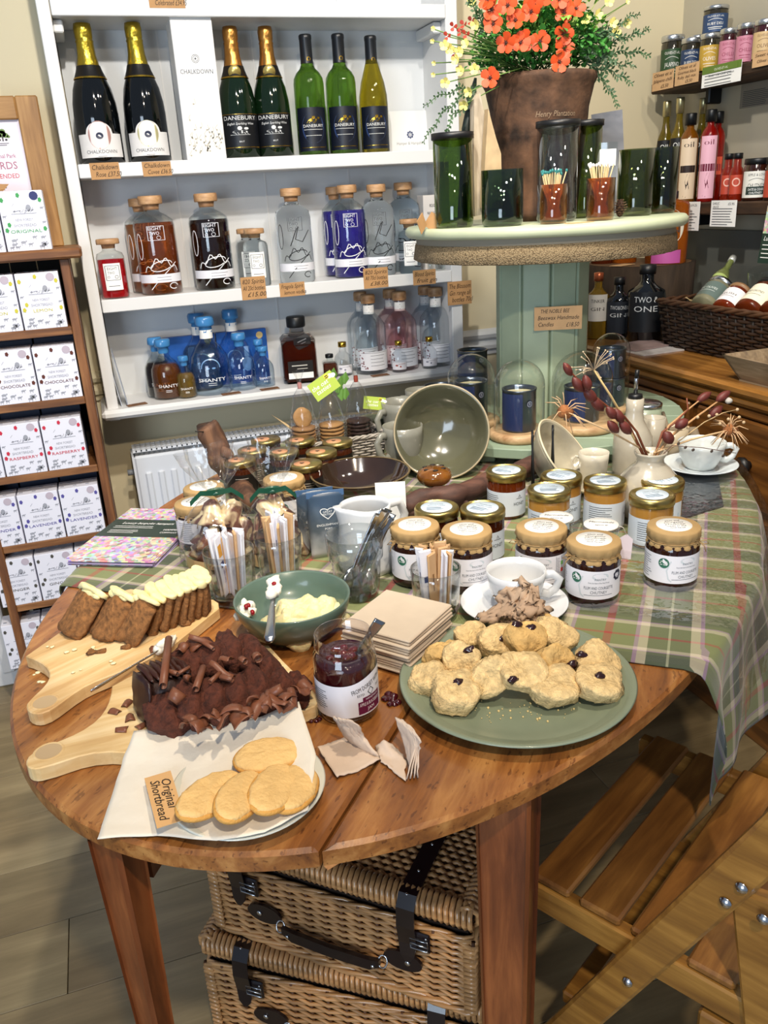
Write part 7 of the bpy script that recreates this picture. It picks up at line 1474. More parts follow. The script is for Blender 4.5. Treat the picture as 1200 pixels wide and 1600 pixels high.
t, P_ = stem([(1035, 675), (1055, 660), (1075, 640), (1073, 622)], 0, 0, .0018, STR, 'pod_stem', 'upright red brown stem with folded pods near the vase mouth'); pods(t, P_, [(1065, 662, 20, -12, 1.4), (1044, 684, 12, 18, 1.5)], ym-.01)
t, P_ = stem([(1060, 690), (1100, 660), (1130, 645), (1152, 640)], 0, 0, .0010, mat('b59a70', .7), 'berry_stem', 'thin straw stem dotted with small round berries')
bs_ = MB()
for x, y in ((1152, 640), (1155, 652), (1138, 655), (1090, 652), (1108, 650), (1125, 662), (1162, 660), (1075, 668), (1120, 648)): bs_.blob(YP(x, y, ym-.004), .0030, 7, 5)
obj('berries', bs_, mat('bda27e', .7), t)
t, P_ = stem([(1050, 696), (1100, 700), (1150, 708)], -.02, -.05, .0008, mat('5d4438', .7), 'twig', 'thin dark twig with tiny leaves crossing in front of the teacup')
tw = MB()
for x, y in ((1071, 699), (1083, 703), (1060, 693), (1112, 705), (1130, 712), (1140, 706)): tw.blob(YP(x, y, ym-.035), (.0035, .001, .003), 6, 4)
obj('tiny_leaves', tw, mat('4c4038', .7), t)
# cream ribbed oil bottle with metal pourer, beakers behind
P = T(986, 742); P.z = TZ+.003; r = px(P, 60)/2; h = topz(P, 622)-P.z; t = thing('oil_bottle', 'ribbed cream stoneware oil bottle with steel pourer', 'bottle', P)
obj('body', MB().lathe([(0, 0), (r*.9, 0), (r, .01), (r*1.02, h*.35), (r*.95, h*.50), (r*.70, h*.62), (r*.48, h*.72), (r*.43, h*.85), (r*.44, h), (0, h)], 44, wob=lambda a, z: 1+.014*sin(z*420)), SPK, t)
zp = topz(P, 578)-P.z; obj('stopper', MB().lathe([(0, h), (r*.36, h), (r*.34, h+.008), (r*.12, h+.010), (0, h+.01)], 20), BLACK, t); obj('pourer', MB().tube([(0, 0, h+.008), (0, 0, zp-.018), (.0015, 0, zp-.014)], .0042, 10), STEEL, t); obj('pourer_tip', MB().tube([(0, 0, zp-.016), (.0015, 0, zp)], .0046, 10), BLACK, t)
def pot(x, y, w_px, ytop, m, label, flare=1.0, name='stoneware_beaker', band_=None, cat='beaker'):
    P = T(x, y); P.z = TZ+.003; r = px(P, w_px)/2; h = topz(P, ytop)-P.z; t = thing(name, label, cat, P)
    obj('body', MB().lathe([(0, .002), (r*.75/flare, 0), (r*.85/flare, .004), (r*.9/flare, h*.45), (r, h), (r-.0035, h), (r*.85/flare-.003, h*.4), (0, h*.15)], 40, wob=lambda a, z: 1+.010*sin(z*330)), m, t)
    if band_: obj('metal_lid', MB().lathe([(r*.5, h), (r*1.02, h), (r*1.02, h+.006), (r*.9, h+.009), (0, h+.009)], 32), band_, t)
    return t
pot(1018, 718, 36, 652, SPK, 'speckled flared beaker just right of the oil bottle', 1.1); pot(1005, 700, 48, 634, mat('8f9a84', .35, coat=.3), 'grey green lidded pot behind the speckled beaker', 1, 'lidded_pot', STEEL, 'pot')
pot(1050, 712, 44, 668, mat('b5a68c', .4, coat=.3), 'low sandy glazed dish behind the dried stems', 1.0, 'glazed_dish', None, 'dish')
dr = thing('driftwood_branch', 'pale driftwood stick lying far back among the pottery', 'driftwood', (0, 0, 0)); obj('trunk', drift([zd(1010, 668, .05), zd(1040, 672, .05), zd(1080, 676, .045), zd(1100, 690, .03)], [.010, .013, .013, .008], '', '', 21), mat('7a6c58', .8, var=.3, vs=20, bump=.5, bs=30), dr)
obj('stub', MB().tube([zd(1042, 668, .06), zd(1036, 645, .075)], [.006, .004], 8), mat('7a6c58', .8), dr)
# mugs behind the big olive bowl
MUG = mat('87867b', .3, var=.12, vs=25, coat=.4)
for i, (x, y, w_, yt, z, hg, lab) in enumerate(((632, 735, 62, 664, 0, 3.3, 'grey glazed mug lying left of the big olive bowl, lower one'), (630, 700, 62, 626, .0, 3.4, 'grey glazed mug with looped handle left of the big olive bowl, upper one'), (658, 680, 44, 608, 0, 3.0, 'small grey glass-like cup peeping over the big olive bowl'))):
    P = T(x, y); P.z = TZ+.003; cup(P, px(P, w_)/2, topz(P, yt)-P.z, MUG, lab, hg, 'stoneware_mug', None, 1.3)
P = T(690, 668); tt = tin(Vector((P.x, P.y, TZ+.003)), 54, topz(P, 602)-TZ-.003, 'dark tin with metal rim just behind the big olive bowl')
# biscuit basket
bq = T(530, 712); bk = thing('biscuit_basket', 'small grey white willow basket holding bags of biscuits', 'basket', (bq.x, bq.y, TZ+.003), .03)
WIL = mat('a79f94', .6, var=.3, vs=60); WIL2 = mat('6b6560', .6, var=.2, vs=60)
def wicker_box(parent, W, D, Hh, rows, stakes, m, m2, flare=0, r_=.0022, faces='FBLR', name='woven_side', over=1):
    seg = max(2, stakes)
    for fc in faces:
        mb = MB(); sk_ = MB()
        for k in range(rows):
            z = (k+.5)*Hh/rows; e = flare*z/Hh; hw = (W if fc in 'FB' else D)/2+e; pts = []; dd = (D if fc in 'FB' else W)/2+e
            for i in range(seg+1):
                s_ = -hw+2*hw*i/seg; o_ = (r_*1.0)*(1 if (i//1+k) % 2 else -1)*(1 if i % 2 == 0 or 1 else 0)*sin(pi/2+pi*0)
                o_ = r_*1.05*cos(pi*(i/1)+pi*k) if True else 0
                pts.append({'F': (s_, -dd-o_, z), 'B': (-s_, dd+o_, z), 'L': (-dd-o_, -s_, z), 'R': (dd+o_, s_, z)}[fc])
            mb.tube(pts, r_, 5)
        for i in range(stakes+1):
            s_ = -1+2*i/stakes; h0, h1 = (W if fc in 'FB' else D)/2, (W if fc in 'FB' else D)/2+flare; d0, d1 = (D if fc in 'FB' else W)/2, (D if fc in 'FB' else W)/2+flare
            a, b_ = {'F': ((s_*h0, -d0, 0), (s_*h1, -d1, Hh)), 'B': ((s_*h0, d0, 0), (s_*h1, d1, Hh)), 'L': ((-d0, s_*h0, 0), (-d1, s_*h1, Hh)), 'R': ((d0, s_*h0, 0), (d1, s_*h1, Hh))}[fc]; sk_.tube([a, b_], r_*.9, 5)
        stuff(obj(name, mb, m, parent)); stuff(obj('willow_stakes', sk_, m2, parent))
def rim(parent, W, D, z, m, r_=.004, n=3, name='woven_rim'):
    mb = MB()
    for k in range(n):
        pts = []; N2 = 88
        for i in range(N2):
            q = i/N2*2*(W+D)
            if q < W: p = (-W/2+q, -D/2)
            elif q < W+D: p = (W/2, -D/2+q-W)
            elif q < 2*W+D: p = (W/2-(q-W-D), D/2)
            else: p = (-W/2, D/2-(q-2*W-D))
            ph = i*.9+k*2*pi/n; v = Vector(p).normalized(); pts.append((p[0]+v.x*cos(ph)*r_*.8, p[1]+v.y*cos(ph)*r_*.8, z+sin(ph)*r_*.8))
        mb.tube(pts, r_*.75, 6, closed=True)
    return stuff(obj(name, mb, m, parent))
bw_ = px(bq, 128); hb = topz(bq, 676)-TZ-.003
wicker_box(bk, bw_*.9, .12, hb, 8, 12, WIL, WIL2, .008, .0022); rim(bk, bw_*.9+.016, .136, hb, WIL, .0035); obj('base', MB().box((0, 0, .004), (bw_*.9, .12, .004)), WIL2, bk)
tag(obj('straw_wisp', MB().tube([T(470, 680, TZ+.05), T(445, 662, TZ+.06), T(424, 648, TZ+.065)], [.006, .004, .0008], 6, flat=.3), mat('c0a67c', .8)), 'flat straw wisp poking out left of the biscuit basket', 'straw')
BISC = {0: mat('96704a', .8, bump=.6, bs=120), 1: mat('a9804f', .8, bump=.6, bs=120), 2: mat('2a150e', .7, bump=.6, bs=120)}
for b_i, (x, lab, yt, yb_) in enumerate(((474, 'left', 580, 668), (518, 'middle', 590, 668), (561, 'right', 570, 662))):
    P = YP(x, 668, bq.y); P.z = TZ+.030; r = px(P, 40)/2
    nb = 6
    for k in range(nb):
        t = thing('round_biscuit', '%s round biscuit in the %s cellophane bag of the basket' % ('dark chocolate' if b_i == 2 else 'golden', lab), 'biscuit', P+Vector((0, 0, .005+.0085*k)), k*.7, 'biscuits in the %s basket bag' % lab); obj('baked_disc', MB().blob((0, 0, 0), (r*(.98-.03*(k > 3)), r*.95, .0045), 20, 8, .001, 90, k+b_i*7, power=.6), BISC[b_i], t)
    if b_i == 0:
        t = thing('round_biscuit', 'golden round biscuit standing upright on top in the left bag', 'biscuit', P+Vector((0, 0, .072)), 0, rot=(1.3, 0, .2)); obj('baked_disc', MB().blob((0, 0, 0), (r*.8, r*.8, .0045), 20, 8, .001, 90, 5, power=.6), BISC[1], t)
    zt_ = topz(P, yt)-P.z; t = thing('cellophane_bag', 'clear cellophane bag of biscuits in the %s of the basket' % lab, 'bag', P)
    obj('cellophane', MB().lathe([(0, .0005), (r*1.08, .001), (r*1.10, .03), (r*1.05, .058), (r*.6, zt_*.68), (r*.14, zt_*.80), (r*.10, zt_*.84), (r*.25, zt_*.93), (r*.45, zt_)], 36, wob=lambda a, z: 1+.07*sin(a*5+z*70)), FILM, t)
    obj('tie', MB().lathe([(r*.16, zt_*.78), (r*.18, zt_*.82), (r*.16, zt_*.86)], 12), mat('8a3a2a' if b_i else 'b07c78', .5), t)
GT = mat('a9be45', .5)
for i, (x, y, w_, h_, rot_, lab) in enumerate(((506, 603, 44, 30, .55, 'lime green printed card with bee emblem tied to the left biscuit bag'), (585, 630, 34, 20, -.15, 'lime green printed card with bee emblem at the right of the basket'))):
    P = YP(x, y, bq.y-.05 if i == 0 else bq.y); t = thing('swing_tag', lab, 'tag', P, face(P)); t.rotation_euler = (-.2, -rot_, face(P)); a, b_ = px(P, w_), px(P, h_)
    c_ = obj('card', MB().box((0, 0, 0), (a, .001, b_)), GT, t); g = Print(y=-.0008); scrib(g, 'the oat', -a*.12, b_*.12, b_*.34); scrib(g, 'tasties', -a*.08, -b_*.14, b_*.34); g.disc(a*.36, b_*.26, b_*.16, 10, b_*.12); g.disc(a*.48, b_*.20, b_*.15, 10, b_*.12); obj('white_print', g.mb, WHITEP, c_)
    g = Print(y=-.001); g.disc(a*.26, b_*.34, b_*.14, 12); obj('bee_body', g.mb, mat('e3cf3a', .5), c_); g = Print(y=-.0012); g.line(a*.20, a*.32, b_*.36, b_*.05); g.line(a*.20, a*.32, b_*.27, b_*.05); obj('bee_stripe', g.mb, INK, c_)
lvs = MB()
for i in range(9): c = YP(530+random.uniform(-14, 14), 605+random.uniform(-14, 22), bq.y-.02); lvs.add([c, c+Vector((.012, .004, .012)), c+Vector((.004, 0, .03)), c+Vector((-.010, .004, .014))], [(0, 1, 2, 3)], False)
tag(obj('green_leaf_wrap', lvs, mat('5f8a3c', .5)), 'green paper leaves gathered above the middle biscuit bag', 'paper leaves')
tag(obj('green_carton', MB().box((0, 0, .03), (.06, .05, .06), bev=.001), mat('4c5240', .6), None, (T(595, 690).x, T(595, 690).y, TZ+.003), .1), 'dull green carton tucked behind the biscuit basket', 'box')
# ================================================================== wicker hampers under the table
WK = mat('ba8a58', .35, var=.5, vs=38, coat=.5, stretch=(.3, .3, 3)); WKD = mat('5b3517', .6, var=.2, vs=40); LEA = mat('191013', .28, var=.15, vs=30, coat=.4)
def hamper(cx, cy, z0, ang, W, D, H, label, strapx, lidh=.045, handle=True, straps=(True, True)):
    t = thing('wicker_hamper', label, 'hamper', (cx, cy, z0), ang, 'picnic hampers under the table')
    body = bpy.data.objects.new('basket_body', None); 
    bpy.data.objects.remove(body)
    wicker_box(t, W-.012, D-.012, H-lidh-.004, 23, 15, WK, WKD, .006, .0036, 'FLR')
    obj('inner_lining', MB().box((0, 0, (H-lidh)/2), (W-.022, D-.022, H-lidh-.002)), mat('241509', .9), t)
    for z, r_ in ((.006, .0050), (H-lidh-.008, .0045)): rim(t, W-.004, D-.004, z, WK, r_, 3)
    # corner posts wound with willow
    cpn = MB()
    for sx in (-1, 1):
        for k in range(16):
            z = .012+k*(H-lidh-.02)/16; cpn.tube([(sx*(W/2-.014), -D/2-.001, z), (sx*(W/2+.001), -D/2-.002, z+.002), (sx*(W/2+.001), -D/2+.016, z)], .0040, 5)
    stuff(obj('corner_winding', cpn, WK, t))
    lid = obj('lid', MB().box((0, 0, H-.012), (W-.01, D-.01, .014)), mat('3b2310', .9), t)
    # lid top weave and wrapped border
    mb = MB(); rows = 26
    for k in range(rows):
        y = -D/2+.014+(D-.028)*k/(rows-1); n = 46; mb.tube([(-W/2+.014+(W-.028)*i/n, y, H-.003+.0026*cos(pi*i+pi*k)) for i in range(n+1)], .0040, 5)
    stuff(obj('lid_weave', mb, WK, lid)); bd = MB()
    per = int(W/.0085)
    for i in range(per):
        x = -W/2+(i+.5)*W/per
        for sy in (-1,): bd.tube([(x-.002, sy*(D/2-.020), H+.0), (x, sy*(D/2-.010), H+.005), (x+.001, sy*(D/2+.004), H-.001), (x+.002, sy*(D/2+.007), H-.016), (x+.003, sy*(D/2+.001), H-.026)], .0043, 5)
    per = int(D/.0085)
    for i in range(per):
        y = -D/2+(i+.5)*D/per
        for sx in (-1, 1): bd.tube([(sx*(W/2-.020), y-.002, H), (sx*(W/2-.008), y, H+.005), (sx*(W/2+.005), y+.001, H-.002), (sx*(W/2+.006), y+.002, H-.018), (sx*(W/2-.001), y+.003, H-.026)], .0043, 5)
    stuff(obj('wrapped_border', bd, WK, lid))
    for i, sx in enumerate(strapx):
        if not straps[i]: continue
        s_ = MB(); pts = [(D/2*.3, H+.006), (0, H+.0075), (-D/2*.6, H+.008), (-D/2-.004, H+.007), (-D/2-.016, H-.010), (-D/2-.019, H-.04), (-D/2-.014, H-.075), (-D/2-.018, H-.105)]
        hw = [.0135]*7+[.0030]; hw[6] = .0135; pts.insert(7, (-D/2-.017, H-.095)); hw.insert(7, .0105); vs = []
        for (y, z), w_ in zip(pts, hw): vs += [(sx-w_, y, z), (sx+w_, y, z)]
        off = [(a, b_-.0022 if j < 8 else b_, c-.0022 if j < 8 else c) if 0 else (a, b_+(.0022 if j >= 8 else 0), c-(.0022 if j < 8 else 0)) for j, (a, b_, c) in enumerate(vs)]; k = len(vs)
        fs = [(2*j, 2*j+1, 2*j+3, 2*j+2) for j in range(k//2-1)]+[(k+2*j+2, k+2*j+3, k+2*j+1, k+2*j) for j in range(k//2-1)]+[(2*j, 2*j+2, k+2*j+2, k+2*j) for j in range(k//2-1)]+[(2*j+3, 2*j+1, k+2*j+1, k+2*j+3) for j in range(k//2-1)]
        s_.add(vs+off, fs); st = obj('leather_strap', s_, LEA, t)
        bk_ = MB().box((sx+.016, -D/2-.010, H-.068), (.034, .005, .034), bev=.002); obj('buckle_patch', bk_, LEA, t)
        obj('buckle', MB().tube([(sx+.005, -D/2-.015, H-.060), (sx+.031, -D/2-.015, H-.060), (sx+.031, -D/2-.015, H-.078), (sx+.005, -D/2-.015, H-.078)], .0016, 6, closed=True).tube([(sx+.005, -D/2-.015, H-.069), (sx+.031, -D/2-.016, H-.069)], .0013, 6), STEEL, t)
        rv = MB()
        for k in range(4): rv.blob((sx, -D/2*(.75-.35*k) if k < 3 else -D/2-.006, H+.0085), (.0022, .0022, .0012), 8, 5)
        for q in (-1, 1): rv.blob((sx+.016+.012*q, -D/2-.0135, H-.0565), (.002, .0012, .002), 8, 5)
        obj('rivet', rv, STEEL, t)
    if handle:
        hx = .115; hz = (H-lidh)*.50
        for q in (-1, 1):
            pc_ = [(q*hx+.030*cos(a)*(1.0), hz+.006+.017*sin(a)) for a in [2*pi*i/20 for i in range(20)]]; mb = MB(); vs = [(x, -D/2-.008, z) for x, z in pc_]+[(x, -D/2-.0125, z) for x, z in pc_]; n = 20
            mb.add(vs, [tuple(range(n)), tuple(reversed(range(n, 2*n)))]+[(i, (i+1) % n, n+(i+1) % n, n+i) for i in range(n)]); pt_ = obj('handle_patch', mb, LEA, t)
            rv = MB().blob((q*(hx+.008), -D/2-.0135, hz+.006), (.0045, .0018, .0045), 12, 6); obj('rivet', rv, STEEL, pt_)
            obj('handle_ring', MB().tube([(q*(hx-.030)+.007*cos(a), -D/2-.0155+.004*sin(a), hz-.004+.008*sin(a)) for a in [2*pi*i/16 for i in range(16)]], .0013, 6, closed=True), STEEL, t)
        hp = [(-hx+.034, hz-.006), (-hx+.05, hz-.013), (0, hz-.016), (hx-.05, hz-.013), (hx-.034, hz-.006)]; mb = MB(); vs = []
        for x, z in hp: w_ = .0095 if abs(x) < hx-.04 else .006; vs += [(x, -D/2-.014, z-w_), (x, -D/2-.014, z+w_), (x, -D/2-.021, z+w_), (x, -D/2-.021, z-w_)]
        mb.add(vs, [(4*j+k, 4*j+4+k, 4*j+4+(k+1) % 4, 4*j+(k+1) % 4) for j in range(4) for k in range(4)]+[(0, 1, 2, 3), (19, 18, 17, 16)]); hd = obj('carry_handle', mb, LEA, t)
        rv = MB()
        for x in (-hx+.044, hx-.044): rv.blob((x, -D/2-.022, hz-.013), (.003, .0015, .003), 10, 5)
        obj('rivet', rv, STEEL, hd)
    return t
HU = Vector((-.735, .678)).normalized(); HN = Vector((HU.y, -HU.x)); HN = HN if HN.y < 0 else -HN      # HU: along the front to the left, HN: outwards
ang_ = atan2(-HU.y, -HU.x)
fr_u = T(742, 1592, .222); W1_, D1_, H1_ = .435, .31, .195
c_u = Vector((fr_u.x, fr_u.y))+HU*(W1_/2)-HN*(D1_/2)
hamper(c_u.x, c_u.y, .222, ang_, W1_, D1_, H1_, 'upper wicker picnic hamper with black leather straps and handle', (-.155, .125), straps=(True, True))
HU2 = Vector((-.80, .60)).normalized(); HN2 = Vector((-.60, -.80)); fl = T(315, 1468, .215); W2_, D2_, H2_ = .46, .33, .213
c_l = Vector((fl.x, fl.y))-HU2*(W2_/2)-HN2*(D2_/2)
hamper(c_l.x, c_l.y, .004, atan2(.60*-1, .80), W2_, D2_, H2_, 'lower wicker picnic hamper sticking out under the upper one', (-.155, .165))
# ================================================================== folding slatted chair
CHW = wood('chair_acacia', '7d5526', 'b5853f', 0, 1.2, .35, 10, coat=.35, third='9a6d30', bump=.05); CHW2 = wood('chair_acacia_slat', '6b4520', 'a57438', 0, 1.2, .38, 10, coat=.3, axis='Y', third='875a2a', bump=.05)
SZ = .42; r0 = T(848, 1372, SZ); r1 = T(1010, 1462, SZ); Q = Vector((r1.x-r0.x, r1.y-r0.y)).normalized(); Sd = Vector((-Q.y, Q.x)); 
if Sd.x < 0: Sd = -Sd
rr_ = T(1160, 1207, SZ); CWd = (Vector((rr_.x, rr_.y))-Vector((r0.x, r0.y))).dot(Sd)
chr_ = thing('folding_chair', 'slatted brown wooden folding chair standing at the right of the table', 'chair', (r0.x, r0.y, 0), atan2(Q.y, Q.x))
# local x along the side rail (towards the viewer), local y across the seat (away)
RL = .50
for nm, y in (('side_rail', 0), ('side_rail', CWd)): obj(nm, MB().box((RL/2-.04, y, SZ-.028), (RL, .022, .045), bev=.003), CHW, chr_)
sw = .058; gp = .016
for i in range(6):
    obj('seat_slat', MB().box((.015+i*(sw+gp), CWd/2-.002, SZ+.001), (sw, CWd+.010, .013), bev=.0035), CHW2, chr_)
def inpl(x, y, off):          # picture point on the vertical plane of a side frame
    d = ray(x, y); n = Vector((Sd.x, Sd.y, 0)); p0 = Vector((r0.x, r0.y, 0))+n*off; return CAM+d*((p0-CAM).dot(n)/d.dot(n))
def tolocal(p): v = Vector((p.x-r0.x, p.y-r0.y)); return Vector((v.dot(Q), v.dot(Sd), p.z))
def bar(a, b_, w_, th, m, name='leg', y=None):
    a, b_ = Vector(a), Vector(b_); L = (b_-a).length; d = (b_-a).normalized(); ang = atan2(d.z, d.x); M_ = Matrix.Translation((a+b_)/2) @ Matrix.Rotation(-ang, 4, 'Y')
    return obj(name, MB().box((0, 0, 0), (L, th, w_), M_, bev=.004), m, chr_)
off = -.028
A1, A2 = tolocal(inpl(905, 1590, off)), tolocal(inpl(1190, 1330, off)); dA = (A2-A1); A0 = A1-dA*1.0; A0 = A1-dA*((A1.z-.01)/dA.z); A3 = A2+dA*1.0
lw_ = .046
bar(A0, A3, lw_, .020, CHW)
for x, y in ((1158, 1388), (1133, 1411), (980, 1535)):
    sc_ = MB(); p = tolocal(inpl(x, y, off-.012)); sc_.lathe([(0, .0035), (.0035, .003), (.0062, .0012), (.0070, 0)], 16, Matrix.Translation(p) @ Matrix.Rotation(pi/2, 4, 'X')); obj('bolt_head', sc_, STEEL, chr_)
B1, B2 = tolocal(inpl(1178, 1400, off+.018)), tolocal(inpl(1195, 1590, off+.018)); dB = B2-B1; B3 = B1+dB*((.01-B1.z)/dB.z); bar(B1-dB*.05, B3, lw_, .020, CHW)
sc_ = MB(); p = tolocal(inpl(1192, 1437, off-.004)); sc_.lathe([(0, .0035), (.0035, .003), (.0062, .0012), (.0070, 0)], 16, Matrix.Translation(p) @ Matrix.Rotation(pi/2, 4, 'X')); obj('bolt_head', sc_, STEEL, chr_)
dl = Vector((0, CWd+.05, 0)); bar(A0+dl, A3+dl, lw_, .020, CHW); bar(B1-dB*.05+dl-Vector((0, .03, 0)), B3+dl-Vector((0, .03, 0)), lw_, .020, CHW)
E1 = tolocal(inpl(945, 1492, off+.005)); E2 = tolocal(inpl(1168, 1588, off+.005))
obj('lower_rail', MB().box((RL*.80, CWd/2, SZ-.115), (.022, CWd, .030), bev=.003), CHW, chr_); obj('lower_rail', MB().box((RL*.10, CWd/2, SZ-.20), (.03, CWd, .022), bev=.003), CHW, chr_)
obj('side_rail', MB().box((RL*.72, -.006, SZ-.075), (RL*.52, .020, .040), bev=.004), CHW, chr_)
for q, x in ((0, RL+.10),):
    obj('back_slat', MB().box((x+.05, CWd/2, SZ+.38), (.014, CWd, .05), bev=.003), CHW2, chr_)
# ================================================================== goods on the right hand shelves
JX = 1.835
LIDM = mat('c9cccf', .25, .9)
def rjar(x, wpx, ytop, z, label, col, words, xw=JX, lid=LIDM, group='jars of olives on the upper wall shelf', body='2f2a1c', tint='e9e6dc', cat='jar', tall=False):
    c = XP(x, 110, xw); P = Vector((xw, c.y, z))
    for _ in range(6): P.y -= 0 if 0 else (x-proj((xw, P.y, z+.04))[0])*dep(P)/FPX*1.15
    r = px(P, wpx)/2; h = topz(P, ytop)-z; t = thing('olive_jar', label, cat, P, face(P), group)
    obj('glass_body', MB().lathe([(0, 0), (r*.9, 0), (r, .005), (r, h*.80), (r*.9, h*.86), (r*.9, h*.92)], 30), mat(body, .06, 0, .1, coat=.7), t)
    obj('lid', MB().lathe([(r*.96, h*.86), (r*1.02, h*.865), (r*1.02, h*.98), (r*.97, h), (0, h)], 32), lid, t)
    lb = patch(r*1.01, h*.08, h*.70, r*2.7, mat(col, .5), t); g = Print(r*1.016); g.text(words[0], 0, h*.61, h*.085, 0, r*1.4); g.text(words[1], 0, h*.36, h*.13, 0, r*1.3); g.stroke([(r*(-.6+1.2*i/8), h*(.48+.05*sin(pi*i/8))) for i in range(9)], .0012); g.line(-r*.6, r*.6, h*.24, .0016); g.line(-r*.5, r*.5, h*.18, .0012); obj('lettering', g.mb, mat(tint, .5), lb); return t, P, h, r
j1 = rjar(1049, 34, 56, zup, 'olive jar with dark green label at the shelf start', '2d4a2c', ('OLIVES-ET-AL', 'JALAPENO'))
j2 = rjar(1079, 31, 60, zup, 'olive jar with navy label beside the green labelled one', '233a5c', ('OLIVES-ET-AL', 'RUBY DELI'))
j2b = rjar(1088, 30, 56, zup, 'jar whose silver lid peeps over the navy labelled one', '7c2f2f', ('OLIVES-ET-AL', 'DELI'), xw=JX+.065)
j3 = rjar(1108, 30, 53, zup, 'jar with mustard yellow label in the middle of the shelf', 'bf9a3c', ('OLIVES-ET-AL', 'OLIVES'))
j4 = rjar(1137, 27, 45, zup, 'jar with pink label, the left of two pink ones', 'c47f92', ('OLIVES-ET-AL', 'CHILLI'), body='3a1218', tint='8b2f4a')
j5 = rjar(1164, 28, 37, zup, 'jar with pink label, the right of two pink ones', 'c47f92', ('OLIVES-ET-AL', 'CHILLI'), body='3a1218', tint='8b2f4a')
j6 = rjar(1194, 34, 31, zup, 'jar with beige label at the right picture edge', 'c9ab7c', ('OLIVES-ET-AL', 'OLIVES'), body='3a1218', tint='6b4a2a')
j7 = rjar(1118, 37, 10, zup+j3[2]*.98, 'jar with navy label stacked on top of the other jars', '2a4368', ('OLIVES-ET-AL', 'RUBY DELI'), xw=JX+.025)
def rcard(pts, xw, label, name='price_card', m=KRAFTL, lines=(), ink='3a2313', cat='price tag', band=None, micro=0):
    q = [XP(x, y, xw) for x, y in pts]; c = sum(q, Vector())/4; u = ((q[1]-q[0])+(q[2]-q[3])); w_ = u.length/2; h_ = ((q[3]-q[0]).length+(q[2]-q[1]).length)/2
    t = thing(name, label, cat, c, -pi/2); obj('card', MB().box((0, 0, 0), (w_, .0014, h_)), m, t)
    if band: g = Print(y=-.0010); g.rect(-w_/2, w_/2, h_*band[0], h_/2); obj('colour_band', g.mb, mat(band[1], .5), t)
    g = Print(y=-.0014); n = len(lines)
    for i, (s_, xx, zz, sz, hand) in enumerate(lines): g.text(s_, xx*w_, zz*h_, sz*h_, .25 if hand else 0, min(w_*.9, sz*h_*len(s_)*.55))
    if micro: g.micro(-w_*.42, w_*.42, h_*(.18 if not band else .05), -h_*.42, micro, .0018)
    obj('lettering', g.mb, mat(ink, .6), t); return t
XS = 1.776
rcard([(1019, 115), (1053, 107), (1052, 136), (1020, 144)], XS, 'kraft handwritten card at the left end of the upper shelf', lines=(('Olives et al', 0, .3, .26, 1), ('Jalapeno chilli', 0, .0, .26, 1), ('£5.50', .1, -.32, .26, 1)))
rcard([(1055, 104), (1092, 96), (1092, 127), (1055, 135)], XS-.002, 'kraft handwritten card second along the upper shelf', lines=(('Olives et al', 0, .34, .22, 1), ('Gourmet black', 0, .1, .22, 1), ('Ruby deli mix', 0, -.13, .22, 1), ('£5.50', .1, -.36, .22, 1)))
rcard([(1097, 109), (1159, 90), (1158, 125), (1097, 139)], XS-.003, 'white and green printed shelf sign below the yellow and pink jars', 'shelf_sign', WHITEP, (('Smile - the Chilli Queen', 0, .02, .15, 1),), 'sign' and '4b4e52', 'sign', (.14, '5f7a2e'), 4)
g = rcard([(1103, 109), (1153, 95), (1152, 104), (1103, 117)], XS-.0046, 'raised heading strip on the green part of the shelf sign', 'heading_strip', mat('5f7a2e', .5), (('OLIVES-ET-AL', 0, 0, .62, 0),), 'e9ecd8', 'sign')
rcard([(1177, 84), (1214, 74), (1214, 98), (1175, 107)], XS-.002, 'kraft handwritten card at the right end of the upper shelf', lines=(('Sweet chilli', 0, .25, .3, 1), ('Olives £5', 0, -.15, .3, 1)))
rcard([(1058, 315), (1093, 316), (1092, 362), (1058, 358)], XS, 'white printed price sheet left, partly behind the olive tumblers', m=WHITEP, lines=(('£4.25', .25, .38, .12, 0), ('Oil', -.2, .38, .12, 0)), ink='3c4046', micro=7)
rcard([(1111, 313), (1151, 313), (1149, 354), (1110, 354)], XS, 'white printed price sheet hanging under the red sauce bottles', m=WHITEP, lines=(('GARLIC', -.3, .38, .12, 0), ('£5.95', .3, .36, .13, 0), ('SAUCE', -.3, .25, .12, 0)), ink='3c4046', micro=7)
rcard([(1157, 137), (1215, 118), (1215, 160), (1157, 170)], XR-.004, 'faded grey notice in small print on the wall between the shelves', 'wall_notice', mat('8a8478', .7), ink='3e4148', cat='sign', micro=9)
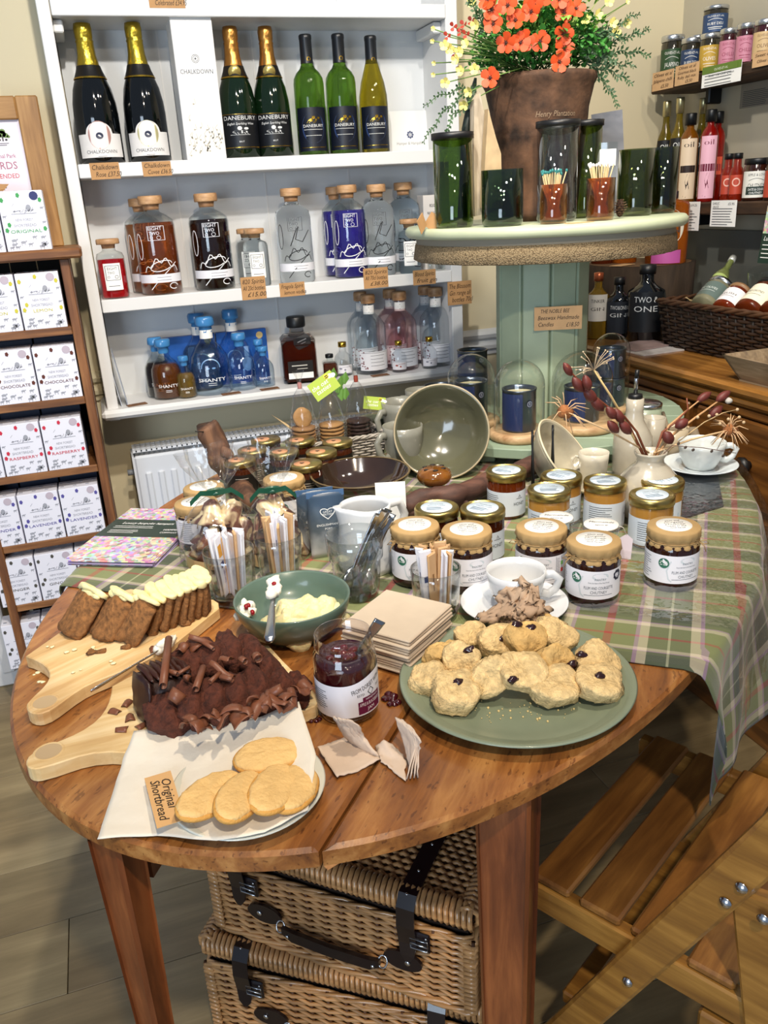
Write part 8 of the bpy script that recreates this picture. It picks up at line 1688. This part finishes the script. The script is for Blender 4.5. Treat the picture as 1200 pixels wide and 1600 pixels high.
# lower shelf bottles
def rbot(x, wpx, ytop, label, liq, cap, kind, xw=JX, lab=None, grp='syrup and oil bottles on the lower wall shelf'):
    z = zlo; c = XP(x, 250, xw); P = Vector((xw, c.y, z))
    for _ in range(6): P.y -= (x-proj((xw, P.y, z+.09))[0])*dep(P)/FPX*1.15
    r = px(P, wpx)/2; h = topz(P, ytop)-z; t = thing('sauce_bottle', label, 'bottle', P, face(P), grp)
    if kind == 'oil': pr_ = [(0, 0), (.95, 0), (1, .02), (1, .52), (.85, .64), (.50, .72), (.38, .78), (.36, .88)]
    elif kind == 'syrup': pr_ = [(0, 0), (.95, 0), (1, .01), (1, .72), (.80, .78), (.42, .83), (.38, .90)]
    else: pr_ = [(0, 0), (.95, 0), (1, .02), (1, .60), (.85, .68), (.60, .72), (.55, .90)]
    obj('glass_body', MB().lathe(sc(pr_, r, h), 28), mat(liq, .04, 0, .55, 1.3, coat=.5), t)
    cr_ = {'oil': .46, 'syrup': .62, 'sauce': .66}[kind]; cz = {'oil': .86, 'syrup': .88, 'sauce': .89}[kind]
    obj('cap', MB().lathe(sc([(0, cz-.01), (cr_, cz-.01), (cr_, .99), (cr_*.9, 1), (0, 1)], r, h), 24), cap, t)
    if lab:
        lb = patch(r*1.01, h*lab[1], h*lab[2], r*2.0, mat(lab[0], .5), t); g = Print(r*1.016); g.text(lab[3], 0, h*(lab[2]-.07), r*.8, 0, r*1.1)
        if kind == 'syrup': g.rect(-r*.9, r*.9, h*.34, h*.42); g.stroke([(-r*.2, h*.06), (r*.1, h*.16), (-r*.05, h*.24), (r*.15, h*.32)], r*.35)
        elif kind == 'sauce': g.disc(0, h*.40, r*.6, 16, None, r*.18)
        obj('lettering', g.mb, mat(lab[4], .5), lb)
    return t
CAPG = mat('c2b88c', .3, .8)
rbot(1036, 26, 158, 'golden oil bottle with pale gold cap, leftmost on the shelf', '7d6a16', CAPG, 'oil', JX, ('101114', .25, .62, 'OIL', 'e8e8e4'))
rbot(1056, 26, 152, 'golden oil bottle with pale gold cap, taller looking second one', '8a7418', CAPG, 'oil', JX, ('101114', .25, .62, 'OIL', 'e8e8e4'))
rbot(1091, 24, 153, 'golden oil bottle half hidden behind the black capped bottles', '7d6a16', CAPG, 'oil', JX+.07, ('101114', .25, .62, 'OIL', 'e8e8e4'))
rbot(1074, 27, 177, 'slim amber syrup bottle with black cap and pale label', '9a5c10', BLACK, 'syrup', JX-.03, ('e3cdb0', .04, .72, 'oil', '2a1a16'))
rbot(1105, 26, 171, 'slim red syrup bottle with black cap and pink label', 'a3160f', BLACK, 'syrup', JX-.02, ('e8b3c4', .04, .72, 'oil', '6b1030'))
rbot(1117, 22, 174, 'slim red syrup bottle behind the pink labelled one', 'b01d10', BLACK, 'syrup', JX+.04, ('d9553a', .30, .5, '', '6b1030'))
rbot(1138, 20, 240, 'small orange red sauce bottle with black cap, left one', 'a32a12', BLACK, 'sauce', JX, ('b8442e', .15, .55, '', 'e9b9a8'), 'small red sauce bottles')
rbot(1152, 21, 239, 'small orange red sauce bottle with black cap, right one', 'a32a12', BLACK, 'sauce', JX-.01, ('b8442e', .15, .55, '', 'e9b9a8'), 'small red sauce bottles')
a_ = rjar(1181, 38, 247, zlo, 'black lidded chutney jar with white label on the lower shelf', 'e2dfd6', ('APPLE & LOVE', 'CHUTNEY'), lid=BLACK, body='33160c', tint='22302c', group='black lidded jars on the lower shelf')
g = Print(a_[3]*1.022); g.rect(-a_[3]*.8, a_[3]*.8, a_[2]*.15, a_[2]*.34); o_ = obj('green_panel', g.mb, mat('26352f', .5), a_[0]); g = Print(a_[3]*1.028); g.text('DATE & CIDER', 0, a_[2]*.27, a_[2]*.08, 0, a_[3]*1.2); g.text('CHUTNEY', 0, a_[2]*.19, a_[2]*.07); obj('lettering', g.mb, WHITEP, a_[0])
rjar(1212, 34, 245, zlo, 'black lidded jar with red label at the right picture edge', 'b4452f', ('HOT', 'RELISH'), lid=BLACK, body='33160c', tint='f0e6dc', group='black lidded jars on the lower shelf')
# poster board leaning at the far right
pq = [XP(x, y, 1.66) for x, y in ((1180, 322), (1215, 318), (1215, 415), (1166, 410))]; c = sum(pq, Vector())/4; hh_ = (pq[0]-pq[3]).length
t = thing('leaflet_stand', 'dark green leaflet with photo of treats standing behind the dark basket', 'sign', (1.66, c.y-.01, CT+.17), -pi/2-.1); t.rotation_euler = (radians(-6), 0, -pi/2)
zz = c.z-CT-.17
obj('board', MB().box((.03, 0, zz), (.115, .003, hh_)), mat('1d3329', .4), t); g = Print(y=-.002); g.rect(-.027, .087, zz+hh_*.02, zz+hh_*.5); obj('photo', g.mb, COLLAGE, t); g = Print(y=-.0022); g.text('Luxury bespoke', .03, zz-hh_*.07, .016, .3, .10); g.micro(-.02, .08, zz-hh_*.18, zz-hh_*.40, 4, .002); obj('lettering', g.mb, WHITEP, t)
# tree stump display with bottle
sp0 = Vector((1.665, 2.36, CT)); tz_ = topz(sp0, 410); sr = px(sp0, 160)/2
STB = mat('3a2c1f', .85, var=.45, vs=30, bump=1, bs=60, stretch=(1, 1, .2)); st = thing('log_slice', 'thick dark log slice used as a plinth behind the black gin bottles', 'log', sp0)
obj('bark', MB().lathe([(0, 0), (sr*.97, 0), (sr, (tz_-CT)*.5), (sr, tz_-CT), (0, tz_-CT)], 60, wob=lambda a, z: 1+.03*sin(a*11)+.02*sin(a*23+z*30)), STB, st); obj('cut_face', MB().lathe([(0, tz_-CT+.001), (sr*.93, tz_-CT+.001)], 50), mat('6b5138', .7, var=.25, vs=20), st)
def gbot(P, wpx, ytop, label, liq, lab, lcol, text_, capm, roundlab=False, tcol='e6e6e2', shape=0):
    P = Vector(P); r = px(P, wpx)/2; h = topz(P, ytop)-P.z; t = thing('gin_bottle', label, 'bottle', P, face(P))
    pr_ = [(0, 0), (.95, 0), (1, .02), (1, .58), (.93, .66), (.5, .73), (.34, .78), (.33, .90)] if shape == 0 else [(0, 0), (.95, 0), (1, .02), (1, .80), (.9, .85), (.45, .88), (.35, .92)]
    obj('glass_body', MB().lathe(sc(pr_, r, h), 32), liq, t); obj('cap', MB().lathe(sc([(0, .87), (.42, .87), (.42, .99), (0, 1)], r, h), 22), capm, t)
    if roundlab: g = Print(r*1.01); g.disc(0, h*.52, r*.85, 30); lb = obj('label', g.mb, mat(lcol, .5), t)
    else: lb = patch(r*1.01, h*lab[0], h*lab[1], r*1.9, mat(lcol, .5), t)
    g = Print(r*1.02)
    for i, s_ in enumerate(text_): g.text(s_, 0, h*((.58-.10*i) if roundlab else (lab[1]-.10-.12*i)), r*.42, 0, r*1.25)
    obj('lettering', g.mb, mat(tcol, .5), lb); return t, r, h
BG_ = mat('0a0b0d', .08, coat=.6); AMG = mat('b8621c', .05, 0, .6, 1.3)
_P = YP(1042, 370, 2.27); gbp = (_P.x, 2.27, tz_)
t, r, h = gbot(gbp, 62, 298, 'broad orange gin bottle with round cream label on the log slice', AMG, None, 'e6e0cc', ('TINKER', 'GIN'), BLACK, True, '4a4038', 1)
g = Print(r*1.02); g.rect(-r*.75, r*.75, h*.02, h*.20); obj('pink_band', g.mb, mat('b8559a', .5), t)
gbot((1.63, 2.40, tz_), 40, 335, 'orange bottle mostly hidden by the drum top on the log slice', AMG, (.2, .6), 'c9a27c', ('GIN',), BLACK); gbot((1.57, 2.43, tz_), 34, 345, 'darker orange bottle farthest back under the drum top', mat('6b2b12', .05, 0, .4, 1.3), (.2, .6), '8a5a3c', ('GIN',), BLACK)
P = T(1006, 531, CT); gbot(P, 58, 412, 'larger black gin bottle with big white serif lettering', BG_, (.14, .66), '14161a', ('TWO &', 'ONE'), BLACK)
P = T(964, 528, CT); gbot(P, 40, 432, 'smaller black gin bottle left of the larger black one', BG_, (.10, .62), '23272e', ('TWO&ONE', 'GIN'), BLACK)
P = T(932, 528, CT); gbot(P, 34, 425, 'golden gin bottle with cream and purple label beside the green post', mat('a5812a', .04, 0, .6, 1.3), (.28, .68), 'e4ddd0', ('TINKER', 'GIN'), mat('b4603c', .3, .6), False, '4a4038')
P = T(978, 505, CT); t = thing('white_carton', 'pale folded carton standing behind the black gin bottles', 'box', P+Vector((0, .06, 0)), face(P)); obj('carton', MB().box((0, 0, .055), (.13, .02, .11), bev=.001), mat('a9a8ad', .6), t)
t = thing('price_card', 'tan card lying on the top face of the log slice', 'price tag', (1.56, 2.30, tz_+.003), .4); obj('card', MB().box((0, 0, 0), (.08, .04, .001)), KRAFTL, t)
for i, (x, y) in enumerate(((985, 546), (1003, 551))):
    P = T(x, y, CT+.002); t = thing('magazine', ['pale magazine lying by the gin bottles, upper one', 'white magazine lying at the chest edge, lower one'][i], 'magazine', (P.x+.05, P.y+.02, CT+.001+.004*(1-i)), .15-.1*i); obj('cover', MB().box((0, 0, .001), (.15, .11, .003)), mat('cfc9c8' if i else 'a68f8c', .35, var=.2, vs=30), t)
# dark hamper basket on the chest
BA, BB_ = T(1028, 541, CT), T(1122, 561, CT); bd = (Vector((BB_.x, BB_.y))-Vector((BA.x, BA.y))).normalized(); bn = Vector((-bd.y, bd.x)); bn = bn if bn.x > 0 else -bn
BW_, BD_ = .46, .30; hz = topz(BA, 470)-CT; c_ = Vector((BA.x, BA.y))+bd*(BW_/2)+bn*(BD_/2)
t = thing('display_basket', 'dark brown willow basket full of bottles and jars on the oak chest', 'basket', (c_.x, c_.y, CT), atan2(bd.y, bd.x))
DW = mat('2e1d12', .45, var=.35, vs=60, coat=.3); DW2 = mat('1a110b', .6)
wicker_box(t, BW_-.03, BD_-.03, hz, 14, 16, DW, DW2, .018, .0042); rim(t, BW_+.01, BD_+.01, hz, mat('4a2f1c', .5, var=.3, vs=50), .006); obj('base', MB().box((0, 0, .006), (BW_-.03, BD_-.03, .006)), DW2, t)
fillz = hz*.62; stuff(obj('paper_filling', MB().box((0, 0, fillz/2+.01), (BW_-.06, BD_-.06, fillz)), mat('2a1f16', .9), t))
Mb = Matrix.Translation((c_.x, c_.y, CT)) @ Matrix.Rotation(atan2(bd.y, bd.x), 4, 'Z')
sg = -1 if (Mb @ Vector((0, -1, 0)) - Mb @ Vector((0, 0, 0))).dot(Vector((-1, 0, 0))) > 0 else 1        # local y sign of the side that faces the room
def lying(x, y, zz, r, L, rot, label, mb_, labc, cap, txt, bottle_=False):
    t = thing('lying_jar' if not bottle_ else 'lying_bottle', label, 'jar' if not bottle_ else 'bottle'); t.matrix_world = Mb @ Matrix.Translation((x-.05, sg*y, hz+zz)) @ Matrix.Rotation(rot, 4, 'Z') @ Matrix.Rotation(radians(62)*sg, 4, 'X') @ Matrix.Rotation(pi if sg > 0 else 0, 4, 'Z')
    pr_ = [(0, 0), (r*.9, 0), (r, .006), (r, L*.82), (r*.86, L*.9), (r*.86, L*.95)] if not bottle_ else [(0, 0), (r*.9, 0), (r, .006), (r, L*.5), (r*.7, L*.62), (r*.4, L*.7), (r*.38, L*.92)]
    obj('glass_body', MB().lathe(pr_, 30), mb_, t); obj('lid', MB().lathe([(0, L*.9), (r*(1.0 if not bottle_ else .46), L*.9), (r*(1.0 if not bottle_ else .46), L), (0, L)], 26), cap, t)
    lb = obj('label', MB().lathe([(r*1.01, L*.14), (r*1.01, L*(.74 if not bottle_ else .46))], 30), mat(labc, .5), t); g = Print(r*1.02); g.text(txt, 0, L*.45 if not bottle_ else L*.3, r*.3, 0, r*1.3); g.line(-r*.6, r*.6, L*.34 if not bottle_ else L*.22, .0012); obj('lettering', g.mb, mat('4a5048' if labc != '5b6b66' else 'd0d6d2', .5), lb)
lying(-.125, .035, .0, .022, .20, .5, 'pale green labelled bottle lying in the dark basket', mat('8f9a5c', .05, 0, .5, 1.3), 'a3b56c', mat('c9cbc4', .3, .5), 'PINOT', True)
lying(-.085, .085, -.018, .038, .10, .35, 'jar with grey green label lying in the dark basket', mat('8c8a70', .05, 0, .3, 1.3), '5b6b66', STEEL, 'FIG OLIVES')
lying(-.0, .095, -.020, .034, .09, .3, 'reddish jar with plain white label lying in the dark basket', mat('7a2f14', .05, 0, .4, 1.3), 'e0dde0', mat('8a6a4a', .4), 'RELISH')
lying(.085, .095, -.016, .038, .11, .25, 'brown jar with cream and green label lying at the basket right', mat('6b2c12', .05, 0, .4, 1.3), 'e2dcc6', BLACK, 'APPLE CHUTNEY')
lying(.165, .095, -.012, .036, .11, .2, 'jar with cream label at the far right end of the dark basket', mat('6b2c12', .05, 0, .4, 1.3), 'e2dcc6', BLACK, 'CIDER')
for i, (x, y) in enumerate(((-.06, -.06), (0.0, -.08))):
    t = thing('wine_glass', ['stemless glass tilting left in the dark basket', 'stemless glass tilting right in the dark basket'][i], 'glass'); t.matrix_world = Mb @ Matrix.Translation((x, sg*y, hz-.01)) @ Matrix.Rotation(.3-.7*i, 4, 'X')
    obj('bowl', MB().lathe([(0, 0), (.025, .003), (.042, .03), (.043, .05), (.034, .095)], 30), CLEAR, t)
t = thing('gift_tag', 'black card with white script lying across the dark basket', 'tag'); t.matrix_world = Mb @ Matrix.Translation((.05, sg*-.01, hz+.018)) @ Matrix.Rotation(.2 if sg < 0 else pi+.2, 4, 'Z') @ Matrix.Rotation(radians(-65), 4, 'X')
obj('card', MB().box((0, 0, 0), (.14, .001, .055)), mat('16171a', .4), t); g = Print(y=-.001); scrib(g, 'Hampers', 0, .004, .024, .10); g.disc(.03, .018, .010, 10, .006); g.disc(.048, .020, .010, 10, .006); g.line(-.04, .04, -.016, .002); obj('lettering', g.mb, WHITEP, t)
for i in range(3):
    mb = MB(); rr = random.Random(i+40)
    for k in range(16):
        p = Vector((rr.uniform(-.045, .045), rr.uniform(-.03, .03), 0)); q = [p]
        for s_ in range(4): q.append(q[-1]+Vector((rr.uniform(-.02, .02), rr.uniform(-.02, .02), rr.uniform(-.004, .012))))
        mb.tube(q, .0011, 4)
    o = stuff(obj('straw_filling', mb, mat('c9ae80', .8))); o.matrix_world = Mb @ Matrix.Translation(((-.17, -.02, .12)[i], sg*(.09, .02, .0)[i], hz-.012)); tag(o, ['pale straw spilling over the left end of the dark basket', 'pale straw between the lying jars in the basket middle', 'pale straw towards the right end of the dark basket'][i], 'straw')
# wooden tray at the right edge
TA = T(1143, 598, CT); t = thing('wooden_tray', 'rustic grey brown wooden tray with sloping sides on the chest edge', 'tray', (TA.x+.11, TA.y-.12, CT+.0005), 0)
TW = wood('tray_wood', '6b5a48', 'a08c72', 0, 1.5, .7, 10, third='857258', axis='Y'); th_ = topz(TA, 557)-CT
def tray_side(p, q, o1, o2): 
    vs = [(*p, .004), (*q, .004), (*o2, th_), (*o1, th_)]; n = Vector(((q[1]-p[1]), -(q[0]-p[0]), 0)).normalized()*-.008; vs += [tuple(Vector(v)+n) for v in vs]; return MB().add(vs, [(0, 1, 2, 3), (7, 6, 5, 4), (0, 4, 5, 1), (1, 5, 6, 2), (2, 6, 7, 3), (3, 7, 4, 0)])
a, b_, e = .085, .125, .03; P4 = [(-a, b_), (-a, -b_), (a, -b_), (a, b_)]; O4 = [(-a-e, b_+e), (-a-e, -b_-e), (a+e, -b_-e), (a+e, b_+e)]
for i in range(4): obj('side_board', tray_side(P4[i], P4[(i+1) % 4], O4[i], O4[(i+1) % 4]), TW, t)
obj('bottom_board', MB().box((0, 0, .004), (2*a, 2*b_, .008)), TW, t)
tag(obj('rolled_cloth', MB().tube([(TA.x+.07, TA.y-.09, CT+.045), (TA.x+.12, TA.y-.12, CT+.05), (TA.x+.16, TA.y-.16, CT+.05)], [.02, .028, .022], 14), mat('cfc3ad', .7, bump=.4, bs=40)), 'cream rolled cloth lying in the wooden tray at the picture edge', 'cloth')
